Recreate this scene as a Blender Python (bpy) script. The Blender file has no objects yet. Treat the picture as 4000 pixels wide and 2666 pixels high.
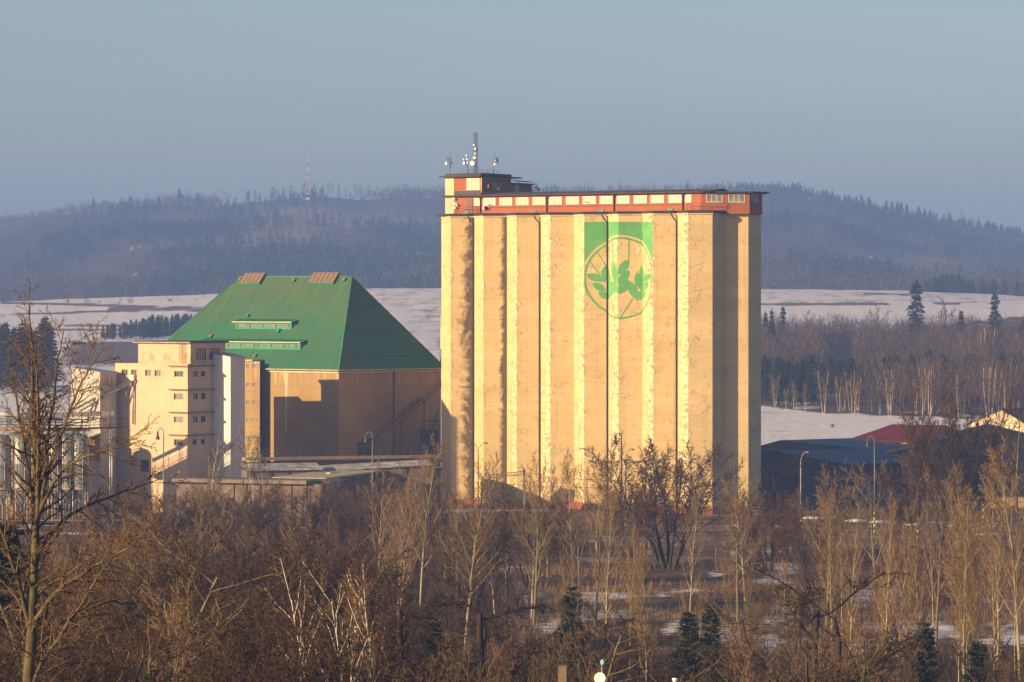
import bpy, math, random
import numpy as np
from mathutils import Vector

# ------------------------------------------------------------------ camera model
F = 15000.0          # focal length in photo pixels (photo is 4000 x 2666)
HOR = 1170.0         # row of the horizon in the photo
EYE = 28.2           # camera height over the yard of the silo
SUN_AZ = math.radians(58)   # sun stands this far to the left of straight behind the camera
SUN_EL = math.radians(14)

sc = bpy.context.scene
col = sc.collection

def W(px, py, Y):
    return Vector(((px - 2000.0) / F * Y, Y, EYE - (py - HOR) / F * Y))
def PX(p):
    return 2000.0 + p[0] / p[1] * F, HOR - (p[2] - EYE) / p[1] * F
def along(P, d, px):
    """distance s along horizontal direction d from P where the point stands at photo column px"""
    k = (px - 2000.0) / F
    return (k * P[1] - P[0]) / (d[0] - k * d[1])
def hit(px, py, P, n):
    """point where the sight line through (px,py) meets the plane P,n"""
    r = Vector(((px - 2000.0) / F, 1.0, -(py - HOR) / F))
    o = Vector((0, 0, EYE))
    t = (Vector(P) - o).dot(n) / r.dot(n)
    return o + r * t
def dirs(deg):
    a = math.radians(deg)
    return Vector((math.cos(a), -math.sin(a), 0)), Vector((math.sin(a), math.cos(a), 0))
UP = Vector((0, 0, 1))

# ------------------------------------------------------------------ objects
def tag(o, label=None, cat=None, group=None, kind=None):
    if label: o['label'] = label
    if cat: o['category'] = cat
    if group: o['group'] = group
    if kind: o['kind'] = kind
    return o
def thing(name, label, cat, loc=(0, 0, 0), group=None):
    o = bpy.data.objects.new(name, None)
    o.empty_display_size = 0.5
    col.objects.link(o)
    o.location = loc
    return tag(o, label, cat, group)
def origin(o):
    v = Vector((0, 0, 0))
    while o is not None:
        v += o.location
        o = o.parent
    return v

class MB:
    """collects faces in world coordinates and links them as one mesh object"""
    def __init__(s):
        s.v = []; s.f = []; s.m = []; s.smooth = []
    def poly(s, pts, m=0, smooth=False):
        i = len(s.v)
        s.v.extend([tuple(p) for p in pts])
        s.f.append(tuple(range(i, i + len(pts))))
        s.m.append(m); s.smooth.append(smooth)
    def box(s, o, a, b, c, m=0):
        """parallelepiped from corner o with edge vectors a, b, c"""
        o = Vector(o); a = Vector(a); b = Vector(b); c = Vector(c)
        if a.cross(b).dot(c) < 0: a, b = b, a
        p = [o, o + a, o + a + b, o + b, o + c, o + a + c, o + a + b + c, o + b + c]
        i = len(s.v); s.v.extend([tuple(q) for q in p])
        for f in ((3, 2, 1, 0), (4, 5, 6, 7), (0, 1, 5, 4), (1, 2, 6, 5), (2, 3, 7, 6), (3, 0, 4, 7)):
            s.f.append(tuple(i + k for k in f)); s.m.append(m); s.smooth.append(False)
    def prism(s, poly, z0, z1, m=0, top=True, bottom=False):
        """vertical prism over a plan polygon (list of (x, y)), counter-clockwise seen from above"""
        n = len(poly)
        area = sum(poly[i][0] * poly[(i + 1) % n][1] - poly[(i + 1) % n][0] * poly[i][1] for i in range(n))
        if area < 0: poly = poly[::-1]
        for i in range(n):
            a = poly[i]; b = poly[(i + 1) % n]
            s.poly([(a[0], a[1], z0), (b[0], b[1], z0), (b[0], b[1], z1), (a[0], a[1], z1)], m)
        if top: s.poly([(p[0], p[1], z1) for p in poly], m)
        if bottom: s.poly([(p[0], p[1], z0) for p in reversed(poly)], m)
    def tube(s, pts, r, sides=6, m=0, cap=True, smooth=True):
        pts = [Vector(p) for p in pts]
        n = len(pts)
        rr = r if isinstance(r, (list, tuple)) else [r] * n
        base = len(s.v)
        ref = None
        for i, p in enumerate(pts):
            d = (pts[min(i + 1, n - 1)] - pts[max(i - 1, 0)]).normalized()
            if ref is None:
                ref = Vector((1, 0, 0)) if abs(d.x) < 0.8 else Vector((0, 1, 0))
            u = (ref - d * ref.dot(d)).normalized(); w = d.cross(u); ref = u
            for k in range(sides):
                a = 2 * math.pi * k / sides
                s.v.append(tuple(p + (u * math.cos(a) + w * math.sin(a)) * rr[i]))
        for i in range(n - 1):
            for k in range(sides):
                a = base + i * sides + k; b = base + i * sides + (k + 1) % sides
                s.f.append((a, b, b + sides, a + sides)); s.m.append(m); s.smooth.append(smooth)
        if cap:
            s.f.append(tuple(base + k for k in reversed(range(sides)))); s.m.append(m); s.smooth.append(False)
            s.f.append(tuple(base + (n - 1) * sides + k for k in range(sides))); s.m.append(m); s.smooth.append(False)
    def bar(s, a, b, w, h=None, m=0):
        """square bar from a to b"""
        a = Vector(a); b = Vector(b); d = b - a
        u = d.cross(UP)
        u = u.normalized() if u.length > 1e-4 * d.length else Vector((1, 0, 0))
        v = u.cross(d).normalized(); h = h or w
        s.box(a - u * w / 2 - v * h / 2, d, u * w, v * h, m)
    def lathe(s, c, prof, sides=16, m=0, axis=None, smooth=True):
        """prof: (radius, height) pairs along axis (default up) from c"""
        c = Vector(c); d = Vector(axis).normalized() if axis is not None else UP
        ref = Vector((1, 0, 0)) if abs(d.x) < 0.8 else Vector((0, 1, 0))
        u = (ref - d * ref.dot(d)).normalized(); w = d.cross(u)
        base = len(s.v)
        for r, h in prof:
            for k in range(sides):
                a = 2 * math.pi * k / sides
                s.v.append(tuple(c + d * h + (u * math.cos(a) + w * math.sin(a)) * max(r, 1e-3)))
        for i in range(len(prof) - 1):
            for k in range(sides):
                a = base + i * sides + k; b = base + i * sides + (k + 1) % sides
                s.f.append((a, b, b + sides, a + sides)); s.m.append(m); s.smooth.append(smooth)
    def wall(s, P, d, n, s1, z0, z1, holes=(), depth=0.2, m=0, mj=0):
        """vertical wall from P along d for s1 metres, outward normal n, rectangular holes (sa, sb, za, zb) with reveals"""
        P = Vector((P[0], P[1], 0)); d = Vector(d); n = Vector(n)
        flip = d.cross(UP).dot(n) < 0
        xs = sorted({0.0, s1} | {h[0] for h in holes} | {h[1] for h in holes})
        zs = sorted({z0, z1} | {h[2] for h in holes} | {h[3] for h in holes})
        def q(pts):
            s.poly(pts[::-1] if flip else pts, m)
        for i in range(len(xs) - 1):
            for j in range(len(zs) - 1):
                cx = (xs[i] + xs[i + 1]) / 2; cz = (zs[j] + zs[j + 1]) / 2
                if any(h[0] < cx < h[1] and h[2] < cz < h[3] for h in holes): continue
                q([P + d * xs[i] + UP * zs[j], P + d * xs[i + 1] + UP * zs[j], P + d * xs[i + 1] + UP * zs[j + 1], P + d * xs[i] + UP * zs[j + 1]])
        for (a, b, c, e) in holes:
            A = P + d * a + UP * c; B = P + d * b + UP * c; C = P + d * b + UP * e; D = P + d * a + UP * e
            k = -n * depth
            for p1, p2 in ((A, B), (B, C), (C, D), (D, A)):
                s.poly([p1, p2, p2 + k, p1 + k], mj)
    def build(s, name, mats, parent=None, loc=None):
        me = bpy.data.meshes.new(name)
        if loc is None: loc = origin(parent) if parent else Vector((0, 0, 0))
        o_ = Vector(loc)
        me.from_pydata([(x - o_.x, y - o_.y, z - o_.z) for x, y, z in s.v], [], s.f)
        mats = mats if isinstance(mats, (list, tuple)) else [mats]
        for m in mats: me.materials.append(m)
        me.polygons.foreach_set('material_index', s.m)
        me.polygons.foreach_set('use_smooth', s.smooth)
        me.update()
        o = bpy.data.objects.new(name, me)
        col.objects.link(o)
        if parent is not None: o.parent = parent
        else: o.location = o_
        return o

def np_mesh(name, verts, faces, mats, midx=None, smooth=True):
    """mesh from numpy arrays: faces (n, 3) or (n, 4)"""
    me = bpy.data.meshes.new(name)
    nf, k = faces.shape
    me.vertices.add(len(verts)); me.loops.add(nf * k); me.polygons.add(nf)
    me.vertices.foreach_set('co', verts.astype(np.float32).ravel())
    me.loops.foreach_set('vertex_index', faces.astype(np.int32).ravel())
    me.polygons.foreach_set('loop_start', np.arange(0, nf * k, k, dtype=np.int32))
    for m in (mats if isinstance(mats, (list, tuple)) else [mats]): me.materials.append(m)
    if midx is not None: me.polygons.foreach_set('material_index', midx.astype(np.int32))
    me.polygons.foreach_set('use_smooth', np.full(nf, smooth))
    me.update(calc_edges=True)
    return me

# ------------------------------------------------------------------ materials
class NT:
    def __init__(s, name):
        s.mat = bpy.data.materials.new(name); s.mat.use_nodes = True
        s.t = s.mat.node_tree; s.b = s.t.nodes['Principled BSDF']
        s.tc = s.n('ShaderNodeTexCoord').outputs['Object']
    def n(s, kind, **kw):
        x = s.t.nodes.new(kind)
        for k, v in kw.items(): setattr(x, k, v)
        return x
    def put(s, sock, v):
        if isinstance(v, bpy.types.NodeSocket): s.t.links.new(v, sock)
        else: sock.default_value = v if not isinstance(v, tuple) or len(v) != 3 or sock.type == 'VECTOR' else (*v, 1)
    def map(s, scale=(1, 1, 1), v=None, rot=(0, 0, 0)):
        x = s.n('ShaderNodeMapping'); s.put(x.inputs['Vector'], v or s.tc)
        x.inputs['Scale'].default_value = scale; x.inputs['Rotation'].default_value = rot
        return x.outputs[0]
    def noise(s, scale, detail=4, v=None, rough=0.55, dist=0.0):
        x = s.n('ShaderNodeTexNoise'); s.put(x.inputs['Vector'], v or s.tc)
        x.inputs['Scale'].default_value = scale; x.inputs['Detail'].default_value = detail
        x.inputs['Roughness'].default_value = rough; x.inputs['Distortion'].default_value = dist
        return x.outputs['Fac']
    def ramp(s, f, a, b, lo=0.0, hi=1.0):
        x = s.n('ShaderNodeMapRange'); s.put(x.inputs[0], f)
        x.inputs[1].default_value = a; x.inputs[2].default_value = b
        x.inputs[3].default_value = lo; x.inputs[4].default_value = hi
        return x.outputs[0]
    def mth(s, op, a, b=0.0, c=None):
        x = s.n('ShaderNodeMath', operation=op); s.put(x.inputs[0], a); s.put(x.inputs[1], b)
        if c is not None: s.put(x.inputs[2], c)
        return x.outputs[0]
    def mix(s, f, a, b, mode='MIX'):
        x = s.n('ShaderNodeMix', data_type='RGBA', blend_type=mode)
        s.put(x.inputs[0], f); s.put(x.inputs[6], a); s.put(x.inputs[7], b)
        return x.outputs[2]
    def attr(s, name):
        x = s.n('ShaderNodeAttribute', attribute_name=name)
        return x.outputs['Fac']
    def bump(s, h, strength=0.3, dist=0.05):
        x = s.n('ShaderNodeBump'); s.put(x.inputs['Height'], h)
        x.inputs['Strength'].default_value = strength; x.inputs['Distance'].default_value = dist
        s.put(s.b.inputs['Normal'], x.outputs[0])
    def done(s, colr, rough=0.85, metal=0.0, spec=0.3):
        s.put(s.b.inputs['Base Color'], colr); s.put(s.b.inputs['Roughness'], rough)
        s.b.inputs['Metallic'].default_value = metal
        s.b.inputs['Specular IOR Level'].default_value = spec
        return s.mat

def sc3(c, k): return tuple(min(1, x * k) for x in c)
def pm(name, c, var=0.18, scale=0.8, rough=0.85, bump=0.0, c2=None, stretch=(1, 1, 1), metal=0.0, spec=0.3, detail=5):
    t = NT(name)
    f = t.noise(scale, detail, t.map(stretch))
    out = t.mix(t.ramp(f, 0.3, 0.7), sc3(c, 1 - var), c2 or sc3(c, 1 + var))
    fine = t.noise(scale * 9, 3)
    out = t.mix(t.ramp(fine, 0.2, 0.8, 0.0, 0.35), out, sc3(c, 1 - var * 1.6))
    if bump: t.bump(fine, bump, 0.03)
    return t.done(out, rough, metal, spec)

M = {}
def corrugated(name, c, freq, ax):
    """ribbed sheet metal: ribs run upward, spaced along the horizontal direction ax"""
    t = NT(name)
    x = t.n('ShaderNodeVectorMath', operation='DOT_PRODUCT')
    t.put(x.inputs[0], t.tc); x.inputs[1].default_value = ax
    wv = t.mth('SINE', t.mth('MULTIPLY', x.outputs['Value'], freq))
    st = t.noise(0.5, 5, t.map((1, 1, 0.25)))
    cc = t.mix(t.ramp(st, 0.35, 0.75), c, sc3(c, 0.78))
    t.bump(wv, 0.55, 0.05)
    return t.done(cc, 0.55, 0.0, 0.4)
# ------------------------------------------------------------------ camera, sun, sky, haze
cam = bpy.data.cameras.new('camera'); cam_o = bpy.data.objects.new('camera', cam); col.objects.link(cam_o)
cam_o.location = (0, 0, EYE); cam_o.rotation_euler = (math.pi / 2, 0, 0)
cam.sensor_width = 36; cam.lens = 36 * F / 4000; cam.shift_y = (HOR - 1333) / 4000
cam.clip_start = 1; cam.clip_end = 20000
sc.camera = cam_o
sun = bpy.data.lights.new('sun', 'SUN'); sun_o = bpy.data.objects.new('sun', sun); col.objects.link(sun_o)
sun.energy = 5.0; sun.angle = math.radians(0.53); sun.color = (1.0, 0.72, 0.38)
sdir = Vector((-math.sin(SUN_AZ) * math.cos(SUN_EL), -math.cos(SUN_AZ) * math.cos(SUN_EL), math.sin(SUN_EL)))
sun_o.rotation_euler = sdir.to_track_quat('Z', 'Y').to_euler(); sun_o.location = (-60, -60, 120)
wld = bpy.data.worlds.new('World'); sc.world = wld; wld.use_nodes = True
wt = wld.node_tree; bg = wt.nodes['Background']
sky = wt.nodes.new('ShaderNodeTexSky'); sky.sky_type = 'NISHITA'; sky.sun_disc = False
sky.sun_elevation = SUN_EL; sky.sun_rotation = math.pi + SUN_AZ
sky.altitude = 400; sky.air_density = 1.0; sky.dust_density = 1.1; sky.ozone_density = 2.3
tint = wt.nodes.new('ShaderNodeMix'); tint.data_type = 'RGBA'; tint.blend_type = 'MULTIPLY'; tint.inputs[0].default_value = 1.0
tint.inputs[7].default_value = (1.0, 0.955, 0.97, 1)
wt.links.new(sky.outputs[0], tint.inputs[6]); wt.links.new(tint.outputs[2], bg.inputs[0]); bg.inputs[1].default_value = 0.065
sc.view_settings.view_transform = 'Standard'; sc.view_settings.look = 'None'
sc.view_settings.exposure = 1.05; sc.view_settings.gamma = 1.0
sc.render.engine = 'CYCLES'
sc.cycles.use_denoising = True
sc.cycles.max_bounces = 5; sc.cycles.diffuse_bounces = 3; sc.cycles.glossy_bounces = 2
sc.cycles.volume_bounces = 0; sc.cycles.transparent_max_bounces = 8; sc.cycles.transmission_bounces = 2
sc.cycles.sample_clamp_indirect = 6.0

HB = MB(); HB.box((-1500, -90, -4), (3000, 0, 0), (0, 5400, 0), (0, 0, 172))
hm = bpy.data.materials.new('haze_air'); hm.use_nodes = True
hn = hm.node_tree; hn.nodes.remove(hn.nodes['Principled BSDF'])
hv = hn.nodes.new('ShaderNodeVolumePrincipled')
hv.inputs['Color'].default_value = (0.26, 0.42, 0.96, 1); hv.inputs['Density'].default_value = 0.00031
hv.inputs['Anisotropy'].default_value = 0.0
hn.links.new(hv.outputs[0], hn.nodes['Material Output'].inputs['Volume'])
haze = HB.build('haze', hm); tag(haze, kind='stuff', label='pale blue winter haze hanging over the valley')

# ------------------------------------------------------------------ terrain
def vnoise(x, y, seed=0):
    x = np.asarray(x, float); y = np.asarray(y, float)
    xi = np.floor(x).astype(np.int64); yi = np.floor(y).astype(np.int64)
    fx = x - xi; fy = y - yi; fx = fx * fx * (3 - 2 * fx); fy = fy * fy * (3 - 2 * fy)
    def h(a, b):
        k = (a * 374761393 + b * 668265263 + seed * 982451653) & 0x7fffffff
        k = ((k ^ (k >> 13)) * 1274126177) & 0x7fffffff
        return ((k ^ (k >> 16)) & 0xffff) / 65535.0
    return (h(xi, yi) * (1 - fx) + h(xi + 1, yi) * fx) * (1 - fy) + (h(xi, yi + 1) * (1 - fx) + h(xi + 1, yi + 1) * fx) * fy
def fbm(x, y, seed=0, o=4):
    t = 0; a = 0.5
    for i in range(o):
        t = t + a * vnoise(np.asarray(x) * 2 ** i, np.asarray(y) * 2 ** i, seed + i); a *= 0.5
    return t / (1 - 0.5 ** o)

KY = [0, 25, 110, 200, 283, 380, 480, 530, 610, 800, 1000, 1275, 1500]
KZ = [25.6, 24.6, 9.0, 4.0, 0.3, -0.2, 0.0, 0.6, 4.4, 5.3, 7.2, 14.0, 19.0]
CRX = [-1500, 0, 700, 1500, 2200, 3000, 3500, 4000, 5500]
CRY = [1200, 1180, 1156, 1128, 1125, 1131, 1136, 1158, 1190]
RDX = [-1500, -600, 0, 112, 260, 387, 506, 669, 840, 1000, 1175, 1264, 1413, 1560, 1750, 2200, 2600, 2995, 3128, 3262, 3396, 3530, 3646, 3798, 3994, 4400, 5500]
RDY = [1020, 930, 878, 862, 836, 822, 810, 800, 803, 785, 768, 767, 780, 772, 775, 775, 772, 764, 772, 806, 838, 870, 888, 915, 948, 1000, 1060]
CREST_Y, HILL0, RIDGE_Y = 1800.0, 2080.0, 3400.0
def terr(x, Y):
    x = np.asarray(x, float); Y = np.asarray(Y, float)
    px = 2000 + x / np.maximum(Y, 60) * F
    near = np.interp(Y, KY, KZ)
    crest = EYE + (HOR - np.interp(px, CRX, CRY)) * CREST_Y / F
    ridge = EYE + (HOR - np.interp(px, RDX, RDY)) * RIDGE_Y / F
    def sm(t): t = np.clip(t, 0, 1); return t * t * (3 - 2 * t)
    z = np.where(Y < 1500, near, near[()] if False else np.interp(Y, KY, KZ))
    z = np.where(Y >= 1500, 19.0 + (crest - 19.0) * np.sin(np.clip((Y - 1500) / (CREST_Y - 1500), 0, 1) * math.pi / 2), z)
    dip = crest - 7 * sm((Y - CREST_Y) / (HILL0 - CREST_Y))
    z = np.where(Y > CREST_Y, dip, z)
    s = np.clip((Y - HILL0) / (RIDGE_Y - HILL0), 0, 1)
    und = (fbm(x / 160, Y / 260, 5) - 0.5) * 34 * np.sin(s * math.pi)
    z = np.where(Y > HILL0, crest - 7 + (ridge - crest + 7) * (0.75 * s + 0.25 * s * s) + und, z)
    z = np.where(Y > RIDGE_Y, ridge - (Y - RIDGE_Y) * 0.09, z)
    amp = np.interp(Y, [0, 150, 300, 440, 520, 620, 900, 1500], [0.3, 0.5, 0.35, 0.25, 0.0, 0.1, 0.7, 1.0])
    return z + (fbm(x / 14, Y / 20, 11) - 0.5) * amp
def tz(x, Y): return float(terr(x, Y))

def wmix(a, b, t): return a + (b - a) * t[..., None]
def hillcut(px, py):
    a = np.exp(-(((px - 1250) / 430) ** 2 + ((py - 880) / 95) ** 2) * 1.2) + 0.8 * np.exp(-(((px - 1000) / 330) ** 2 + ((py - 960) / 35) ** 2))
    b = 0.8 * np.exp(-(((px - 3550) / 330) ** 2 + ((py - 1020) / 50) ** 2)) + 0.8 * np.exp(-(((px - 3150) / 120) ** 2 + ((py - 1050) / 25) ** 2)) + 0.7 * np.exp(-(((px - 1600) / 160) ** 2 + ((py - 1000) / 22) ** 2))
    return a + b
def landcover(x, Y, z):
    """colour of the land itself and how much snow lies on it"""
    px = 2000 + x / np.maximum(Y, 30) * F
    py = HOR - (z - EYE) / np.maximum(Y, 30) * F
    n1 = fbm(x / 9, Y / 30, 21); n2 = fbm(x / 3, Y / 9, 31); n3 = fbm(x / 60, Y / 90, 41)
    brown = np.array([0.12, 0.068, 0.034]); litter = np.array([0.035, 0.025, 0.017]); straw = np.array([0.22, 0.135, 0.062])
    reed = np.array([0.20, 0.125, 0.085]); wood = np.array([0.075, 0.055, 0.045]); cut = np.array([0.16, 0.105, 0.08])
    c = np.zeros(x.shape + (3,)) + brown
    c = wmix(c, straw, np.clip((n1 - 0.45) * 4, 0, 1))
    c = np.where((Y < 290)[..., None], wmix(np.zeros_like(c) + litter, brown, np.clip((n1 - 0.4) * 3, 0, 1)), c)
    snow = np.zeros(x.shape)
    m = (Y > 150) & (Y < 440)
    snow = np.where(m, np.clip((n1 + 0.6 * n2 - 0.76) * 2.4, 0, 0.56), snow)
    m = (Y >= 440) & (Y < 560)
    strip = fbm(x / 26, Y / 3.0, 51)
    snow = np.where(m, np.clip((strip + 0.3 * n2 - 0.74) * 5, 0, 0.7), snow)
    m = (Y >= 560)
    fur = 0.04 * np.sin(Y / 3.1 + n3 * 9)
    snow = np.where(m, np.clip(0.76 + 0.35 * (n2 - 0.5) + 0.3 * (n1 - 0.5) + fur, 0, 1), snow)
    # wooded slope on the other side of the field
    wl = np.clip((Y - np.interp(px, [2600, 3000, 3250, 3600, 4200], [850, 812, 765, 745, 730]) + 40 * (n1 - 0.5)) / 14, 0, 1)
    m = (px > 2500) & (wl > 0) & (py > np.interp(px, [2500, 3000, 3400, 3700, 4000], [1300, 1330, 1345, 1270, 1235]))
    snow = np.where(m, snow * (1 - wl) + wl * np.clip((n1 - 0.58) * 3, 0, 0.5), snow); c = np.where(m[..., None], wmix(c, wood + (cut - wood) * n1[..., None], wl), c)
    # reed meadow and margins on the left side of the valley
    m = (px < 900) & (Y > 1040) & (Y < 1300)
    edge = np.clip((Y - 1030 - 60 * n1) / 60, 0, 1) * np.clip((1290 - Y) / 20, 0, 1) * np.clip((px - 150 - 120 * n1) / 110, 0, 1)
    snow = np.where(m, snow * (1 - edge) + edge * np.clip((n2 - 0.7) * 2, 0, 0.4), snow)
    c = np.where(m[..., None], wmix(c, reed * (0.8 + 0.4 * 0.5), edge), c)
    # field margins
    for (ya, yb, xa, xb, w) in ((1232, 1208, 0, 640, 3.5), (1270, 1283, 250, 800, 4), (1289, 1286, 200, 760, 3), (1183, 1205, 0, 850, 4), (1205, 1215, 420, 900, 5),
                                (1191, 1187, 2900, 3750, 2.5), (1150, 1153, 3380, 3560, 2)):
        line = np.interp(px, [xa, xb], [ya, yb])
        k = np.clip(1.4 - np.abs(py - line) / w, 0, 1) * ((px > xa) & (px < xb) & (Y > 1000) & (Y < 1900))
        snow = snow * (1 - 0.9 * k); c = wmix(c, reed, k)
    # ploughed field behind the hall and upper field on the right side: thinner snow
    m = (Y > 1000) & (Y < 1850) & (((px > 1250) & (px < 2600)) | ((px > 2600) & (py < np.interp(px, [2900, 3750], [1191, 1187]))))
    snow = np.where(m, snow * np.clip(0.84 + 0.10 * np.sin(Y / 4.2 + x / 30) + 0.2 * (n2 - 0.5), 0.3, 1), snow)
    m = (Y > 1000) & (Y < 1850) & (px > 2600) & (py >= np.interp(px, [2900, 3750], [1191, 1187])) & (py < 1330) & (snow > 0.45)
    snow = np.where(m, 0.92, snow)
    # hills
    m = Y > 1950
    hn_ = fbm(x / 40, Y / 120, 61)
    ch = wmix(np.zeros_like(c) + np.array([0.05, 0.05, 0.05]), np.array([0.12, 0.10, 0.09]), np.clip((hn_ - 0.42) * 4, 0, 1))
    kc = np.clip(hillcut(px, py), 0, 1)
    ch = wmix(ch, np.array([0.32, 0.26, 0.23]), kc * (0.5 + 0.5 * hn_))
    c = np.where(m[..., None], ch, c)
    snow = np.where(m, np.clip((fbm(x / 25, Y / 60, 71) - 0.6) * 3, 0, 0.25), snow)
    for (xa, ya, xb, yb, w) in ((3010, 1058, 3240, 1030, 9), (3320, 1032, 3420, 1000, 10), (1130, 1060, 1720, 985, 12), (470, 975, 1020, 960, 12), (480, 1072, 620, 1068, 6), (80, 1130, 180, 1126, 4)):
        line = np.interp(px, [xa, xb], [ya, yb])
        k = np.clip(1.3 - np.abs(py - line) / w, 0, 1) * ((px > xa) & (px < xb) & m) * np.clip((n2 - 0.3) * 3, 0, 1)
        snow = np.maximum(snow, k * 0.6)
    return c, snow

ys = np.unique(np.concatenate([np.linspace(-60, 90, 16), np.geomspace(95, 5200, 430), np.linspace(430, 530, 120)]))
us = np.concatenate([np.linspace(-0.42, -0.15, 22)[:-1], np.linspace(-0.15, 0.15, 420), np.linspace(0.15, 0.42, 22)[1:]])
YY, UU = np.meshgrid(ys, us, indexing='ij')
XX = UU * np.maximum(YY, 120)
ZZ = terr(XX, YY)
nr, nc = YY.shape
idx = np.arange(nr * nc).reshape(nr, nc)
fc = np.stack([idx[:-1, :-1], idx[:-1, 1:], idx[1:, 1:], idx[1:, :-1]], -1).reshape(-1, 4)
CC, SN = landcover(XX, YY, ZZ)

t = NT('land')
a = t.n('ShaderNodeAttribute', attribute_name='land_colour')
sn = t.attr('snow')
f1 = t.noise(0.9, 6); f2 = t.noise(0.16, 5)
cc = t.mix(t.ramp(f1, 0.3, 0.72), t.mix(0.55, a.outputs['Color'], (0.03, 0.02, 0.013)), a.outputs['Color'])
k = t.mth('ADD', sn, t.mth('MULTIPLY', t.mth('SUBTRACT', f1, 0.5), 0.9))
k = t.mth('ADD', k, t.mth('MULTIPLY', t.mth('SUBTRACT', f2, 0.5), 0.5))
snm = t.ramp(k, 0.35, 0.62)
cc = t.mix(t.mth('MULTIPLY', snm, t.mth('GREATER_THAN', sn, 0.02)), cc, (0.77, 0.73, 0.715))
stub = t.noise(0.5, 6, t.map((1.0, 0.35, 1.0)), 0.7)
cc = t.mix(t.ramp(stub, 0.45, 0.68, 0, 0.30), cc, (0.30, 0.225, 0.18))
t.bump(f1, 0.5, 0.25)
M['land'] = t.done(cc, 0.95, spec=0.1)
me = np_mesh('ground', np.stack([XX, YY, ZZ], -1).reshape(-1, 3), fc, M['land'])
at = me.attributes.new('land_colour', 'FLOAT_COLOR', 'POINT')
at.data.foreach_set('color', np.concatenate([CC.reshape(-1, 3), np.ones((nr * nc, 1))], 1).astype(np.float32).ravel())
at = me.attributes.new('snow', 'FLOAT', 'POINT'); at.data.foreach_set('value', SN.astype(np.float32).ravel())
ground = bpy.data.objects.new('ground', me); col.objects.link(ground); tag(ground, kind='structure')
# ------------------------------------------------------------------ grain silo
def silo_mat():
    t = NT('silo_plaster')
    peel = t.attr('peel'); grime = t.attr('grime')
    p = t.map((1, 1, 1)); ph = t.map((0.55, 0.55, 2.2))
    big = t.noise(0.22, 5, ph); mid = t.noise(0.9, 6, ph, 0.62, 0.6); fine = t.noise(4.5, 4)
    base = t.mix(t.ramp(big, 0.3, 0.7), (0.59, 0.425, 0.20), (0.70, 0.525, 0.265))
    base = t.mix(t.ramp(t.noise(0.13, 3, t.map((0.1, 0.1, 3.4))), 0.42, 0.62, 0, 0.4), base, (0.52, 0.385, 0.2))
    # flaking coats of paint
    pv = t.noise(0.75, 7, t.map((1.0, 1.0, 0.8)), 0.66, 1.2)
    pm_ = t.mth('ADD', pv, t.mth('MULTIPLY', peel, 0.34))
    flake = t.ramp(pm_, 0.655, 0.675)
    flake2 = t.ramp(pm_, 0.72, 0.75)
    base = t.mix(flake, base, (0.72, 0.60, 0.37))
    base = t.mix(t.mth('MULTIPLY', flake2, t.ramp(mid, 0.45, 0.6)), base, (0.33, 0.225, 0.115))
    rim = t.mth('MULTIPLY', t.ramp(pm_, 0.635, 0.655), t.mth('SUBTRACT', 1.0, t.ramp(pm_, 0.66, 0.68)))
    base = t.mix(t.mth('MULTIPLY', rim, 0.75), base, (0.22, 0.135, 0.065))
    # hairline cracks
    vo = t.n('ShaderNodeTexVoronoi', feature='DISTANCE_TO_EDGE')
    dv = t.n('ShaderNodeVectorMath', operation='ADD'); nz = t.n('ShaderNodeTexNoise'); nz.inputs['Scale'].default_value = 1.3; t.put(nz.inputs[0], t.tc)
    t.put(dv.inputs[0], t.map((0.42, 0.42, 0.6))); sv = t.n('ShaderNodeVectorMath', operation='SCALE'); t.put(sv.inputs[0], nz.outputs['Color']); sv.inputs['Scale'].default_value = 0.9
    t.put(dv.inputs[1], sv.outputs[0]); t.put(vo.inputs['Vector'], dv.outputs[0]); vo.inputs['Scale'].default_value = 1.0
    crack = t.mth('MULTIPLY', t.ramp(vo.outputs['Distance'], 0.012, 0.035, 1, 0), t.ramp(t.noise(0.3, 3), 0.45, 0.62))
    base = t.mix(t.mth('MULTIPLY', crack, 0.5), base, (0.25, 0.16, 0.085))
    # pour joints and thin rain streaks
    sz = t.n('ShaderNodeSeparateXYZ'); t.put(sz.inputs[0], t.tc)
    jt = t.mth('ABSOLUTE', t.mth('SUBTRACT', t.mth('FRACT', t.mth('ADD', t.mth('MULTIPLY', sz.outputs[2], 0.72), t.mth('MULTIPLY', mid, 0.22))), 0.5))
    base = t.mix(t.mth('MULTIPLY', t.ramp(jt, 0.04, 0.015), t.ramp(t.noise(0.5, 4, t.map((1, 1, 3))), 0.45, 0.7, 0, 0.5)), base, (0.33, 0.22, 0.11))
    stv = t.noise(1.6, 4, t.map((1, 1, 0.035)))
    base = t.mix(t.ramp(stv, 0.52, 0.72, 0, 0.35), base, (0.36, 0.25, 0.125))
    # soot and damp beside the rain pipes
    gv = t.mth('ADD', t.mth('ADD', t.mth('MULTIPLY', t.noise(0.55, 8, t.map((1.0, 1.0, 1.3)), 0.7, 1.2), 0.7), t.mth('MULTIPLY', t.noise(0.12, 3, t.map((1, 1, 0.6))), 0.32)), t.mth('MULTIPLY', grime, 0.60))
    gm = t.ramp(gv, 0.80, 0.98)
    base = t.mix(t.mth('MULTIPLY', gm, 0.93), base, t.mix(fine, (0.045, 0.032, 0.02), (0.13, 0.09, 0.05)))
    h = t.mth('ADD', t.mth('MULTIPLY', flake, 0.6), t.mth('MULTIPLY', mid, 0.8))
    t.bump(h, 0.55, 0.07)
    return t.done(base, 0.92, spec=0.15)
M['silo'] = silo_mat()
M['cream'] = pm('cream_trim', (0.62, 0.49, 0.28), 0.14, 0.5, 0.9, 0.2)
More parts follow.
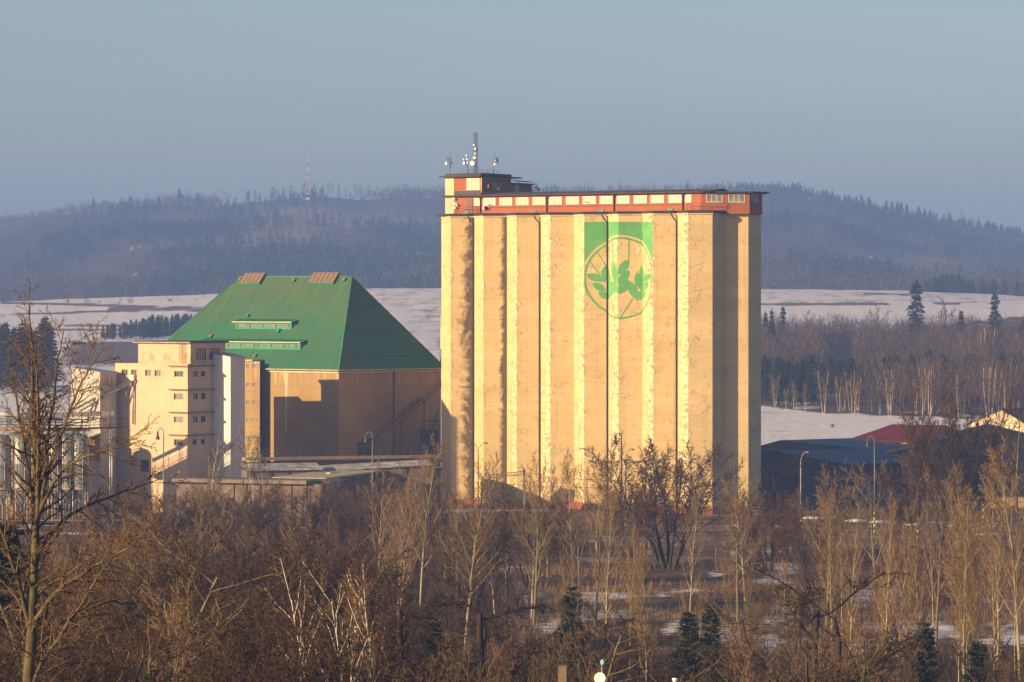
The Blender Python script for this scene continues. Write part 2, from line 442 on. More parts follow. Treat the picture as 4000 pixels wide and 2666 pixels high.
M['slab'] = pm('bitumen_slab', (0.05, 0.042, 0.038), 0.35, 0.8, 0.9, 0.2)
M['red'] = pm('red_plaster', (0.34, 0.108, 0.042), 0.12, 0.45, 0.9, 0.15)
M['redpl'] = pm('red_plinth_paint', (0.40, 0.13, 0.075), 0.25, 0.6, 0.9, 0.2)
M['roof_felt'] = pm('roof_felt', (0.075, 0.06, 0.05), 0.3, 0.5, 0.95, 0.1)
M['white'] = pm('white_frame_paint', (0.74, 0.70, 0.62), 0.06, 1.0, 0.6)
M['pane'] = pm('tan_reflection_pane', (0.47, 0.38, 0.28), 0.18, 1.2, 0.25, spec=0.6)  # tan put into the colour in place of the reflection on the glass
M['pane_dark'] = pm('dark_pane', (0.10, 0.095, 0.10), 0.35, 1.4, 0.12, spec=0.8)
M['pane_grey'] = pm('grey_pane', (0.22, 0.20, 0.18), 0.35, 1.3, 0.3, spec=0.6)
M['pipe'] = pm('dark_pipe', (0.055, 0.04, 0.032), 0.3, 1.0, 0.6)
M['steel'] = pm('galvanised_steel', (0.30, 0.30, 0.30), 0.2, 1.0, 0.45, metal=0.5)
M['iron'] = pm('dark_iron', (0.06, 0.055, 0.055), 0.3, 1.0, 0.6)
M['rust'] = pm('rusty_rail', (0.17, 0.085, 0.05), 0.3, 2.0, 0.7)
M['dish'] = pm('dish_white', (0.78, 0.75, 0.70), 0.05, 1.0, 0.45)
M['door_brown'] = pm('brown_door', (0.16, 0.09, 0.055), 0.15, 1.0, 0.6)
M['green_box'] = pm('green_hopper', (0.03, 0.22, 0.12), 0.2, 1.0, 0.5)
def worn_paint():
    t = NT('green_wall_paint')
    c = t.mix(t.ramp(t.noise(0.6, 5), 0.3, 0.7), (0.10, 0.31, 0.095), (0.15, 0.39, 0.13))
    c = t.mix(t.ramp(t.noise(0.9, 4, t.map((1, 1, 0.05))), 0.5, 0.7, 0, 0.4), c, (0.16, 0.40, 0.14))
    c = t.mix(t.ramp(t.noise(1.1, 8, t.map((1, 1, 1.4)), 0.72, 0.8), 0.655, 0.675), c, (0.56, 0.47, 0.26))
    return t.done(c, 0.9, spec=0.15)
M['emblem'] = worn_paint()

T, V = dirs(32)
R0 = W(2783, HOR, 500); R0.z = 0
Ls = -along(R0, T, 1724.4)
NC = 8; P_ = Ls / NC; HH = P_ / 2 * 0.67
ZT = 39.27
silo = thing('grain_silo', 'tall cream concrete grain silo with fluted walls and green wheat emblem', 'silo', (R0.x - 12, R0.y + 12, 0))
valley = [R0 - T * (Ls - P_ * k) for k in range(NC + 1)]
ridge = [valley[k] + T * (P_ / 2) - V * HH for k in range(NC)]
C1 = R0 + Vector((1.59, 2.18, 0)); 
TW = 3.22
C2 = C1 + Vector((TW, 0, 0)); C3 = C2 + Vector((1.80, 2.2, 0))
DEP = 13.0

# fluted front: every facet a grid of columns with attributes for flaking and soot
fv = []; ff = []; pl = []; gr = []
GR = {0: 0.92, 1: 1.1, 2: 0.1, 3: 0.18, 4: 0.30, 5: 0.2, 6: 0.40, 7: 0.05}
PA = [0.35, 0.45, 0.75, 1.0, 0.8, 1.0, 1.15, 1.2]
def facet(a, b, pfun, gfun, ncol=8):
    i = len(fv)
    for c in range(ncol + 1):
        u = c / ncol; q = a.lerp(b, u)
        for r in range(2):
            fv.append((q.x, q.y, (-1.0, ZT)[r])); pl.append(pfun(u)); gr.append(gfun(u))
    for c in range(ncol):
        k = i + c * 2
        ff.append((k, k + 2, k + 3, k + 1))
for k in range(NC):
    facet(valley[k], ridge[k], lambda u, k=k: PA[k] * (0.15 + 0.85 * u ** 1.3), lambda u, k=k: 0.10 * u)
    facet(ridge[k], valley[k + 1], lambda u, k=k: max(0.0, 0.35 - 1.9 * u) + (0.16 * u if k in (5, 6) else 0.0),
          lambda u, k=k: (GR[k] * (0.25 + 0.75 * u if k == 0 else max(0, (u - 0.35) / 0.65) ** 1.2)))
far = [C1, C1, C1]
BK = C1 + Vector((0.4, DEP, 0))
seq = [valley[NC], C1, BK, valley[0] + V * (DEP + 2), valley[0]]
for a, b in zip(seq[:-1], seq[1:]): facet(a, b, lambda u: 0.05, lambda u: 0.12)
wm = np_mesh('wall', np.array(fv) - np.array(origin(silo)), np.array(ff), M['silo'], smooth=False)
for nm, vals in (('peel', pl), ('grime', gr)):
    a_ = wm.attributes.new(nm, 'FLOAT', 'POINT'); a_.data.foreach_set('value', np.array(vals, np.float32))
ow = bpy.data.objects.new('wall', wm); col.objects.link(ow); ow.parent = silo

plan_front = []
for k in range(NC): plan_front += [valley[k], ridge[k]]
plan = plan_front + [R0, C1, BK, valley[0] + V * (DEP + 2)]
def offset_line(pts, d):
    """pts moved d metres to the outer (camera) side, mitred; the run goes from left to right"""
    out = []
    for i, p in enumerate(pts):
        e = []
        for a, b in ((i - 1, i), (i, i + 1)):
            if 0 <= a and b < len(pts):
                q = (pts[b] - pts[a]).normalized(); e.append(Vector((q.y, -q.x, 0)))
        if len(e) == 1: out.append(p + e[0] * d)
        else:
            m = (e[0] + e[1]).normalized(); out.append(p + m * (d / max(0.35, m.dot(e[0]))))
    return out
front = plan_front + [R0, C1]
# painted plinth
b = MB(); ol = offset_line(front, 0.06)
b.prism([(p.x, p.y) for p in ol] + [((C1 + V * 1.0).x, (C1 + V * 1.0).y), ((valley[0] + V * 1.0).x, (valley[0] + V * 1.0).y)], -1.0, 1.22)
b.build('plinth', M['redpl'], silo)
# cornice and roof slab
rl = ridge[0] - T * (P_ / 2 + 0.35); rr = ridge[-1] + T * (P_ * 0.28)
b = MB()
cl = offset_line(front, 0.13) + [C1 + V * 3, valley[0] + V * 3 - T * 0.1]
b.prism([(p.x, p.y) for p in cl], ZT, ZT + 0.2, bottom=True); b.build('cornice', M['cream'], silo)
b = MB()
zz_ = []
for k in range(NC):
    zz_ += [ridge[k] - V * 0.36 - T * 0.3, ridge[k].lerp(valley[k + 1], 0.55) - V * 0.42]
sl = [valley[0] - T * 0.55 - V * 0.3] + offset_line(front, 0.24)[1:-1] + [C1 + Vector((0.6, -0.45, 0)), C1 + Vector((0.6, 0.0, 0)), BK, valley[0] + V * (DEP + 2) - T * 0.5]
b.prism([(p.x, p.y) for p in sl], ZT + 0.2, ZT + 0.52, bottom=True); b.build('roof_slab', M['slab'], silo)

# stair tower at the end and the rooms on the roof
Zg, Zr = 39.80, 42.12
G0 = ridge[0] - T * (P_ / 2) + V * 2.2                  # gallery front plane
def on_gal(px): return G0 + T * along(G0, T, px)
gl, gm = on_gal(1742), on_gal(2738)
tb = MB()
BY = Vector((0.1, 5.5, 0))
tpoly = [C1, C2, C3, C3 + BY, C1 + BY * 1.4]
tb.prism([(p.x, p.y) for p in tpoly], -1.0, 39.35); tw = tb.build('stair_tower', M['silo'], silo)
b = MB(); b.prism([(p.x, p.y) for p in [C1 + Vector((0.02, -0.06, 0)), C2 + Vector((0.03, -0.06, 0)), C3 + Vector((0.06, 0, 0)), C3 + BY * .4, C1 + BY * .7]], -1.0, 1.22)
b.build('plinth', M['redpl'], silo)
# gallery: long wall, end room, penthouse
yb = gm.y; EB = Vector(((2928 - 2000) / F * yb, yb, 0)); EC = EB + Vector((1.80, 2.2, 0))
holes = []
wins = [(1852, 1876), (1887, 1936), (1952, 2001), (2015.5, 2065), (2081, 2130), (2145.5, 2195), (2211, 2261.5), (2277, 2327.5), (2343, 2393), (2409.5, 2459), (2476, 2527), (2542, 2594), (2611.5, 2662.5), (2677, 2701)]
gb = MB()
gb.prism([(p.x, p.y) for p in [gl, gm, gm + V * 5.2, gl + V * 5.2]], Zg - 0.4, Zr)
gb.prism([(p.x, p.y) for p in [gm + Vector((0.004, 0, 0)), EB, EC, EC + BY, gm + V * 5.4]], 39.35, Zr)
gal = gb.build('gallery_wall', M['red'], silo)
b = MB()   # cream corner pillar and base line
pc0, pc1 = on_gal(1741), on_gal(1774)
b.prism([(p.x, p.y) for p in [pc0 - V * 0.05 - T * 0.04, pc1 - V * 0.05, pc1 + V * 0.3, pc0 + V * 0.3 - T * 0.04]], Zg - 0.4, 44.85)
b.build('corner_pillar', M['cream'], silo)
b = MB(); q0 = on_gal(1887); b.box(q0 - V * 0.05 + UP * 40.55, T * (on_gal(2665) - q0).dot(T), V * 0.049, UP * 0.07)
b.build('string_course', M['pipe'], silo)
def add_window(parent, P, d, n, a, bq, z0, z1, nv, frame=M['white'], pane=M['pane'], fw=0.07, nh=0, proud=0.05, name='window'):
    """window on a wall: frame standing proud with mullions, and the pane as its sub-part"""
    P = Vector((P[0], P[1], 0)); A = P + d * a; w = bq - a
    m = MB()
    o = A + n * 0.004 + UP * z0
    for zz in (z0, z1 - fw): m.box(A + n * 0.004 + UP * zz, d * w, n * proud, UP * fw)
    for i in range(nv + 1):
        x = (w - fw) * i / nv
        m.box(A + n * 0.004 + d * x + UP * (z0 + fw), d * fw, n * proud, UP * (z1 - z0 - 2 * fw))
    for j in range(nh):
        zz = z0 + (z1 - z0) * (j + 1) / (nh + 1)
        for i in range(nv):
            x0 = (w - fw) * i / nv + fw
            m.box(A + n * 0.004 + d * x0 + UP * (zz - fw / 2), d * ((w - fw) / nv - fw), n * (proud * 0.8), UP * fw)
    f = m.build(name, frame, parent)
    g = MB(); g.box(A + n * 0.003 + UP * (z0 + fw * 0.6) + d * fw * 0.6, d * (w - fw * 1.2), n * 0.018, UP * (z1 - z0 - fw * 1.2))
    g.build('pane', pane, f)
    return f
for i, (a, c) in enumerate(wins):
    s0 = along(gl, T, a); s1 = along(gl, T, c)
    nv = 1 if c - a < 30 else 3
    add_window(silo, gl, T, -V, s0, s1, 40.86, 41.88, nv)
NB = Vector((0, -1, 0)); XB = Vector((1, 0, 0))
for a, c in ((2758.5, 2822), (2845.5, 2909)):
    s0 = along(gm, XB, a); s1 = along(gm, XB, c)
    add_window(silo, gm, XB, NB, s0, s1, 40.86, 41.95, 3, pane=M['pane_grey'])
dc = (EC - EB).normalized(); nc_ = Vector((dc.y, -dc.x, 0))
add_window(silo, EB, dc, nc_, 0.35, 1.95, 40.86, 41.95, 3, frame=M['pane_grey'], pane=M['pane_grey'])
# roofs over gallery and end room
b = MB()
ro = 0.55
b.prism([(p.x, p.y) for p in [gl - V * ro - T * 0.35, gm - V * ro - Vector((0.2, 0, 0)), gm + Vector((0.5, -ro, 0)), EB + Vector((0.35, -ro, 0)), EC + Vector((0.95, 0.2, 0)), EC + BY * 1.1 + Vector((.5, 0, 0)), gl + V * 5.8 - T * 0.35]], Zr, Zr + 0.16, bottom=True)
b.build('gallery_roof', M['roof_felt'], silo)
b = MB()   # low pitched upper skin of the roof
q = [gl - V * (ro - 0.1), gm - V * (ro - 0.1) + T * 1.5, gm + V * 5.4 + T * 1.5, gl + V * 5.4]
md0 = gl + V * 2.4; md1 = gm + V * 2.4 + T * 2
z0, z1 = Zr + 0.165, Zr + 0.55
b.poly([q[0] + UP * z0, q[1] + UP * z0, md1 + UP * z1, md0 + UP * z1]); b.poly([md0 + UP * z1, md1 + UP * z1, q[2] + UP * z0, q[3] + UP * z0])
b.poly([q[1] + UP * z0, q[2] + UP * z0, md1 + UP * z1]); b.poly([q[3] + UP * z0, q[0] + UP * z0, md0 + UP * z1])
b.build('roof_skin', M['roof_felt'], silo)
# penthouse over the left end
Zp0, Zp1 = Zr + 0.16, 44.78
ph0, ph1 = on_gal(1742), on_gal(1880)
dv1 = along(ph1, V, 1996); dv2 = along(ph1, V, 2078)
b = MB(); b.prism([(p.x, p.y) for p in [ph0, ph1, ph1 + V * dv1, ph0 + V * dv1]], Zp0, Zp1); b.build('penthouse_wall', M['red'], silo)
b = MB(); b.prism([(p.x, p.y) for p in [ph0 + V * (dv1 + 0.01), ph1 + V * (dv1 + 0.01), ph1 + V * dv2, ph0 + V * dv2]], Zp0, 44.02); b.build('penthouse_annex', M['red'], silo)
b = MB(); b.prism([(p.x, p.y) for p in [ph0 - V * 0.02 + T * 0.9, ph1 - V * 0.02, ph1 + V * 0.3, ph0 + V * 0.3 + T * 0.9]], Zp0 - 0.3, Zp0 + 0.62); b.build('grey_band', M['pipe'], silo)
b = MB()
b.prism([(p.x, p.y) for p in [ph0 - V * 0.7 - T * 0.7, ph1 - V * 0.7 + T * 0.2, ph1 + V * dv1 + T * 0.2 + V * 2.6, ph0 + V * (dv1 + 2) - T * 0.7]], Zp1, Zp1 + 0.18, bottom=True)
b.prism([(p.x, p.y) for p in [ph0 - V * 0.2, ph1 - V * 0.25 + T * 0.1, ph1 + V * dv1 + T * 0.1, ph0 + V * (dv1 + .4)]], Zp1 + 0.184, Zp1 + 0.5)
b.build('penthouse_roof', M['roof_felt'], silo)
b = MB(); an = ph1 + V * (dv1 + 0.2)
b.prism([(p.x, p.y) for p in [an + T * 0.25, an + V * (dv2 - dv1 + 0.3) + T * 0.25, an + V * (dv2 - dv1 + 0.3) - T * 5, an - T * 5]], 44.025, 44.17, bottom=True); b.build('annex_roof', M['roof_felt'], silo)
b = MB(); cp = ph1 + V * along(ph1, V, 1985)
b.poly([cp + UP * 44.55, cp + V * 5.2 + UP * 44.5, cp + V * 5.2 + T * 1.3 + UP * 44.25, cp + T * 1.3 + UP * 44.3]); b.box(cp + T * 1.2 + V * 0.9 + UP * Zp0, T * 0.1, V * 0.1, UP * 1.95)
b.build('door_canopy', M['redpl'], silo)
s0 = along(ph1, V, 2009); s1 = along(ph1, V, 2028)
b = MB(); b.box(ph1 + V * s0 + T * 0.01 + UP * (Zp0 + 0.05), V * (s1 - s0), T * 0.05, UP * 1.6); b.build('door', M['pane_grey'], silo)
s0 = along(ph0, T, 1823); s1 = along(ph0, T, 1874)
add_window(silo, ph0, T, -V, s0, s1, 43.0, 44.6, 3, nh=1)
s0 = along(ph1, V, 1926); s1 = along(ph1, V, 1950)
add_window(silo, ph1, V, T, s0, s1, 43.2, 44.0, 2, frame=M['pane_grey'], pane=M['pane_grey'])
b = MB(); pp = ph1 - V * 0.1 + T * 0.1
b.tube([pp + UP * 44.7, pp + UP * 42.75, pp + V * 0.6 + UP * 42.6, pp + V * dv2 + UP * 42.55], 0.085, 6); b.build('gutter', M['cream'], silo)
s0 = along(gl, T, 1823); s1 = along(gl, T, 1847)
b = MB(); b.box(gl + T * s0 - V * 0.06 + UP * Zg, T * (s1 - s0), V * 0.05, UP * 2.05); b.build('door', M['door_brown'], silo)
# rain pipes
for k in (1, 3, 5, 7):
    m = MB(); vq = valley[k] - V * 0.62 - T * 0.1
    q = valley[k] - V * 0.16 - T * 0.03
    m.tube([vq - T * 0.35 - V * 0.25 + UP * (ZT + 0.1), vq - T * 0.2 + UP * (ZT - 0.35), q + UP * (ZT - 0.9), q + UP * 0.5], 0.10, 7)
    dp = m.build('downpipe', M['pipe'], silo)
    m = MB(); m.box(vq - T * 0.75 - V * 0.55 + UP * (ZT + 0.56), T * 0.8, V * 0.3, UP * 0.22); m.build('hopper', M['green_box'], dp)
for px in (1878, 2137, 2400, 2669):
    m = MB(); q = on_gal(px) - V * 0.12
    m.tube([q - V * 0.3 + UP * (Zr - 0.02), q + UP * (Zr - 0.45), q + UP * (Zg + 0.02)], 0.075, 6); m.tube([q - V * 0.3 + T * 0.22 + UP * (Zr - 0.02), q + UP * (Zr - 0.45)], 0.06, 6)
    m.build('downpipe', M['pipe'], silo)
# lightning rods
for px, h in ((2142, 1.1), (2154, 1.15), (2161, .8), (2272, 1.1), (2281, 1.2), (2287, 0.7), (2404, 1.0), (2410, 1.2), (2417, .8), (2541, 1.1), (2675, 1.2), (2680, 1.1), (2812, 1.2), (2815, .8), (2831, 1.1), (2925, 1.0)):
    m = MB(); q = on_gal(min(px, 2738)) if px < 2738 else Vector(((px - 2000) / F * (yb + 1), yb + 1, 0))
    q = q + V * 0.8; m.tube([q + UP * (Zr + 0.14), q + UP * (Zr + 0.5 + h)], 0.022, 4); m.build('lightning_rod', M['iron'], silo)
# roof railings
def railing(parent, pts, h=0.95, name='railing', mat=None, post=1.4, r=0.022, rails=2):
    m = MB(); pts = [Vector(p) for p in pts]
    for j in range(rails):
        m.tube([p + UP * h * (j + 1) / rails for p in pts], r, 4)
    for a, c in zip(pts[:-1], pts[1:]):
        n = max(1, round((c - a).length / post))
        for i in range(n + 1):
            q = a.lerp(c, i / n); m.tube([q, q + UP * h], r, 4)
    return m.build(name, mat or M['rust'], parent)
zt = ZT + 0.52
r1 = [Vector(((px - 2000) / F * y, y, zt)) for px, y in ((2684, 501.6), (2700, 500.6), (2770, 500.2), (2842, 501.2), (2835, 501.9))]
railing(silo, r1)
r1 = [on_gal(px) - V * o_ + UP * zt for px, o_ in ((1787, 0.2), (1800, 1.3), (1850, 1.4), (1866, 0.9), (1866, 0.1))]
railing(silo, r1)
# basement windows in the plinth
for k in range(2, 8):
    a = ridge[k].lerp(valley[k + 1], 0.40); d = (valley[k + 1] - ridge[k]).normalized(); n = Vector((d.y, -d.x, 0))
    add_window(silo, a + n * 0.06, d, n, 0, 0.75, 0.15, 0.85, 1, pane=M['pane_dark'], name='basement_window')
# lift box hung on the left edge
m = MB(); q = valley[0] - T * 0.30 + V * 0.2
m.box(q + UP * 21.4, T * 0.34, V * 1.2, UP * 3.0); m.build('ladder_box', M['cream'], silo)
m = MB(); m.box(q + UP * 24.4 - T * 0.02, T * 0.06, V * 0.06, UP * 1.5); m.box(q + UP * 25.9 - T * 0.04, T * 0.4, V * 0.9, UP * 0.08); m.build('ladder_frame', M['cream'], silo)

# painted emblem: cells of the wall that the paint covers, merged row by row
def vesica(X, Y, a, c, w):
    ax, ay = a; bx, by = c
    L = math.hypot(bx - ax, by - ay); ux, uy = (bx - ax) / L, (by - ay) / L
    s = (X - ax) * ux + (Y - ay) * uy; q = -(X - ax) * uy + (Y - ay) * ux
    u = np.clip(s / L, 0, 1)
    half = w * 0.47 * np.clip(1 - (2 * u ** 0.88 - 1) ** 2, 0, 1) ** 1.05
    return (s > 0) & (s < L) & (np.abs(q) < half)
def lineseg(X, Y, a, c, w):
    ax, ay = a; bx, by = c
    L = math.hypot(bx - ax, by - ay); ux, uy = (bx - ax) / L, (by - ay) / L
    s = (X - ax) * ux + (Y - ay) * uy; q = -(X - ax) * uy + (Y - ay) * ux
    return (s > 0) & (s < L) & (np.abs(q) < w / 2)
LEAF = [((172, 850), (435, 935), 105), ((445, 722), (425, 960), 125), ((255, 968), (450, 1068), 100), ((340, 1085), (500, 1180), 100), ((482, 832), (488, 1000), 48), ((540, 930), (470, 1190), 105),
        ((535, 655), (580, 990), 84), ((515, 945), (605, 1100), 110), ((755, 648), (606, 845), 125), ((760, 790), (606, 985), 125), ((760, 925), (606, 1115), 135),
        ((925, 722), (930, 955), 72), ((862, 822), (930, 1075), 130), ((775, 945), (850, 1185), 130), ((1055, 835), (930, 960), 85), ((1015, 948), (920, 1080), 88), ((978, 1072), (850, 1195), 110), ((745, 1030), (945, 1195), 110)]
LINE = [((318, 530), (440, 722), 15), ((222, 655), (368, 878), 15), ((531, 370), (537, 665), 8), ((603, 360), (605, 1440), 11), ((755, 370), (750, 655), 15), ((992, 540), (928, 730), 8), ((1032, 685), (968, 870), 8), ((810, 1175), (635, 1440), 18), ((505, 1175), (582, 1440), 9)]
def emblem_in(px, py):
    X = (px - 2240) / 0.28708; Y = (py - 830) / 0.28708
    w = np.interp(X, [60, 137, 447, 603, 922, 1077, 1150], [-1.12, -1.0, -0.557, 0.0, 0.5, 1.0, 1.15])
    rad = np.hypot(w, (Y - 895) / 560.0)
    ins = (rad < 1.0) & (rad > 0.953)
    ins |= (Y > 128) & (X > 137) & (X < 1079) & (rad > 1.052) & (Y < 690)
    core = rad < 0.95
    for a, c, wd in LEAF: ins |= vesica(X, Y, a, c, wd) & core
    for a, c, wd in LINE: ins |= lineseg(X, Y, a, c, wd) & core
    return ins
m = MB(); CS = 0.055
for fa, fb in ((ridge[4], valley[5]), (valley[5], ridge[5]), (ridge[5], valley[6]), (valley[6], ridge[6])):
    d = (fb - fa); L = d.length; d.normalize(); n = Vector((d.y, -d.x, 0)) * 0.012
    ns = int(L / CS); nz = int(16.0 / CS)
    S = (np.arange(ns) + 0.5) / ns * L; Zc = 24.0 + (np.arange(nz) + 0.5) * CS
    gx = fa.x + d.x * S; gy = fa.y + d.y * S
    pxs = 2000 + gx / gy * F
    for j in range(nz):
        pys = HOR - (Zc[j] - EYE) / gy * F
        on = emblem_in(pxs, pys)
        if not on.any(): continue
        e = np.flatnonzero(np.diff(np.concatenate([[0], on.astype(int), [0]])))
        for q0, q1 in zip(e[::2], e[1::2]):
            a = fa + d * (q0 / ns * L) + n; c = fa + d * (q1 / ns * L) + n; za = Zc[j] - CS / 2; zb = Zc[j] + CS / 2
            m.poly([a + UP * za, c + UP * za, c + UP * zb, a + UP * zb])
em = m.build('painted_emblem', M['emblem'], silo); em['label'] = 'green painted emblem with ring and wheat ears'
# graffiti low on the shaded corner
dgr = (C1 - R0).normalized(); ngr = Vector((dgr.y, -dgr.x, 0))
g = MB(); go = R0 + dgr * 0.25 + ngr * 0.075
for i in range(20):
    a0 = 2 * math.pi * i / 20; a1 = 2 * math.pi * (i + 1) / 20
    c0 = go + dgr * 0.75 + UP * 0.75
    for r0, r1 in ((0.0, 0.46), (0.56, 0.66)):
        f0 = lambda a, r: c0 + dgr * math.cos(a) * r * 0.9 + UP * math.sin(a) * r
        if i % 5 != 2 or r0 > 0: g.poly([f0(a0, r0), f0(a0, r1), f0(a1, r1), f0(a1, r0)])
rng = random.Random(4)
for i in range(15):
    x, z = rng.uniform(0.25, 1.2), rng.uniform(1.7, 4.4); a = rng.uniform(0, 3.14); l = rng.uniform(.15, .4)
    e1 = (dgr * math.cos(a) + UP * math.sin(a)) * l; e2 = (dgr * -math.sin(a) + UP * math.cos(a)) * 0.07
    o = go + dgr * x + UP * z; g.poly([o - e2, o + e1 - e2 * .4, o + e1 + e2 * .4, o + e2])
M['graf'] = pm('graffiti_paint', (0.62, 0.50, 0.46), 0.3, 2.5, 0.7)
g.build('graffiti', M['graf'], silo)

# ------------------------------------------------------------------ antennas on the silo roof
def dish(parent, c, r, axis, mat=None, name='dish', arm=None):
    m = MB(); ax = Vector(axis).normalized()
    prof = [(0.02, -0.28 * r), (0.35 * r, -0.25 * r), (0.7 * r, -0.13 * r), (r, 0.02 * r), (r * 1.02, 0.06 * r), (r * 0.97, 0.05 * r), (0.5 * r, -0.10 * r), (0.01, -0.16 * r)]
    m.lathe(c, prof, 18, axis=ax)
    m.lathe(c, [(0.16 * r, -0.55 * r), (0.16 * r, -0.22 * r), (0.0, -0.2 * r)], 8, axis=ax)
    if arm is not None: m.bar(Vector(c) - ax * 0.4 * r, arm, 0.05)
    return m.build(name, mat or M['dish'], parent)
SW = Vector((-0.75, -0.66, 0)); SF = Vector((-0.25, -0.97, 0)); SE = Vector((0.8, -0.5, 0))
def mast_at(px, top, Y, zbase, label, dishes, r=0.035, extra=(), cat='antenna mast', name='antenna_mast'):
    x = (px - 2000) / F * Y
    o = thing(name, label, cat, (x, Y, zbase), 'antenna masts on the silo penthouse')
    m = MB(); zt_ = EYE - (top - HOR) / F * Y
    m.tube([(x, Y, zbase - 0.05), (x, Y, zt_ - (zt_ - zbase) * 0.3), (x, Y, zt_)], [r, r * 0.9, r * 0.5], 6)
    for (dx, py, l) in extra:
        q = W(px + dx, py, Y); m.bar((x, Y, q.z), q, 0.04); m.box(q - Vector((0.05, 0.05, l / 2)), (0.1, 0, 0), (0, 0.1, 0), (0, 0, l))
    m.build('pole', M['iron'], o)
    for (dpx, py, rad, ax, mt) in dishes:
        q = W(dpx, py, Y - 0.15); dish(o, q, rad, ax, mt, arm=(x, Y, q.z))
    return o
zpr = Zp1 + 0.5
Yp = (ph0 + V * 2).y
DK = M['iron']
mast_at(1757, 590, Yp, zpr, 'thin antenna mast with one white dish over the cream roof corner', [(1742, 639.5, 0.2, SW, None), (1763, 640, 0.16, SE, DK)], extra=((-10, 620, .3), (6, 622, .4), (-3, 627, .3), (7, 634, .3), (3, 652, .3)))
mast_at(1826, 587, Yp, zpr, 'slim antenna mast carrying five small white dishes', [(1822, 608, 0.13, SW, None), (1810.5, 624, 0.11, SW, None), (1824, 623, 0.13, SW, None), (1812, 638, 0.19, SW, None), (1825, 636, 0.13, SW, None)], extra=((-7, 627, .5), (-7, 640, .3)))
mast_at(1930, 592, Yp + 5, Zp1 + 0.5, 'pole with a large tilted white dish above a smaller dark one', [(1941, 627, 0.45, Vector((0.75, -0.45, 0.2)), None), (1927.5, 641, 0.27, SF, M['steel'])])
x = (1857 - 2000) / F * Yp
lat = thing('lattice_mast', 'tallest lattice antenna mast with a stack of white dishes', 'antenna mast', (x, Yp, zpr), 'antenna masts on the silo penthouse')
m = MB(); zt_ = W(1857, 519, Yp).z; wd = 0.2
cs = [Vector((x - wd, Yp, 0)), Vector((x + wd, Yp, 0)), Vector((x, Yp + 2 * wd, 0))]
for c_ in cs: m.tube([c_ + UP * (zpr - 0.05), c_ + UP * zt_], 0.03, 4)
n = 14
for i in range(n):
    za = zpr + (zt_ - zpr) * i / n; zb = zpr + (zt_ - zpr) * (i + 1) / n
    for a_, c_ in ((0, 1), (1, 2), (2, 0)):
        m.bar(cs[a_] + UP * za, cs[c_] + UP * zb, 0.018); m.bar(cs[a_] + UP * zb, cs[c_] + UP * zb, 0.018)
m.build('lattice', M['iron'], lat)
m = MB(); m.tube([(x - 0.25, Yp, zt_ - 0.3), (x - 0.27, Yp, W(0, 503, Yp).z)], 0.02, 5); m.build('whip_aerial', M['steel'], lat)
m = MB(); xr = (1866 - 2000) / F * Yp; m.tube([(xr, Yp + 0.1, zpr - 0.05), (xr, Yp + 0.1, zt_)], 0.025, 5); m.build('side_pole', M['iron'], lat)
for (dpx, py, rad, ax, mt) in ((1850.5, 567, 0.13, SW, None), (1855.5, 582, 0.16, SW, None), (1863, 585, 0.16, SE, DK), (1855, 601, 0.14, SW, None), (1852.5, 617, 0.2, SF, None), (1844.5, 638.5, 0.33, SF, None), (1859, 651, 0.13, SE, DK)):
    q = W(dpx, py, Yp - 0.2); dish(lat, q, rad, ax, mt, arm=(x, Yp, q.z))
hr = ph0 + V * 1.6
railing(silo, [Vector((W(px, 0, Yp + 1).x, Yp + 1 + k, Zp1 + 0.5)) for px, k in ((1830, 0), (1880, 0.5), (1926, 3))], 0.65, 'roof_railing', M['iron'])
m = MB()
for px in (1936, 1948):
    x = W(px, 0, Yp + 5).x
    m.tube([(x + 0.3 * math.cos(a) , Yp + 5, Zp1 + 0.2 + 0.5 + 0.45 * math.sin(a)) for a in [math.pi * k / 8 for k in range(9)]], 0.02, 4)
m.build('ladder_hoops', M['iron'], silo)
def stray(px, py, P, n, r, ax, label, mt=None, group='small dishes fixed to the silo rooms'):
    c = hit(px, py, P, n) + n * 0.45
    o = thing('satellite_dish', label, 'dish', tuple(c), group)
    dish(o, c, r, ax, mt, 'reflector')
    m = MB(); m.bar(c - Vector(ax).normalized() * 0.2 * r, c - n * 0.44, 0.05); m.build('bracket', M['iron'], o)
LAB = 'small round dish fixed to the red wall of the silo rooms'
for px, py, r in ((1779, 777, 0.16), (1782, 796, 0.18), (1790, 801, 0.16), (1782.5, 812, 0.17)):
    stray(px, py, gl, -V, r, SW, 'small white dish in a cluster by the cream corner pillar')
stray(1895, 813, gl, -V, 0.26, Vector((-0.95, -0.3, 0)), 'white dish on the red gallery below its second window')
stray(1907, 815, gl, -V, 0.27, Vector((0.6, -0.6, 0)), 'black dish beside a white one on the gallery wall', DK)
stray(1918, 802, gl, -V, 0.14, SE, 'tiny dark dish above the black one on the gallery', DK)
stray(2296, 791, gl, -V, 0.14, SE, 'dark camera dish in front of a gallery window halfway along', DK)
stray(1895, 727.5, ph1, T, 0.24, SW, 'oval white dish nearest the penthouse corner on its shaded side')
stray(1913, 729, ph1, T, 0.11, SW, 'little white dish, upper one of a pair on the shaded penthouse side')
stray(1913, 738, ph1, T, 0.11, SW, 'little white dish, lower one of a pair on the shaded penthouse side')
stray(1944, 727, ph1, T, 0.19, SW, 'white dish high on the shaded penthouse side by its window')
stray(1936, 739, ph1, T, 0.23, SF, 'round white dish low on the shaded penthouse side')
stray(2083, 732, ph1, T, 0.2, SE, 'dark dish on the far corner of the penthouse annex, upper', DK)
stray(2093, 741, ph1, T, 0.26, SE, 'dark dish on the far corner of the penthouse annex, lower', DK)
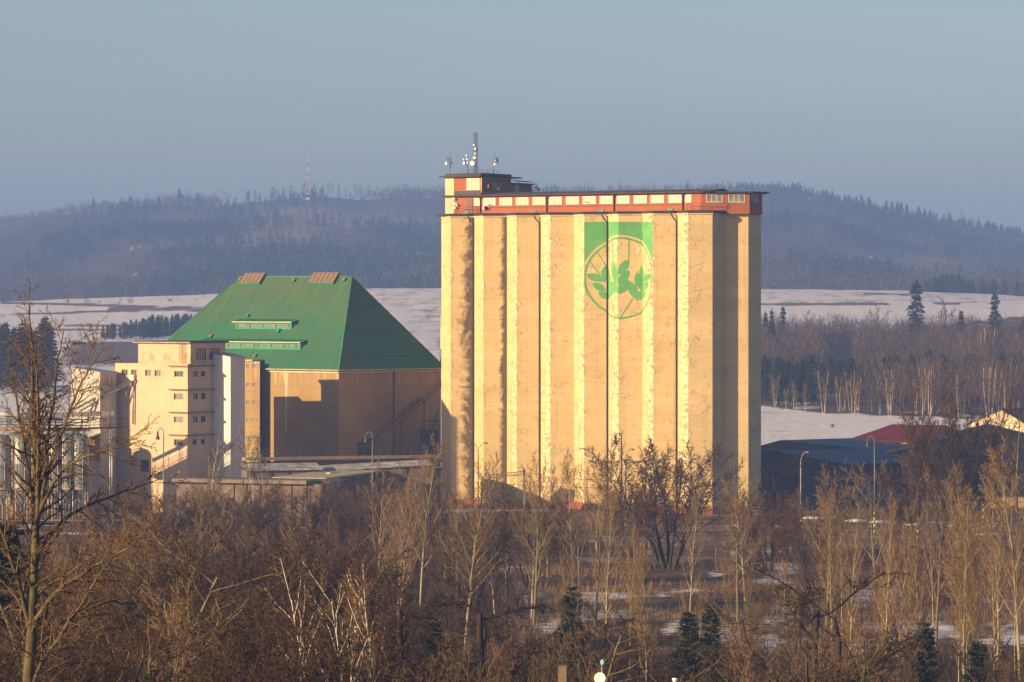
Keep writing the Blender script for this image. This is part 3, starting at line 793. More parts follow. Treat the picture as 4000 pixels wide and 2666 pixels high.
# ------------------------------------------------------------------ store hall with the green hipped roof
def groof():
    t = NT('green_roof')
    n1 = t.noise(0.12, 4); st = t.noise(0.8, 5, t.map((1, 1, 0.12)))
    z = t.n('ShaderNodeSeparateXYZ'); t.put(z.inputs[0], t.tc)
    base = t.mix(t.ramp(t.noise(0.25, 5), 0.3, 0.7), (0.018, 0.115, 0.048), (0.028, 0.145, 0.064))
    # weathered, mossy paint towards the ridge
    wth = t.ramp(t.mth('ADD', z.outputs[2], t.mth('MULTIPLY', t.mth('SUBTRACT', n1, 0.5), 9)), 23, 32)
    base = t.mix(t.mth('MULTIPLY', wth, 0.75), base, (0.085, 0.115, 0.048))
    base = t.mix(t.ramp(st, 0.42, 0.7, 0, 0.45), base, (0.055, 0.085, 0.038))
    sx = t.n('ShaderNodeVectorMath', operation='DOT_PRODUCT'); t.put(sx.inputs[0], t.tc); sx.inputs[1].default_value = (0.731, -0.682, 0)
    seam = t.mth('ABSOLUTE', t.mth('SUBTRACT', t.mth('FRACT', t.mth('MULTIPLY', sx.outputs['Value'], 0.45)), 0.5))
    sheet = t.noise(0.45, 2, t.map((1, 1, 1)))
    base = t.mix(t.ramp(seam, 0.06, 0.02, 0, 0.5), base, (0.012, 0.06, 0.028))
    base = t.mix(t.ramp(t.noise(0.09, 5, t.map((1, 1, 2.5)), 0.65), 0.45, 0.65, 0, 0.4), base, (0.07, 0.105, 0.05))
    t.bump(t.noise(3, 3, t.map((1, 1, 0.1))), 0.2, 0.05)
    return t.done(base, 0.7, spec=0.25)
M['groof'] = groof()
def hallwall():
    t = NT('hall_wall')
    base = t.mix(t.ramp(t.noise(0.3, 5), 0.3, 0.7), (0.285, 0.19, 0.078), (0.36, 0.245, 0.105))
    z = t.n('ShaderNodeSeparateXYZ'); t.put(z.inputs[0], t.tc)
    st = t.noise(1.1, 5, t.map((1.4, 1.4, 0.05)))
    top = t.ramp(z.outputs[2], 16.0, 18.8)
    base = t.mix(t.mth('MULTIPLY', t.ramp(st, 0.5, 0.62), t.mth('MULTIPLY', top, 0.55)), base, (0.62, 0.46, 0.27))
    base = t.mix(t.mth('MULTIPLY', t.ramp(st, 0.48, 0.36), t.mth('MULTIPLY', top, 0.5)), base, (0.27, 0.15, 0.065))
    pj = t.mth('ABSOLUTE', t.mth('SUBTRACT', t.mth('FRACT', t.mth('MULTIPLY', z.outputs[2], 0.4)), 0.5))
    base = t.mix(t.ramp(pj, 0.025, 0.008, 0, 0.35), base, (0.16, 0.10, 0.05))
    base = t.mix(t.mth('MULTIPLY', t.ramp(t.noise(0.4, 6), 0.42, 0.62), t.ramp(z.outputs[2], 7, 0, 0, 0.6)), base, (0.14, 0.09, 0.055))
    base = t.mix(t.ramp(t.noise(0.16, 6, t.map((1, 1, 0.5)), 0.65), 0.48, 0.66, 0, 0.4), base, (0.24, 0.145, 0.07))
    t.bump(t.noise(2.5, 4), 0.25, 0.03)
    return t.done(base, 0.92, spec=0.15)
M['hall'] = hallwall()
M['hatch'] = pm('brown_hatch', (0.20, 0.135, 0.09), 0.25, 1.2, 0.8, 0.2, stretch=(3, 3, 0.4))
M['gtrim'] = pm('bright_green_trim', (0.035, 0.26, 0.135), 0.2, 0.8, 0.6)
M['ytrim'] = pm('cream_gutter', (0.60, 0.50, 0.28), 0.15, 0.8, 0.6)
M['gutter'] = pm('old_gutter', (0.42, 0.35, 0.25), 0.25, 0.8, 0.6)
TG, VG = dirs(43)
HC = W(1323, HOR, 520); HC.z = 0
WG = along(HC, VG, 1722); LG = -along(HC, TG, 560)
EZ = W(0, 1447, 520).z + 0.05; ZR_ = W(0, 1080, 530).z
hall = thing('storage_hall', 'tan storage hall under a big steep green hipped roof', 'hall', tuple(HC + VG * 8 - TG * 15))
mid = HC + VG * (WG / 2)
ra = along(mid, TG, 1376); rb = along(mid, TG, 935)
RA = mid + TG * ra + UP * ZR_; RB = mid + TG * rb + UP * ZR_
cA = HC; cB = HC - TG * LG; cC = HC + VG * WG; cD = cB + VG * WG
oh = 0.55
eA = cA + TG * oh - VG * oh; eB = cB - TG * oh - VG * oh; eC = cC + TG * oh + VG * oh; eD = cD - TG * oh + VG * oh
b = MB(); z = EZ
nn = 12
b.poly([eB + UP * z, eA + UP * z, RA, RB]); b.poly([eA + UP * z, eC + UP * z, RA]); b.poly([eC + UP * z, eD + UP * z, RB, RA]); b.poly([eD + UP * z, eB + UP * z, RB])
b.prism([(p.x, p.y) for p in (eA, eC, eD, eB)], z - 0.16, z - 0.004, top=False, bottom=True)
roof = b.build('roof', M['groof'], hall)
b = MB(); b.prism([(p.x, p.y) for p in (cA, cC, cD, cB)], -1, EZ - 0.14, top=False); b.build('wall', M['hall'], hall)
b = MB()
for p, q in ((eA, eB), (eA, eC)):
    d = (q - p).normalized(); o = Vector((d.y, -d.x, 0)) if d.dot(TG) > .5 or d.dot(VG) > .5 else Vector((-d.y, d.x, 0))
    b.box(p + o * 0.004 + UP * (EZ - 0.13), d * (q - p).length, o * 0.16, UP * 0.15)
b.build('gutter', M['gutter'], hall)
b = MB()
b.box(cA - VG * 0.16 + UP * (EZ - 0.48) + TG * 0.1, -TG * LG, VG * 0.155, UP * 0.24); b.box(cA + TG * 0.005 + UP * (EZ - 0.48) - VG * 0.1, VG * WG, TG * 0.155, UP * 0.24)
b.build('eaves_beam', M['cream'], hall)
b = MB()
for P0, P1 in ((eA + UP * EZ, RA), (eB + UP * EZ, RB), (RA, RB)):
    b.tube([P0 + UP * 0.03, P1 + UP * 0.03], 0.09, 5)
b.build('ridge_cap', M['gtrim'], hall)
nF = (RA - (eA + UP * z)).cross(eB - eA).normalized(); nF = nF if nF.z > 0 else -nF
PF = eA + UP * z
upF = nF.cross(TG).normalized(); upF = upF if upF.z > 0 else -upF
def roofbox(name, px0, px1, pyb, pyt, h, mt, parent=hall, seams=0):
    A = hit(px0, pyb, PF, nF); L = (hit(px1, pyb, PF, nF) - A).dot(TG); H_ = (hit((px0 + px1) / 2, pyt, PF, nF) - A).dot(upF)
    m = MB(); m.box(A - nF * 0.1, TG * L, upF * H_, nF * (h + 0.1), 0)
    for i in range(seams + 1):
        m.box(A + TG * (L * i / max(1, seams) - 0.02) + nF * h, TG * 0.05, upF * H_, nF * 0.05, 0)
    m.box(A - upF * 0.12, TG * L, upF * 0.115, nF * 0.3, 1)
    return m.build(name, [mt, M['gtrim']], parent)
roofbox('roof_hatch', 939, 1018, 1112, 1073, 0.35, M['hatch'], seams=5)
roofbox('roof_hatch', 1206, 1306, 1111, 1071, 0.35, M['hatch'], seams=6)
for px0, px1, y in ((932, 943, 1097), (1143, 1153, 1101), (1337, 1350, 1099), (962, 972, 1240), (816, 828, 1320), (990, 1001, 1397)):
    roofbox('roof_vent', px0, px1, y, y - 9, 0.3, M['hatch'])
roofbox('roof_vent', 1080, 1092, 1300, 1290, 0.35, M['gtrim'])
def dormer(px0, px1, pyb, label, nwin, wskip=0):
    A = hit(px0, pyb, PF, nF); L = (hit(px1, pyb, PF, nF) - A).dot(TG); n = -VG
    A = A + n * 0.05; h = 0.98
    m = MB()
    sl_ = math.tan(math.atan2(upF.z, math.hypot(upF.x, upF.y)))
    dep_ = h / (sl_ - 0.25)
    m.box(A + UP * 0.0, TG * L, VG * dep_, UP * h, 0)
    front_ = m.build('dormer', M['gtrim'], hall)
    m = MB(); ov = 0.32
    a = A - TG * ov + n * ov + UP * (h - 0.02); dv = VG * (dep_ + ov + 0.15) + UP * (0.25 * (dep_ + ov) + 0.02)
    m.box(a, TG * (L + 2 * ov), dv, UP * 0.06); 
    for i in range(int(L / 0.62) + 1): m.box(a + TG * (0.1 + i * 0.62) + UP * 0.062, TG * 0.05, dv, UP * 0.06)
    m.build('dormer_roof', M['gtrim'], front_)
    m = MB(); m.box(a + n * 0.09 - UP * 0.03, TG * (L + 2 * ov), VG * 0.085, UP * 0.13); m.build('gutter', M['ytrim'], front_)
    cell = L / nwin
    for i in range(wskip, nwin):
        m = MB(); x0 = cell * i + cell * 0.12; wd = cell * 0.78
        for j in range(5): m.box(A + TG * (x0 + wd * j / 5 + 0.03) + n * 0.003 + UP * 0.28, TG * (wd / 5 - 0.06), n * 0.03, UP * 0.42, 0 if (i * 7 + j * 3) % 5 else 1)
        m.build('window', [M['pane_grey'], M['pane_dark']], front_)
dormer(920, 1141, 1286, '', 5)
dormer(790, 1178, 1362, '', 9)
def wall_holes(P, d, rows): return rows
# downpipes of the hall
q = cA - TG * (cA - (HC + TG * along(HC, TG, 1024))).length - VG * 0.18
m = MB()
m.tube([q - TG * 0.9 - VG * 0.3 + UP * (EZ - 0.1), q + UP * (EZ - 1.15), q + UP * 0], 0.13, 7); m.tube([q + TG * 0.35 - VG * .3 + UP * (EZ - 0.1), q + UP * (EZ - 1.15)], 0.11, 6)
m.build('downpipe', M['pipe'], hall)
q = HC + VG * along(HC, VG, 1536) + TG * 0.16
m = MB(); m.tube([q + UP * (EZ - 0.2), q], 0.08, 6); m.build('downpipe', M['pipe'], hall)
M['patch'] = pm('pale_render_patch', (0.50, 0.40, 0.27), 0.12, 0.8, 0.9)
m = MB(); n = -VG * 0.006
def hw(px, py): return hit(px, py, HC, -VG) + n
m.poly([hw(1128, 1502), hw(1106, 1502), hw(1104, 1456), hw(1128, 1456)][::-1] if False else [hw(1105, 1456), hw(1112, 1500), hw(1124, 1500), hw(1127, 1456)])
m.poly([hw(1114, 1500), hw(1115, 1690), hw(1121, 1690), hw(1123, 1500)])
m.build('render_patch', M['patch'], hall)
railing(hall, [], name='x') if False else None

# narrow stair tower against the hall
st = thing('stair_tower', 'narrow tan tower with rows of small windows between white lift shaft and hall', 'tower', tuple(W(985, HOR, 505).to_2d().to_3d()))
S1 = HC + TG * along(HC, TG, 1019) - VG * 1.6; S0 = S1 - TG * 4.4
ztp = W(0, 1412, S1.y).z
b = MB(); cols_ = [(957.5 + dx, 957.5 + dx + w) for dx, w in ((4, 23), (30, 28))]
sl0 = lambda px: along(S0, TG, px)
hs = []
for py in (1424, 1497, 1566, 1635, 1704, 1773, 1842):
    z1 = W(0, py, S1.y).z; z0 = z1 - 0.42
    for a, c in ((962, 976), (986, 1015)): hs.append((sl0(a), sl0(c), z0, z1))
b.wall(S0, TG, -VG, 4.4, -1, ztp, hs, 0.15)
b.box(S0 + VG * 0.001 - UP * 1, TG * 0.01, VG * 1.5, UP * (ztp + 1)); 
b.poly([S1 - UP * 1, S1 + VG * 1.5 - UP * 1, S1 + VG * 1.5 + UP * ztp, S1 + UP * ztp])
b.build('wall', M['hall'], st)
for (a, c, z0, z1) in hs:
    m = MB(); m.box(S0 + TG * a + VG * 0.08 + UP * z0, TG * (c - a), VG * 0.05, UP * (z1 - z0)); m.build('window', M['pane_grey'], st)
b = MB(); b.box(S0 - VG * 0.25 - TG * 0.2 + UP * ztp, TG * 4.85, VG * 2.0, UP * 0.22); b.build('roof_slab', M['gutter'], st)
for py in (1530, 1599, 1668, 1737):
    for px in (974, 995):
        q = hit(px, py, S0, -VG); m = MB(); m.lathe(q, [(0.055, 0.0), (0.055, 0.04), (0.0, 0.045)], 8, axis=-VG); m.build('vent_hole', M['pipe'], st)

# ------------------------------------------------------------------ beige mill building with penthouse
M['beige'] = pm('beige_render', (0.60, 0.42, 0.27), 0.10, 0.35, 0.92, 0.2)
def beige_dirty():
    t = NT('beige_weathered')
    base = t.mix(t.ramp(t.noise(0.4, 5), 0.3, 0.7), (0.54, 0.38, 0.245), (0.63, 0.455, 0.30))
    z = t.n('ShaderNodeSeparateXYZ'); t.put(z.inputs[0], t.tc)
    blot = t.noise(0.9, 6, t.map((1, 1, 0.6)), 0.65)
    k = t.mth('MULTIPLY', t.ramp(blot, 0.47, 0.62), t.ramp(t.mth('ABSOLUTE', t.mth('SUBTRACT', z.outputs[2], 20.6)), 0.9, 0.2))
    base = t.mix(t.mth('MULTIPLY', k, 0.7), base, (0.27, 0.19, 0.115))
    k2 = t.mth('MULTIPLY', t.ramp(t.noise(1.6, 5), 0.5, 0.6), t.ramp(z.outputs[2], 19.3, 19.9)); k2 = t.mth('MULTIPLY', k2, t.ramp(z.outputs[2], 20.2, 20.1))
    base = t.mix(t.mth('MULTIPLY', k2, 0.6), base, (0.30, 0.2, 0.13))
    t.bump(t.noise(3, 4), 0.25, 0.03)
    return t.done(base, 0.92, spec=0.15)
M['beige2'] = beige_dirty()
TL, VL = dirs(37)
YM = 499.0
BC = W(733, HOR, YM); BC.z = 0
mill = thing('mill_building', 'beige flat roofed mill building with penthouse and horizontal ledges', 'building', tuple(BC))
LL = -along(BC, TL, 450); LR = 8.2
BL = BC - TL * LL
zm = W(0, 1423, YM).z
def zrow(py, Y=499.0): return W(0, py, Y).z
def sfr(px): return along(BL, TL, px)
fw_ = [(474.6, 498.5, 1448, 1472), (567, 589.5, 1448, 1472), (604, 628, 1449, 1473), (680.5, 716, 1451, 1474), (679, 716, 1539, 1563), (679.5, 716, 1629, 1653), (680, 716, 1718, 1743), (511, 534, 1803, 1828)]
doors_ = [(512, 534, 1448, 1490), (548, 582, 1804, 1850)]
hf = [(sfr(a), sfr(c), zrow(y1), zrow(y0)) for a, c, y0, y1 in fw_ + doors_]
def srt(px): return along(BC, VL, px)
rw_ = [(752, 773, 1452, 1473), (785, 803, 1452, 1473), (752, 773, 1539, 1562), (785, 803, 1539, 1562), (752, 772, 1629, 1652), (784, 803, 1629, 1652), (752, 769, 1718, 1739), (785, 801, 1719, 1739)]
hr_ = [(srt(a), srt(c), zrow(y1), zrow(y0)) for a, c, y0, y1 in rw_]
b = MB()
b.wall(BL, TL, -VL, LL, -1, zm, hf, 0.28); b.wall(BC, VL, TL, LR, -1, zm, hr_, 0.28)
for P0, P1 in ((BL + VL * LR, BL), (BC + VL * LR, BL + VL * LR)):
    b.poly([P0 - UP, P1 - UP, P1 + UP * zm, P0 + UP * zm])
b.poly([BL + UP * zm, BC + UP * zm, BC + VL * LR + UP * zm, BL + VL * LR + UP * zm])
b.build('wall', M['beige2'], mill)
b = MB(); q = [BC + TL * a + VL * c for a, c in ((-14, 8.21), (-9, 8.21), (-9, 20), (-14, 20))]
b.prism([(p.x, p.y) for p in q], -1, zm - 2.5); b.build('rear_shadow_block', M['beige'], mill)  # unseen block added behind the mill to lengthen its shadow on the hall
kk = 0
for (P, d, n, hh) in ((BL, TL, VL, hf), (BC, VL, -TL, hr_)):
    for i, (a, c, z0, z1) in enumerate(hh):
        isdoor = d is TL and i >= len(fw_)
        m = MB(); o = P + d * a + n * 0.16
        if isdoor:
            m.box(o + UP * z0, d * (c - a), n * 0.06, UP * (z1 - z0)); m.build('door', M['door_brown'] if i == len(fw_) else M['pipe'], mill); continue
        w = c - a; h = z1 - z0; fr = 0.06
        for s_, e_, z_, g_ in ((0, w, 0, fr), (0, w, h - fr, fr), (0, fr, fr, h - 2 * fr), (w - fr, fr, fr, h - 2 * fr), (w / 2 - fr / 2, fr, fr, h - 2 * fr)):
            m.box(o + d * s_ + UP * (z0 + z_), d * e_, n * 0.05, UP * g_)
        f = m.build('window', M['gutter'] if d is TL else M['pipe'], mill)
        m = MB(); m.box(o + d * fr + n * 0.06 + UP * (z0 + fr), d * (w - 2 * fr), n * 0.02, UP * (h - 2 * fr)); m.build('pane', (M['pane_grey'] if kk % 3 else M['pane_dark']) if d is TL else M['pane_dark'], f); kk += 1
M['ledge'] = pm('stone_ledge', (0.22, 0.165, 0.12), 0.25, 1.0, 0.9, 0.2)
for py in (1428, 1520, 1609, 1698):
    z = zrow(py + 6); m = MB(); a = sfr(664)
    poly_ = [BL + TL * a - VL * 0.02, BL + TL * (a + .2) - VL * 0.3, BC - VL * 0.3 + TL * 0.3, BC + VL * 5.9 + TL * 0.3, BC + VL * 6.0 - TL * .0, BC + TL * 0.002 - VL * 0.002]
    m.box(BL + TL * a - VL * 0.32 + UP * z, TL * (LL - a + 0.32), VL * 0.317, UP * 0.17); m.box(BC + TL * 0.003 + UP * z + VL * 0.001, TL * 0.317, VL * 5.6, UP * 0.17)
    m.build('ledge', M['ledge'], mill)
# penthouse of the mill
BP = BC - TL * 0.02 + VL * 0.5; BP = BC + VL * 0.45; BP = BP + TL * (along(BP, TL, 743) ) if False else BC + VL * 0.55 - TL * 0.0
PL = -along(BP, TL, 540); PRr = along(BP, VL, 881)
zp = zrow(1341); BPL = BP - TL * PL
hp = [(along(BP, VL, 763), along(BP, VL, 806), zrow(1409), zrow(1362)), (along(BP, VL, 815), along(BP, VL, 858), zrow(1408), zrow(1362))]
b = MB(); b.wall(BPL, TL, -VL, PL, zm + 0.002, zp); b.wall(BP, VL, TL, PRr, zm + 0.002, zp, hp, 0.2)
for P0, P1 in ((BPL + VL * PRr, BPL), (BP + VL * PRr, BPL + VL * PRr)): b.poly([P0 + UP * (zm + .002), P1 + UP * (zm + .002), P1 + UP * zp, P0 + UP * zp])
b.build('penthouse_wall', M['beige2'], mill)
for (a, c, z0, z1) in hp:
    m = MB(); o = BP + VL * a - TL * 0.12 
    for i in range(5): m.box(o + VL * ((c - a - 0.05) * i / 4) + UP * z0, VL * 0.05, TL * 0.05, UP * (z1 - z0))
    for j in range(4): m.box(o + TL * 0.003 + UP * (z0 + (z1 - z0 - .05) * j / 3), VL * (c - a), TL * 0.044, UP * 0.05)
    f = m.build('window', M['pipe'], mill)
    m = MB(); m.box(o - TL * 0.03 + UP * z0, VL * (c - a), TL * 0.02, UP * (z1 - z0)); m.build('pane', M['pane_grey'], f)
b = MB(); b.prism([(p.x, p.y) for p in (BPL - TL * 0.45 - VL * 0.45, BP + TL * 0.35 - VL * 0.45, BP + VL * (PRr + 0.3) + TL * 0.35, BPL + VL * (PRr + .3) - TL * 0.45)], zp, zp + 0.26, bottom=True)
b.build('penthouse_roof', M['roof_felt'], mill)
b = MB(); b.box(BPL - TL * 0.5 - VL * 0.56 + UP * (zp - 0.02), TL * (PL + 0.9), VL * 0.105, UP * 0.12); b.build('gutter', M['gutter'], mill)
m = MB()
for px in (704, 713.5, 717, 726.5):
    q = BPL + TL * along(BPL, TL, px) - VL * 0.18; m.box(q + UP * (zm + 0.1), TL * 0.035, VL * 0.035, UP * (zp - zm + 0.6))
for p0, p1 in ((704, 713.5), (717, 726.5)):
    a_ = BPL + TL * along(BPL, TL, p0) - VL * 0.175; c_ = BPL + TL * along(BPL, TL, p1) - VL * 0.175
    for i in range(10): m.bar(a_ + UP * (zm + 0.3 + i * 0.28), c_ + UP * (zm + 0.3 + i * 0.28), 0.03)
m.build('ladder', M['rust'], mill)
# bin box between mill and left shaft
b = MB(); q = BL - TL * 1.35 + VL * 0.2; b.box(q + UP * zrow(1520), TL * 1.34, VL * 2.5, UP * (zrow(1456) - zrow(1520))); b.build('side_box', M['cream'], mill)

# white clad lift shaft
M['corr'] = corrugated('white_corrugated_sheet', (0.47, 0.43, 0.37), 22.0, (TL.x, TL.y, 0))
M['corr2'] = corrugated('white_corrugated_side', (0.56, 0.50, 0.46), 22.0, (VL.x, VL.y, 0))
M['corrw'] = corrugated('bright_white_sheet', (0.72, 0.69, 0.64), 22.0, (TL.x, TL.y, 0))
M['corrw2'] = corrugated('shaded_white_side', (0.66, 0.62, 0.60), 22.0, (VL.x, VL.y, 0))  # side sheet coloured a little darker, its shade put into the colour
def shaft(name, label, P, wf, ws, ztl, ztr, zb=-1.0, mats=('corr', 'corr2')):
    o = thing(name, label, 'tower', (P.x, P.y, 0))
    Q = P + TL * wf
    b = MB()
    b.poly([P + UP * zb, Q + UP * zb, Q + UP * ztr, P + UP * ztl], 0)
    b.poly([Q + UP * zb, Q + VL * ws + UP * zb, Q + VL * ws + UP * ztr, Q + UP * ztr], 1)
    b.poly([P + VL * ws + UP * zb, P + UP * zb, P + UP * ztl, P + VL * ws + UP * ztl], 1)
    b.poly([Q + VL * ws + UP * zb, P + VL * ws + UP * zb, P + VL * ws + UP * ztl, Q + VL * ws + UP * ztr], 0)
    b.poly([P + UP * zb, P + VL * ws + UP * zb, Q + VL * ws + UP * zb, Q + UP * zb], 0)
    b.build('cladding', [M[mats[0]], M[mats[1]]], o)
    m = MB(); dd = (Q + UP * ztr) - (P + UP * ztl)
    m.box(P - TL * 0.08 - VL * 0.08 + UP * (ztl + 0.004), dd + TL * 0.16, VL * (ws + .16), UP * 0.07); m.build('roof_sheet', M['steel'], o)
    m = MB(); m.box(Q + TL * 0.004 - VL * 0.05 + UP * zb, TL * 0.05, VL * 0.1, UP * (ztr - zb)); m.build('corner_trim', M['white'], o)
    return o
WP = BC + VL * along(BC, VL, 832) + TL * 0.02
wf = along(WP, TL, 900); WQ = WP + TL * wf; ws = along(WQ, VL, 957)
shaft('lift_shaft', 'tall white sheet clad lift shaft against the shaded side of the mill', WP, wf, ws, zrow(1381, WP.y), zrow(1396, WP.y), mats=('corrw', 'corrw2'))
# the other shaft left of the mill
XP = W(277, HOR, 506); XP.z = 0
xf = along(XP, TL, 390); XQ = XP + TL * xf
x2 = shaft('corrugated_tower', 'white corrugated tower with sloping roof behind the storage tanks', XP, xf, 3.2, zrow(1438, 506), zrow(1454, 506), zrow(1679, 506))
x0 = along(XP, TL, 340)
b = MB(); b.box(XP + TL * x0 + VL * 0.12 - UP, TL * (xf - x0 - 0.02), VL * 3.0, UP * (zrow(1679, 506) + 1 - 0.005)); b.build('lower_shaft', M['corr'], x2)
b = MB(); q = XP + TL * x0; zc = zrow(1690, 506)
b.poly([q + UP * (zc - 0.9) - VL * 1.2, q + TL * (xf - x0) + UP * (zc - .3) - VL * 1.2, q + TL * (xf - x0) + UP * zc, q + UP * zc]); b.build('canopy', M['corr'], x2)
b = MB(); b.box(q + TL * 0.8 - VL * 1.0 + UP * zrow(1795, 506), TL * (xf - x0 - 0.8), VL * 1.05, UP * (zrow(1715, 506) - zrow(1795, 506))); b.build('bay', M['door_brown'], x2)

# ------------------------------------------------------------------ grain chutes, walkway and tanks on the left
chg = 'grain chutes on the mill front'
def chute(label, pts, r):
    o = thing('grain_chute', label, 'chute', tuple(pts[0]), chg); m = MB(); m.tube(pts, r, 8); 
    m.build('pipe', M['steel'], o)
    m = MB()
    for p, q in zip(pts[:-1], pts[1:]):
        d = (Vector(q) - Vector(p)); L = d.length; d.normalize()
        for i in range(1, int(L / 2.0) + 1): m.lathe(Vector(p) + d * (i * 2.0), [(r, -0.04), (r * 1.25, -0.04), (r * 1.25, 0.04), (r, 0.04)], 8, axis=d)
    m.build('flange', M['iron'], o)
fr_ = lambda px, py, off: hit(px, py, BL, -VL) - VL * off
chute('upper slanting grey grain chute crossing the mill front', [fr_(519, 1484, 0.3), fr_(402, 1610, 7.0), fr_(401, 1622, 7.0)], 0.13)
chute('lower slanting grey grain chute reaching further along the mill front', [fr_(532, 1486, 0.3), fr_(430, 1605, 6.0), fr_(429, 1622, 6.0)], 0.14)
chute('vertical grain pipe standing beside the slanting chutes', [fr_(527, 1492, 0.25), fr_(525, 1658, 0.3)], 0.11)
chute('thin leaning grain pipe between the slanting and vertical ones', [fr_(509, 1500, 0.3), fr_(488, 1630, 0.9)], 0.09)
m = MB(); q = fr_(514, 1487, 0); m.box(q - VL * 0.45, TL * 0.75, VL * 0.45, UP * 0.75); co = m.build('chute_box', M['white']); tag(co, 'pale outlet box under the mill hatch from which the chutes drop', 'box')

M['tank'] = pm('aluminium_tank', (0.29, 0.28, 0.27), 0.2, 0.6, 0.45, metal=0.4, stretch=(1, 1, 0.2))
M['orange'] = pm('ochre_beam', (0.48, 0.30, 0.14), 0.2, 0.8, 0.7)
M['conc'] = pm('grey_concrete', (0.30, 0.26, 0.22), 0.2, 0.5, 0.9, 0.2)
zdk = zrow(1690, 492)
YT = 488.0
for i, (px, dY, lab) in enumerate(((8, 0, 'sunlit metal storage tank at the outer end of the tank row'), (86, 0.2, 'second sunlit metal tank, half hidden behind the big tree trunk'), (168, 0.4, 'bluish shaded tank just past the big tree trunk'),
                                  (215, 0.6, 'third front tank from the corrugated tower in the tank row'), (264, 0.9, 'second front tank from the corrugated tower in the tank row'), (312, 1.2, 'front row tank beside the corrugated tower'), (60, 9.5, 'added rear row tank between the two sunlit ones'), (140, 9.8, 'added rear row tank just left of the bluish shaded one'), (236, 10, 'added rear row tank between two shaded front ones'), (288, 10.2, 'added rear row tank nearest the corrugated tower'))):  # rear row is added to shade the foot of the mill front
    p = W(px, HOR, YT + dY); p.z = 0
    o = thing('storage_tank', lab, 'tank', tuple(p), 'metal storage tanks on legs'); R_ = 1.2
    z0, z1, z2 = zrow(1905, 492), zrow(1712, 492), zdk - 0.05
    m = MB(); m.lathe(p, [(R_, z0), (R_, (z0 + z1) / 2), (R_ * 1.012, (z0 + z1) / 2 + 0.02), (R_, (z0 + z1) / 2 + 0.04), (R_, z1)], 28); m.build('shell', M['tank'], o)
    m = MB(); m.lathe(p, [(R_, z1), (R_ * 0.9, z1 + 0.28), (R_ * 0.6, z1 + 0.55), (0.22, z2 - 0.1), (0.2, z2), (0, z2)], 28); m.build('dome', M['tank'], o)
    m = MB(); m.lathe(p, [(0.2, z0 - 2.0), (0.25, z0 - 1.9), (R_, z0)], 24); m.build('hopper', M['tank'], o)
    m = MB(); m.lathe(p, [(R_ * 1.01, z0 - 0.12), (R_ * 1.08, z0 - 0.12), (R_ * 1.08, z0 + 0.08), (R_ * 1.01, z0 + 0.08)], 28); m.build('ring_beam', M['orange'], o)
    for a in range(5):
        an = a * 1.257 + 0.4; q = p + Vector((math.cos(an), math.sin(an), 0)) * R_ * 1.02
        m = MB(); m.tube([q - UP * 0.5, q + UP * (z0 - 0.02)], 0.1, 6); m.build('leg', M['orange'] if i < 3 else M['steel'], o)
    m = MB(); q = p + Vector((0.5, -R_ - 0.05, 0)); m.tube([q + UP * 0.3, q + UP * z1], 0.05, 5); m.build('ladder_rail', M['steel'], o)
wk = thing('walkway', 'steel walkway with railings along the tops of the storage tanks', 'walkway', tuple(W(160, 1680, YT)))
a = W(-160, 1676, YT - 1.2); c = W(345, 1681, YT + 1.0); dd = (c - a).normalized()
m = MB(); m.box(a + UP * -0.2, c - a, Vector((0.1, 1.5, 0)), UP * 0.38); m.build('deck', M['orange'], wk)
railing(wk, [a + UP * 0.2, c + UP * 0.2], 1.1, 'railing', M['iron'], 1.0, 0.03, 3)
railing(wk, [a + UP * 0.2 + Vector((0.1, 1.45, 0)), c + UP * 0.2 + Vector((0.1, 1.45, 0))], 1.1, 'railing', M['iron'], 1.0, 0.03, 3)
a2 = W(345, 1672, YT + 1.0); c2 = W(500, 1667, YT + 3.0)
m = MB(); m.box(a2 + UP * -0.2, c2 - a2, Vector((0.1, 1.3, 0)), UP * 0.22); m.box(a2 + UP * -0.2 - Vector((0, 0.01, 0)), a - a2 + Vector((9.5, 0, 0)), Vector((0.1, 1.3, 0)), UP * 0.2); m.build('deck', M['iron'], wk)
railing(wk, [a2, c2], 1.1, 'railing', M['iron'], 0.7, 0.03, 3)
for px, y1 in ((430, 2005), (438, 2005), (325, 2005), (300, 2005), (-40, 2005), (130, 2005), (250, 2005)):
    q = W(px, 1670, YT + 0.4); m = MB(); m.tube([Vector((q.x, q.y, -0.5)), q - UP * 0.22], 0.1, 6); m.build('post', M['steel'], wk)
b = MB(); e = [W(430, 1675, YT + 0.4), W(485, 1712, YT + 0.4)]
for u in range(5):
    b.bar(W(430, 1680 + u * 45, YT + .4), W(438, 1725 + u * 45, YT + .4), 0.06)
b.build('bracing', M['steel'], wk)
cv = thing('conveyor_casing', 'brown boxed conveyor running from the tanks toward the mill', 'conveyor', tuple(W(300, 1625, YT)))
m = MB(); a = W(190, 1624, YT + 2); c = W(446, 1616, YT + 3.5); m.box(a - UP * 0.25, c - a, Vector((0, 0.7, 0)), UP * 0.55); m.build('casing', M['conc'], cv)
m = MB()
for u in range(7): q = a.lerp(c, (u + .5) / 7); m.box(q - UP * 0.27 - Vector((0.03, 0.02, 0)), (0.06, 0, 0), (0, 0.74, 0), (0, 0, 0.6)); 
m.build('rib', M['iron'], cv)
for u in (0.1, 0.5, 0.93):
    q = a.lerp(c, u); m = MB(); m.tube([Vector((q.x, q.y + .3, q.z - 0.2)), Vector((q.x, q.y + .3, zdk + 0.2))], 0.06, 5); m.build('support', M['iron'], cv)
cp_ = thing('conveyor_tube', 'sloping white conveyor tube above the tank walkway', 'conveyor', tuple(W(100, 1630, YT + 1)))
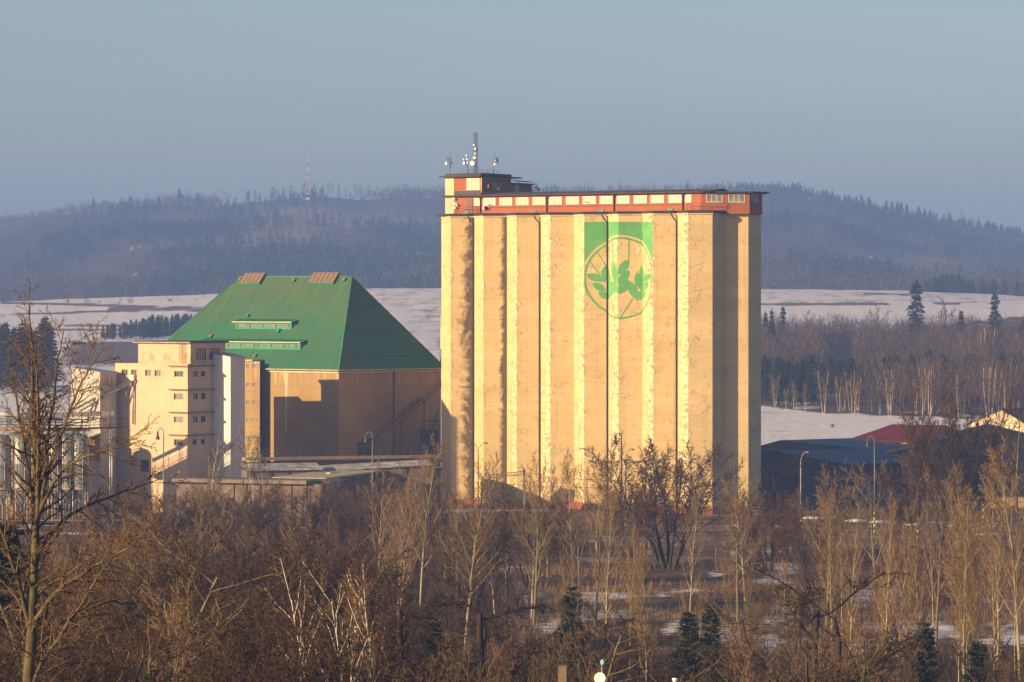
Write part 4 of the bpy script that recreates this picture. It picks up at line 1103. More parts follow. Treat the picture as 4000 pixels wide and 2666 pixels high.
m = MB(); m.tube([W(-160, 1606, YT), W(245, 1640, YT + 3.5)], 0.26, 10); m.build('tube', M['white'], cp_)
m = MB(); q = W(253, 1621, YT + 3.2); m.box(q - Vector((.35, .35, .35)), (.65, 0, 0), (0, .7, 0), (0, 0, .6)); m.build('head_box', M['white'], cp_)
for px in (-40, 90, 215):
    q = W(px, 1634, YT + 2); m = MB(); m.tube([Vector((q.x, q.y, zdk + 0.1)), q - UP * 0.1], 0.06, 5); m.build('support', M['iron'], cp_)

# ------------------------------------------------------------------ conveyor bridge, lean-to roofs and low sheds in front of the hall
cb = thing('conveyor_bridge', 'long level conveyor bridge with railing in front of the hall wall', 'bridge', tuple(W(1340, 1790, 494)))
a = W(958, 1797, 488); c = W(1728, 1786, 500); d = (c - a).normalized(); n = Vector((-d.y, d.x, 0))
m = MB(); m.box(a - UP * 0.12, c - a, n * 1.2, UP * 0.36); m.build('beam', M['orange'], cb)
m = MB(); m.box(a + n * 0.1 - UP * 0.62, c - a, n * 1.0, UP * 0.30); m.build('lower_beam', M['iron'], cb)
railing(cb, [a + UP * 0.24, c + UP * 0.24], 1.05, 'railing', M['iron'], 1.1, 0.028, 2)
for px, y in ((1030, 1), (1180, 1), (1330, 1), (1480, 1), (1630, 1)):
    q = a + d * ((px - 958) / 770 * (c - a).length) + n * 0.6
    for k in (-0.7, 0.7):
        m = MB(); m.tube([Vector((q.x, q.y, 0)) + d * k * 2 - UP * .5, q + d * k * 0.3 - UP * 0.62], 0.09, 5); m.build('leg', M['iron'], cb)
M['snowroof'] = pm('snowy_roof', (0.22, 0.19, 0.18), 0.4, 0.9, 0.9, 0.3, c2=(0.58, 0.56, 0.56))
M['shed_roof'] = pm('shed_roof', (0.10, 0.075, 0.06), 0.3, 0.6, 0.9, 0.2)
M['plaster'] = pm('dirty_plaster', (0.20, 0.145, 0.10), 0.5, 0.5, 0.92, 0.3)
M['brick_dk'] = pm('dark_plaster', (0.17, 0.125, 0.10), 0.25, 0.5, 0.92, 0.2)
def lean(name, label, px0, px1, y0, y1, Y, dep, rise, hb, mat=M['snowroof'], cat='shed'):
    A = W(px0, y0, Y); C = W(px1, y1, Y + 2); d = (C - A); n = Vector((-d.y, d.x, 0)).normalized()
    o = thing(name, label, cat, (A.x, A.y, 0)); m = MB()
    m.box(A, d, n * dep + UP * rise, UP * 0.14); m.build('roof', mat, o)
    m = MB(); fl = Vector((d.x, d.y, 0))
    m.box(Vector((A.x, A.y, A.z - hb)) + n * 0.4, d, n * (dep - 0.4), UP * (hb - 0.01)); m.build('wall', M['brick_dk'], o)
    for u in np.linspace(0.03, 0.97, 5):
        q = A + d * float(u) + n * 0.15; m = MB(); m.tube([Vector((q.x, q.y, -0.5)), q + UP * 0.03], 0.09, 5); m.build('post', M['iron'], o)
    return o
lean('snowy_canopy', 'low canopy with snow covered roof under the conveyor bridge', 966, 1262, 1841, 1836, 482, 5.5, 0.55, 3.2)
lean('flat_canopy', 'long dark flat canopy with snow patches reaching toward the silo', 1262, 1690, 1842, 1818, 488, 5.0, 0.4, 3.0)
shd = thing('low_shed', 'low plastered shed with pilasters and a pale flat roof edge', 'shed', tuple(W(1255, HOR, 455).to_2d().to_3d()))
HS = W(1257, HOR, 455); HS.z = 0; TS, VS = dirs(20)
LS = -along(HS, TS, 690); zs = W(0, 1893, 455).z; DS = 9.0
b = MB(); A = HS - TS * LS
pl0 = [HS, HS + VS * DS, A + VS * DS, A]
b.prism([(p.x, p.y) for p in pl0], -1, zs); b.build('wall', M['plaster'], shd)
b = MB()
for px in (905, 955, 1010, 1068, 1130, 1190, 1246):
    q = A + TS * along(A, TS, px); b.box(q - VS * 0.14 - UP, TS * 0.32, VS * 0.137, UP * (zs + 0.9))
b.build('pilaster', M['plaster'], shd)
for px in (948,):
    q = A + TS * along(A, TS, px); m = MB(); m.box(q - VS * 0.03 + UP * (zs - 1.5), TS * 0.9, VS * 0.025, UP * 0.75); m.build('window', M['pane_dark'], shd)
b = MB(); q = A + TS * along(A, TS, 1206); b.box(A - VS * 0.8 - TS * .3 + UP * (zs + 0.004), q - A + TS * .3, VS * 3.5, UP * 0.42); b.build('roof_edge', M['ledge'], shd)
b = MB(); b.box(A + VS * 2.72 + UP * (zs + 0.004), TS * LS, VS * (DS - 2.7), UP * 0.2); b.build('roof', M['shed_roof'], shd)
# longer dark building behind the shed, running to the silo
lb = thing('long_shed', 'long shaded building with flat roof between low shed and silo', 'building', tuple(W(1440, HOR, 470).to_2d().to_3d()))
A = W(1262, HOR, 468); C = W(1646, HOR, 506); A.z = C.z = 0; d = (C - A).normalized(); n = Vector((-d.y, d.x, 0)); L_ = (C - A).length
z1 = W(0, 1868, 472).z
b = MB(); hs = [(L_ * u, L_ * u + 1.6, 0.6, 2.9) for u in (0.12, 0.34, 0.58, 0.8)]
b.wall(A, d, -n, L_, -1, z1, hs, 0.3); b.box(A + n * 0.31 - UP, d * L_, n * 6, UP * (z1 + .99)); b.build('wall', M['brick_dk'], lb)
for h in hs: m = MB(); m.box(A + d * h[0] + n * 0.2 + UP * h[2], d * 1.6, n * 0.05, UP * 2.3); m.build('door', M['pipe'], lb)
b = MB(); b.box(A - n * 0.5 - d * 0.3 + UP * z1, d * (L_ + .6), n * 7, UP * 0.22); b.build('roof', M['gutter'], lb)
b = MB(); b.box(A + d * 2.0 - n * 0.2 + UP * (z1 + 0.6), d * 4.2, n * 0.5, UP * 0.16); b.build('pale_rail', M['ytrim'], lb)
ax_ = thing('silo_annex', 'small shaded annex with a barred opening beside the silo base', 'building', tuple(W(1690, HOR, 500).to_2d().to_3d()))
A = W(1640, HOR, 508); A.z = 0; z1 = W(0, 1836, 508).z
b = MB(); hs = [(0.4, 2.4, 2.9, 4.6), (0.4, 1.2, 0.0, 2.0)]
b.wall(A, Vector((1, 0, 0)), NB, 2.75, -1, z1, hs, 0.4); b.box(A + Vector((0, 0.41, -1)), (2.75, 0, 0), (0, 4, 0), (0, 0, z1 + .99)); b.build('wall', M['conc'], ax_)
m = MB()
for i in range(9): m.box(A + Vector((0.45 + i * 0.23, 0.1, 2.9)), (0.04, 0, 0), (0, 0.04, 0), (0, 0, 1.0))
m.box(A + Vector((0.4, 0.1, 3.85)), (2.0, 0, 0), (0, 0.05, 0), (0, 0, 0.06)); m.build('railing', M['iron'], ax_)
b = MB(); b.box(A + Vector((-0.4, -0.5, z1)), (3.4, 0, 0), (0, 5, 0), (0, 0, 0.25)); b.build('roof', M['shed_roof'], ax_)
# inclined lattice conveyor climbing to the silo
ic = thing('lattice_conveyor', 'inclined dark lattice conveyor climbing from the yard to the silo', 'conveyor', tuple(W(1480, 1730, 500)))
a = W(1470, 1716, 516); c = W(1722, 1500, 528); 
m = MB(); ofs = [Vector((0, 0, 0)), Vector((0.0, 0.0, 0.8)), Vector((0.6, 0.9, 0)), Vector((0.6, 0.9, 0.8))]
for o_ in ofs: m.bar(a + o_, c + o_, 0.09)
for i in range(14):
    p, q = a.lerp(c, i / 14), a.lerp(c, (i + 1) / 14)
    m.bar(p, p + ofs[1], 0.05); m.bar(p, q + ofs[1], 0.045); m.bar(p + ofs[2], p + ofs[3], 0.05); m.bar(p + ofs[1], p + ofs[3], 0.05)
m.build('truss', M['iron'], ic)
m = MB(); m.bar(a + UP * .35 + Vector((.3, .45, 0)), c + UP * .35 + Vector((.3, .45, 0)), 0.5, 0.25); m.build('belt', M['rust'], ic)
m = MB(); q = W(1430, 1742, 516)
m.poly([W(1385, 1742, 516), W(1475, 1742, 515.5), W(1462, 1712, 516), W(1420, 1716, 516.5)]); m.box(W(1395, 1790, 516), (2.2, 0, 0), (0, 1.5, 0), (0, 0, 1.5)); m.build('feed_hopper', M['iron'], ic)
for u in (0.35, 0.7):
    q = a.lerp(c, u) + Vector((.3, .45, 0)); m = MB(); m.tube([Vector((q.x, q.y, 0)), q], 0.1, 5); m.build('leg', M['iron'], ic)
sf = thing('steel_frame', 'dark steel frame cabin beside the left edge of the silo', 'frame', tuple(W(1680, 1700, 505)))
m = MB(); A = W(1642, 1800, 523)
m.box(A, (2.5, 0, 0), (0, 2, 0), (0, 0, 4.2)); m.build('cabin', M['iron'], sf)
railing(sf, [A + UP * 4.2, A + UP * 4.2 + Vector((2.5, 0, 0))], 1.2, 'railing', M['iron'])
m = MB(); m.bar(A + UP * 4.2 + Vector((1.6, 0, 0)), A + UP * 7 + Vector((2.5, 0.2, 0)), 0.15); m.box(A + UP * 5.4 + Vector((0.9, -.1, 0)), (1.6, 0, 0), (0, .4, 0), (0, 0, .12)); m.build('strut', M['iron'], sf)

# ------------------------------------------------------------------ warehouses behind the silo, right side
M['blueroof'] = corrugated('blue_grey_roof', (0.062, 0.08, 0.105), 9.0, (0.9, 0.4, 0))
M['darkwall'] = pm('dark_shed_wall', (0.105, 0.10, 0.10), 0.3, 0.4, 0.85, 0.1)
M['greywall'] = pm('grey_shed_wall', (0.17, 0.15, 0.14), 0.2, 0.3, 0.9, 0.1)
M['redroof'] = pm('shaded_red_tile_roof', (0.10, 0.007, 0.013), 0.2, 0.5, 0.8, 0.2)  # red darkened, with the shade on the roof put into the colour
M['yellow'] = pm('yellow_wall', (0.62, 0.47, 0.12), 0.1, 0.5, 0.9)
M['paleroof'] = pm('pale_gable_wall', (0.68, 0.55, 0.36), 0.1, 0.4, 0.9, 0.15)
def gable(name, label, A, B, apex, dirv, L, zb=0, walls='darkwall', roofm='blueroof', oh=0.4, extra=None):
    """shed: gable from eave point A over apex to eave point B (world), run L metres along dirv"""
    o = thing(name, label, 'shed', (A.x, A.y, zb)); dv = Vector(dirv).normalized() * L
    b = MB(); a0, b0 = Vector((A.x, A.y, zb - 1)), Vector((B.x, B.y, zb - 1))
    b.poly([a0, b0, B, apex, A]); b.poly([b0, b0 + dv, B + dv, B]); b.poly([a0 + dv, a0, A, A + dv]); b.poly([b0 + dv, a0 + dv, A + dv, apex + dv, B + dv])
    b.build('wall', M[walls], o)
    r = MB(); k = Vector(dirv).normalized() * oh
    for e in (A, B):
        sl = (e - apex); e2 = e + sl.normalized() * oh
        r.box(apex - k + UP * 0.01, e2 - apex, dv + k * 2, UP * 0.14)
    r.build('roof', M[roofm], o)
    return o
dR = Vector((1, 0.35, 0))
gable('warehouse', 'long dark warehouse with low blue grey roof at the silo side', W(2860, 1800, 545), W(3298, 1816, 540), W(3032, 1765, 543), Vector((1, 0.62, 0)), 15.0, 0)
gable('rear_warehouse', 'blue grey roofed shed rising behind the long warehouse', W(2900, 1766, 590), W(3560, 1775, 585), W(3055, 1724, 588), Vector((1, .8, 0)), 14.0, 1.5)
gable('wide_warehouse', 'broad low warehouse with dull blue roof behind bare trees', W(3300, 1812, 556), W(4010, 1800, 560), W(3640, 1736, 562), Vector((0.15, 1, 0)), 12.0, 1)
dk = thing('dark_shed', 'tall grey gabled shed hidden behind the big dark tree', 'shed', tuple(W(3800, HOR, 535).to_2d().to_3d()))
b = MB(); Yd = 535.0
pts = [W(3560, 2040, Yd), W(4260, 2040, Yd), W(4260, 1760, Yd), W(3880, 1670, Yd), W(3560, 1748, Yd)]
b.poly(pts); k = Vector((0.4, 10, 0))
for i in range(len(pts)): b.poly([pts[i], pts[i] + k, pts[(i + 1) % 5] + k, pts[(i + 1) % 5]])
b.build('wall', M['greywall'], dk)
b = MB()
for e in (2, 4):
    d = pts[e] - pts[3]; b.box(pts[3] + UP * 0.02 - Vector((0, .4, 0)), d * 1.03, k * 1.05, UP * 0.15)
b.build('roof', M['blueroof'], dk)
for px in (3640, 3760, 3900): m = MB(); m.box(W(px, 2040, Yd) - Vector((0, 0.06, 0)), (2.6, 0, 0), (0, .05, 0), (0, 0, 4.0)); m.build('gate', M['darkwall'], dk)
bn = thing('pale_barn', 'barn whose sunlit pale gable rises above the grey shed', 'barn', tuple(W(3912, HOR, 602).to_2d().to_3d()))
b = MB(); Yb = 602.0; pts = [W(3790, 1900, Yb), W(4034, 1900, Yb), W(4034, 1676, Yb), W(3912, 1603, Yb), W(3790, 1660, Yb)]
tb_ = Vector((0.55, -0.83, 0)); 
g0 = [Vector((p.x, Yb - (p.x - pts[3].x) * 0.55, p.z)) for p in pts]; k = Vector((5, 9, 0))
b.poly(g0)
for i in range(5): b.poly([g0[i], g0[i] + k, g0[(i + 1) % 5] + k, g0[(i + 1) % 5]])
b.build('wall', M['paleroof'], bn)
b = MB()
for e in (2, 4):
    d = g0[e] - g0[3]; b.box(g0[3] + UP * 0.02 - k * 0.02, d * 1.04, k * 1.05, UP * 0.13)
b.build('roof', M['shed_roof'], bn)
rh = thing('red_roofed_house', 'long yellow house with dark red hipped roof behind the warehouses', 'house', tuple(W(3500, HOR, 600).to_2d().to_3d()))
A = W(3306, 1719, 600); B = W(3730, 1742, 590); T_ = (B - A).normalized(); T_.z = 0; n = Vector((-T_.y, T_.x, 0)); ze = A.z
L_ = (B - A).length; r0 = A + T_ * 5.5 + n * 5; r1 = A + T_ * (L_ - 4) + n * 5; zr = W(0, 1655, 605).z
b = MB(); e = [Vector((p.x, p.y, ze)) for p in (A, A + T_ * L_, A + T_ * L_ + n * 10, A + n * 10)]; r0.z = r1.z = zr
for f in ((e[0], e[1], r1, r0), (e[1], e[2], r1), (e[2], e[3], r0, r1), (e[3], e[0], r0)): b.poly(list(f))
b.prism([(p.x, p.y) for p in e], ze - 0.15, ze - 0.004, top=False, bottom=True); b.build('roof', M['redroof'], rh)
b = MB(); w_ = [A + T_ * 0.9 + n * 0.7, A + T_ * (L_ - .9) + n * 0.7, A + T_ * (L_ - .9) + n * 9.3, A + T_ * 0.9 + n * 9.3]
b.prism([(p.x, p.y) for p in w_], -1, ze - 0.14, top=False); b.build('wall', M['yellow'], rh)
q = w_[0] + T_ * along(w_[0], T_, 3452)
m = MB(); m.lathe(Vector((q.x, q.y, ze - 0.8)), [(0.4, 0.0), (0.4, 0.05), (0.0, 0.06)], 14, axis=-n); m.build('round_window', M['pane_dark'], rh)
m = MB(); q = A + T_ * 0.3 + n * 0.2; m.tube([Vector((q.x, q.y, ze - 0.1)), Vector((q.x, q.y, ze - 0.5)) + T_ * 0.6 + n * .4, Vector((q.x, q.y, 0)) + T_ * 0.6 + n * .4], 0.07, 5); m.build('downpipe', M['pipe'], rh)
# graffiti wall and low yard walls
gw = thing('graffiti_wall', 'low dark wall sprayed with pale yellow graffiti', 'wall', tuple(W(3340, HOR, 528).to_2d().to_3d()))
A = W(3240, 2040, 528); b = MB(); b.box(Vector((A.x, A.y, -0.5)), (8.5, 0, 0), (0, 0.3, 0), (0, 0, 3.2)); b.build('wall', M['darkwall'], gw)
M['tag_'] = pm('pale_green_spray', (0.55, 0.55, 0.30), 0.2, 3, 0.7); g = MB(); rng = random.Random(11)
for L0 in range(5):
    x0 = W(3306 + L0 * 17, 0, 528).x; z0 = 0.55 + rng.uniform(0, .25)
    for i in range(9):
        x, z = x0 + rng.uniform(0, .55), z0 + rng.uniform(0, 1.6); a_ = rng.choice([0.3, 1.3, 1.6, 1.9, 2.6]); l = rng.uniform(.3, .8)
        e1 = Vector((math.cos(a_), 0, math.sin(a_))) * l; e2 = Vector((-math.sin(a_), 0, math.cos(a_))) * 0.075
        o = Vector((x, 527.985 - 0.0005 * (i + L0 * 9), z)); g.poly([o - e2, o + e1 - e2 * .5, o + e1 + e2 * .5, o + e2])
g.build('graffiti', M['tag_'], gw)
for px, w, h, lab, mt in ((3625, 2.9, 1.9, 'dark low bin wall furthest along the yard edge', 'brick_dk'), (3800, 1.9, 2.0, 'pale concrete block in the yard under the striped pole', 'plaster'), (3865, 6, 1.7, 'ochre low wall with snow on its top by the yard', 'orange')):
    q = W(px, HOR, 512); o = thing('yard_wall', lab, 'wall', (q.x, q.y, 0)); m = MB(); m.box((q.x, q.y, -0.5), (w, 0, 0), (0, 1.2, 0), (0, 0, h + .5)); m.build('body', M[mt], o)
    m = MB(); m.box((q.x - .05, q.y - .05, h + 0.002), (w + .1, 0, 0), (0, 1.3, 0), (0, 0, 0.1)); m.build('coping', M['snowroof'], o)
# railing by the silo foot
rf = thing('yard_railing', 'low pipe railing along the loading ramp at the silo foot', 'railing', tuple(W(3000, HOR, 496).to_2d().to_3d()))
railing(rf, [W(2935, 2021, 497), W(3060, 2021, 497)], 1.25, 'rail', M['steel'], 1.2, 0.035, 3)
M['ramp'] = pm('ramp_concrete', (0.24, 0.20, 0.15), 0.25, 0.5, 0.95, 0.2)
rp = MB(); q = W(2700, HOR, 496); rp.box((q.x, q.y, -0.5), (13.5, 0, 0), (0, 4.5, 0), (0, 0, 0.72)); ro_ = rp.build('loading_ramp', M['ramp']); tag(ro_, 'low concrete loading ramp at the foot of the silo', 'ramp')
# ------------------------------------------------------------------ roads, tracks, snow heaps, lamps, mast
def strip(name, py0, py1, px0, px1, mat, dz=0.03, n=60):
    """ground-hugging strip between two photo rows' ground distances"""
    v = []; f = []
    Y0 = EYE * F / (py1 - HOR); Y1 = EYE * F / (py0 - HOR)
    for i in range(n + 1):
        px = px0 + (px1 - px0) * i / n
        for Y in (Y0, Y1):
            x = (px - 2000) / F * Y; v.append((x, Y, tz(x, Y) + dz))
    f = [(2 * i, 2 * i + 2, 2 * i + 3, 2 * i + 1) for i in range(n)]
    me = np_mesh(name, np.array(v), np.array(f), mat); o = bpy.data.objects.new(name, me); col.objects.link(o); tag(o, kind='structure'); return o
def road_mat():
    t = NT('road_surface'); n1 = t.noise(0.6, 6, t.map((0.35, 1, 1)))
    c = t.mix(t.ramp(n1, 0.35, 0.65), (0.09, 0.056, 0.032), (0.155, 0.10, 0.058))
    c = t.mix(t.ramp(t.noise(0.5, 6, t.map((0.2, 1.5, 1))), 0.56, 0.66), c, (0.66, 0.64, 0.64))
    return t.done(c, 0.9)
M['road'] = road_mat()
strip('yard_road', 2056, 2078, 2000, 4300, M['road'], 0.05)
strip('yard_path', 2096, 2104, 2300, 4300, M['road'], 0.06)
def ballast():
    t = NT('track_ballast'); n1 = t.noise(3, 5)
    c = t.mix(t.ramp(n1, 0.3, 0.7), (0.06, 0.04, 0.027), (0.13, 0.09, 0.06))
    c = t.mix(t.ramp(t.noise(0.6, 6, t.map((0.25, 1.5, 1))), 0.60, 0.70), c, (0.6, 0.58, 0.58))
    t.bump(n1, 0.5, 0.08); return t.done(c, 0.95)
M['ballast'] = ballast()
M['rail'] = pm('worn_rail', (0.26, 0.22, 0.19), 0.2, 1.0, 0.35, metal=0.7)
def track(label, Y, sl):
    o = thing('railway_track', label, 'track', (0, Y, tz(0, Y)), 'railway tracks'); xs = np.linspace(-62, 72, 90)
    v = []; 
    for x in xs:
        for dy in (-1.6, -1.2, 1.2, 1.6):
            y = Y + sl * x + dy; v.append((x, y - Y, tz(x, y) + (0.0 if abs(dy) > 1.4 else 0.22) - tz(0, Y) + .02))
    f = [(4 * i + k, 4 * i + 4 + k, 4 * i + 5 + k, 4 * i + 1 + k) for i in range(len(xs) - 1) for k in range(3)]
    me = np_mesh('ballast', np.array(v), np.array(f), M['ballast']); b_ = bpy.data.objects.new('ballast', me); col.objects.link(b_); b_.parent = o
    for dy in (-0.72, 0.72):
        m = MB()
        for x0, x1 in zip(xs[:-1], xs[1:]):
            m.bar((x0, Y + sl * x0 + dy, tz(x0, Y + sl * x0) + 0.36), (x1, Y + sl * x1 + dy, tz(x1, Y + sl * x1) + 0.36), 0.09, 0.16)
        m.build('rail', M['rail'], o)
track('single railway track nearer the silo, snow along its rails', 447, 0.03)
track('second railway track further down, half hidden in brush', 415, 0.02)
M['snow'] = pm('snow_heap', (0.74, 0.73, 0.74), 0.06, 1.2, 0.95, 0.4)
rng = random.Random(8)
for px, py, w in ((3058, 2022, 1.1), (3178, 2030, 3.2), (3340, 2038, 2.2), (3440, 2042, 2.6), (3570, 2052, 2.2), (3745, 2057, 3.4), (3030, 2062, 2.0), (3860, 2088, 3.0), (2880, 2058, 1.8)):
    Y = EYE * F / (py - HOR); c = Vector(((px - 2000) / F * Y, Y, 0)); c.z = tz(c.x, Y)
    m = MB(); n = 16; rings = [(1.0, -0.05), (0.85, 0.12), (0.55, 0.24), (0.2, 0.30)]
    jit = [rng.uniform(0.7, 1.2) for _ in range(n)]
    pts = [[c + Vector((math.cos(6.283 * k / n) * w * r * jit[k] * .6, math.sin(6.283 * k / n) * 1.2 * r * jit[(k * 3) % n], h * (0.7 + .6 * jit[(k * 5) % n] - .5))) for k in range(n)] for r, h in rings]
    for a, b in zip(pts[:-1], pts[1:]):
        for k in range(n): m.poly([a[k], a[(k + 1) % n], b[(k + 1) % n], b[k]], 0, True)
    m.poly(pts[-1], 0, True)
    o = m.build('snow_heap', M['snow'], None, loc=c); tag(o, 'small white heap of cleared snow lying on the brown yard', 'snow heap', 'snow heaps along the yard road')

def banded():
    t = NT('striped_pole_foot'); z = t.n('ShaderNodeSeparateXYZ'); t.put(z.inputs[0], t.tc)
    k = t.mth('GREATER_THAN', t.mth('FRACT', t.mth('MULTIPLY', z.outputs[2], 1.35)), 0.5)
    return t.done(t.mix(k, (0.55, 0.36, 0.08), (0.05, 0.04, 0.03)), 0.7)
M['band'] = banded()
M['lampgrey'] = pm('grey_lamp_pole', (0.20, 0.185, 0.16), 0.2, 1.2, 0.55, metal=0.3)
M['lampglass'] = pm('lamp_glass', (0.7, 0.68, 0.62), 0.1, 2, 0.2)
def lamp(label, px, ytop, Y, heads, band=True, mat=None, r=0.085):
    """heads: list of (px, py, kind) at the arm ends; arms leave the pole top"""
    x = (px - 2000) / F * Y; z0 = tz(x, Y); zt = W(0, ytop, Y).z
    o = thing('street_lamp', label, 'street lamp', (x, Y, z0), 'street lamps around the yard')
    base = Vector((x, Y, z0)); zb = z0 + 3.2
    if band: m = MB(); m.tube([base - UP * .3, base + UP * 3.2], r * 1.25, 8); m.build('striped_foot', M['band'], o)
    arms = {'hook': 1.0, 'curve': 1.3, 'side': 0.2, 'none': 0.0}
    drop = max([arms[h[2]] for h in heads] + [0])
    m = MB(); m.tube([base + UP * (3.2 if band else -.3), Vector((x, Y, zt - drop))], [r, r * 0.75], 8); m.build('pole', mat or M['lampgrey'], o)
    for hx, hy, kind in heads:
        e = W(hx, hy, Y); t0 = Vector((x, Y, zt - drop)); s = 1 if e.x > x else -1; w = abs(e.x - x)
        if kind == 'hook':
            pts = [t0]
            for k in range(9):
                a = math.pi * k / 8; pts.append(Vector((x + s * w / 2 - s * w / 2 * math.cos(a), Y, zt - 0.6 + 0.6 * math.sin(a) if k < 8 else e.z)))
            m = MB(); m.tube(pts, r * 0.55, 6); m.build('arm', mat or M['lampgrey'], o)
            m = MB(); m.lathe(pts[-1] - UP * 0.0, [(0.05, 0.1), (0.11, 0.0), (0.12, -0.35), (0.16, -0.5), (0.26, -0.85), (0.27, -0.9), (0.1, -0.85), (0, -.8)], 12); m.build('lamp_shade', M['iron'], o)
        elif kind == 'curve':
            pts = [t0 + UP * 0]
            for k in range(1, 9):
                a = math.pi / 2 * k / 8; pts.append(Vector((x + s * w * (1 - math.cos(a)), Y, t0.z + (e.z - t0.z) * math.sin(a))))
            m = MB(); m.tube(pts, r * 0.5, 6); m.build('arm', mat or M['lampgrey'], o)
            m = MB(); d = Vector((s, -0.3, -0.12)); m.lathe(pts[-1] - d * .1, [(0.02, -0.05), (0.09, 0), (0.13, 0.2), (0.12, 0.42), (0.03, 0.52), (0, .53)], 10, axis=d); m.build('lamp_head', M['lampgrey'], o)
        elif kind == 'side':
            t1 = W(px, hy + 14, Y); m = MB(); m.tube([t1, t1.lerp(e, 0.5) + UP * 0.15, e], r * 0.45, 6); m.build('arm', mat or M['lampgrey'], o)
            m = MB(); m.box(e - Vector((.35, .2, .18)), (0.85, 0, 0.12), (0, .4, 0), (0, 0, .3)); m.build('flood_head', M['steel'], o)
    return o
lamp('slender double armed street lamp by the left edge of the silo', 1868, 1733, 470, [(1842, 1731, 'curve'), (1893, 1731, 'curve')], False)
lamp('tall lamp before the silo with dark bell shade and side floodlight', 2428, 1692, 448, [(2404, 1706, 'hook'), (2492, 1806, 'side')], True, M['pipe'], 0.1)
lamp('curved neck lamp just behind the tall bell lamp at the silo', 2444, 1752, 478, [(2466, 1756, 'curve')])
lamp('white curved neck lamp with striped foot beside the dark warehouse', 3128, 1766, 473, [(3151, 1767, 'curve')], True, M['gutter'])
lamp('hook lamp with bell shade in front of the red roofed house', 3416, 1705, 452, [(3390, 1717, 'hook')])
lamp('straight striped pole without a lamp arm under the grey shed', 3841, 1826, 470, [], True)
lamp('bent top striped pole at the left of a pair before the sheds', 3585, 1862, 442, [(3600, 1872, 'curve')])
lamp('plain striped pole at the right of a pair before the sheds', 3622, 1850, 446, [])
lamp('hook lamp with dark bell shade before the beige mill front', 639, 1674, 452, [(616, 1688, 'hook')], False)
lamp('pale hook lamp standing before the long shaded building', 1455, 1688, 452, [(1429, 1700, 'hook')], True)
# utility pole far in the field
u = W(3252, HOR, 700); o = thing('utility_pole', 'lone thin pole with crossbar at the edge of the snow field', 'pole', (u.x, 700, tz(u.x, 700)))
m = MB(); zt = W(0, 1660, 700).z; m.tube([(u.x, 700, tz(u.x, 700) - .3), (u.x, 700, zt)], [0.16, 0.11], 6); m.build('pole', M['iron'], o)
m = MB(); m.box((u.x - .5, 699.8, zt - 0.35), (1.0, 0, 0), (0, .12, 0), (0, 0, .12)); m.box((u.x - .35, 699.8, zt - 0.02), (.7, 0, 0), (0, .12, 0), (0, 0, .12)); m.build('crossbar', M['iron'], o)
# overhead line mast with portal beam
Y = 446.0
o = thing('catenary_portal', 'lattice railway mast with a horizontal beam to a second post', 'mast', tuple(W(1903, 2046, Y)))
M['mast'] = pm('mast_steel', (0.22, 0.18, 0.15), 0.25, 1.5, 0.7, metal=0.3)
def lattice_post(x, z0, z1, w, mat, name, n):
    m = MB(); cs = [Vector((x - w, Y - w, 0)), Vector((x + w, Y - w, 0)), Vector((x + w, Y + w, 0)), Vector((x - w, Y + w, 0))]
    for c in cs: m.bar(c + UP * z0, c + UP * z1, 0.085)
    for i in range(n):
        a = z0 + (z1 - z0) * i / n; b = z0 + (z1 - z0) * (i + 1) / n
        for k in range(4):
            p, q = cs[k], cs[(k + 1) % 4]
            m.bar(p + UP * (a if i % 2 else b), q + UP * (b if i % 2 else a), 0.05)
    return m.build(name, mat, o)
x0 = (1903 - 2000) / F * Y; x1 = (2048 - 2000) / F * Y
zt = W(0, 1806, Y).z; z1 = W(0, 1832, Y).z
lattice_post(x0, tz(x0, Y) - .3, zt, 0.25, M['mast'], 'lattice_post', 14)
m = MB(); m.bar((x1, Y, tz(x1, Y) - .3), (x1, Y, z1), 0.26); m.build('second_post', M['mast'], o)
m = MB(); a = W(1906, 1870, Y); b = W(2046, 1853, Y)
for dy in (-.2, .2):
    for dz in (0, .35): m.bar(a + Vector((0, dy, dz)), b + Vector((0, dy, dz)), 0.08)
for i in range(12):
    p, q = a.lerp(b, i / 12), a.lerp(b, (i + 1) / 12)
    m.bar(p - Vector((0, .2, 0)), q + Vector((0, -.2, .35)), 0.05); m.bar(p + Vector((0, -.2, .35)), p - Vector((0, .2, 0)), .05)
m.build('portal_beam', M['mast'], o)
m = MB()
for px, py, l in ((1890, 1838, 0.8), (1896, 1852, 0.6)): m.bar(W(px, py, Y - .3), W(1903, py - 4, Y - .3), 0.09)
m.bar(W(1910, 1918, Y - .3), W(1932, 1934, Y - .3), 0.1); m.bar(W(1945, 1868, Y), W(1945, 1892, Y), 0.07); m.build('insulator', M['iron'], o)
for k, (ya, yb) in enumerate(((1888, 1893), (1945, 1948), (1852, 1870))):
    w = thing('overhead_wire', ('top', 'middle', 'lowest')[k] + ' overhead wire strung past the lattice mast', 'wire', tuple(W(2000, ya, Y)), 'overhead railway wires')
    m = MB(); pa, pb = W(1903, ya, Y), W(2900, yb, Y + 8)
    m.tube([pa.lerp(pb, i / 10) - UP * (0.5 * math.sin(math.pi * i / 10)) for i in range(11)], 0.018, 4); m.build('strand', M['iron'], w)
# small signal post in the verge
q = W(2867, 2160, 425); o = thing('signal_post', 'short dark signal post standing in the verge by the track', 'post', (q.x, 425, tz(q.x, 425)))
m = MB(); m.tube([(q.x, 425, tz(q.x, 425) - .2), (q.x, 425, tz(q.x, 425) + 2.6)], 0.07, 6); m.build('post', M['iron'], o)
m = MB(); m.box((q.x - .3, 424.8, tz(q.x, 425)), (.8, 0, 0), (0, .4, 0), (0, 0, .5)); m.build('base_box', M['conc'], o)

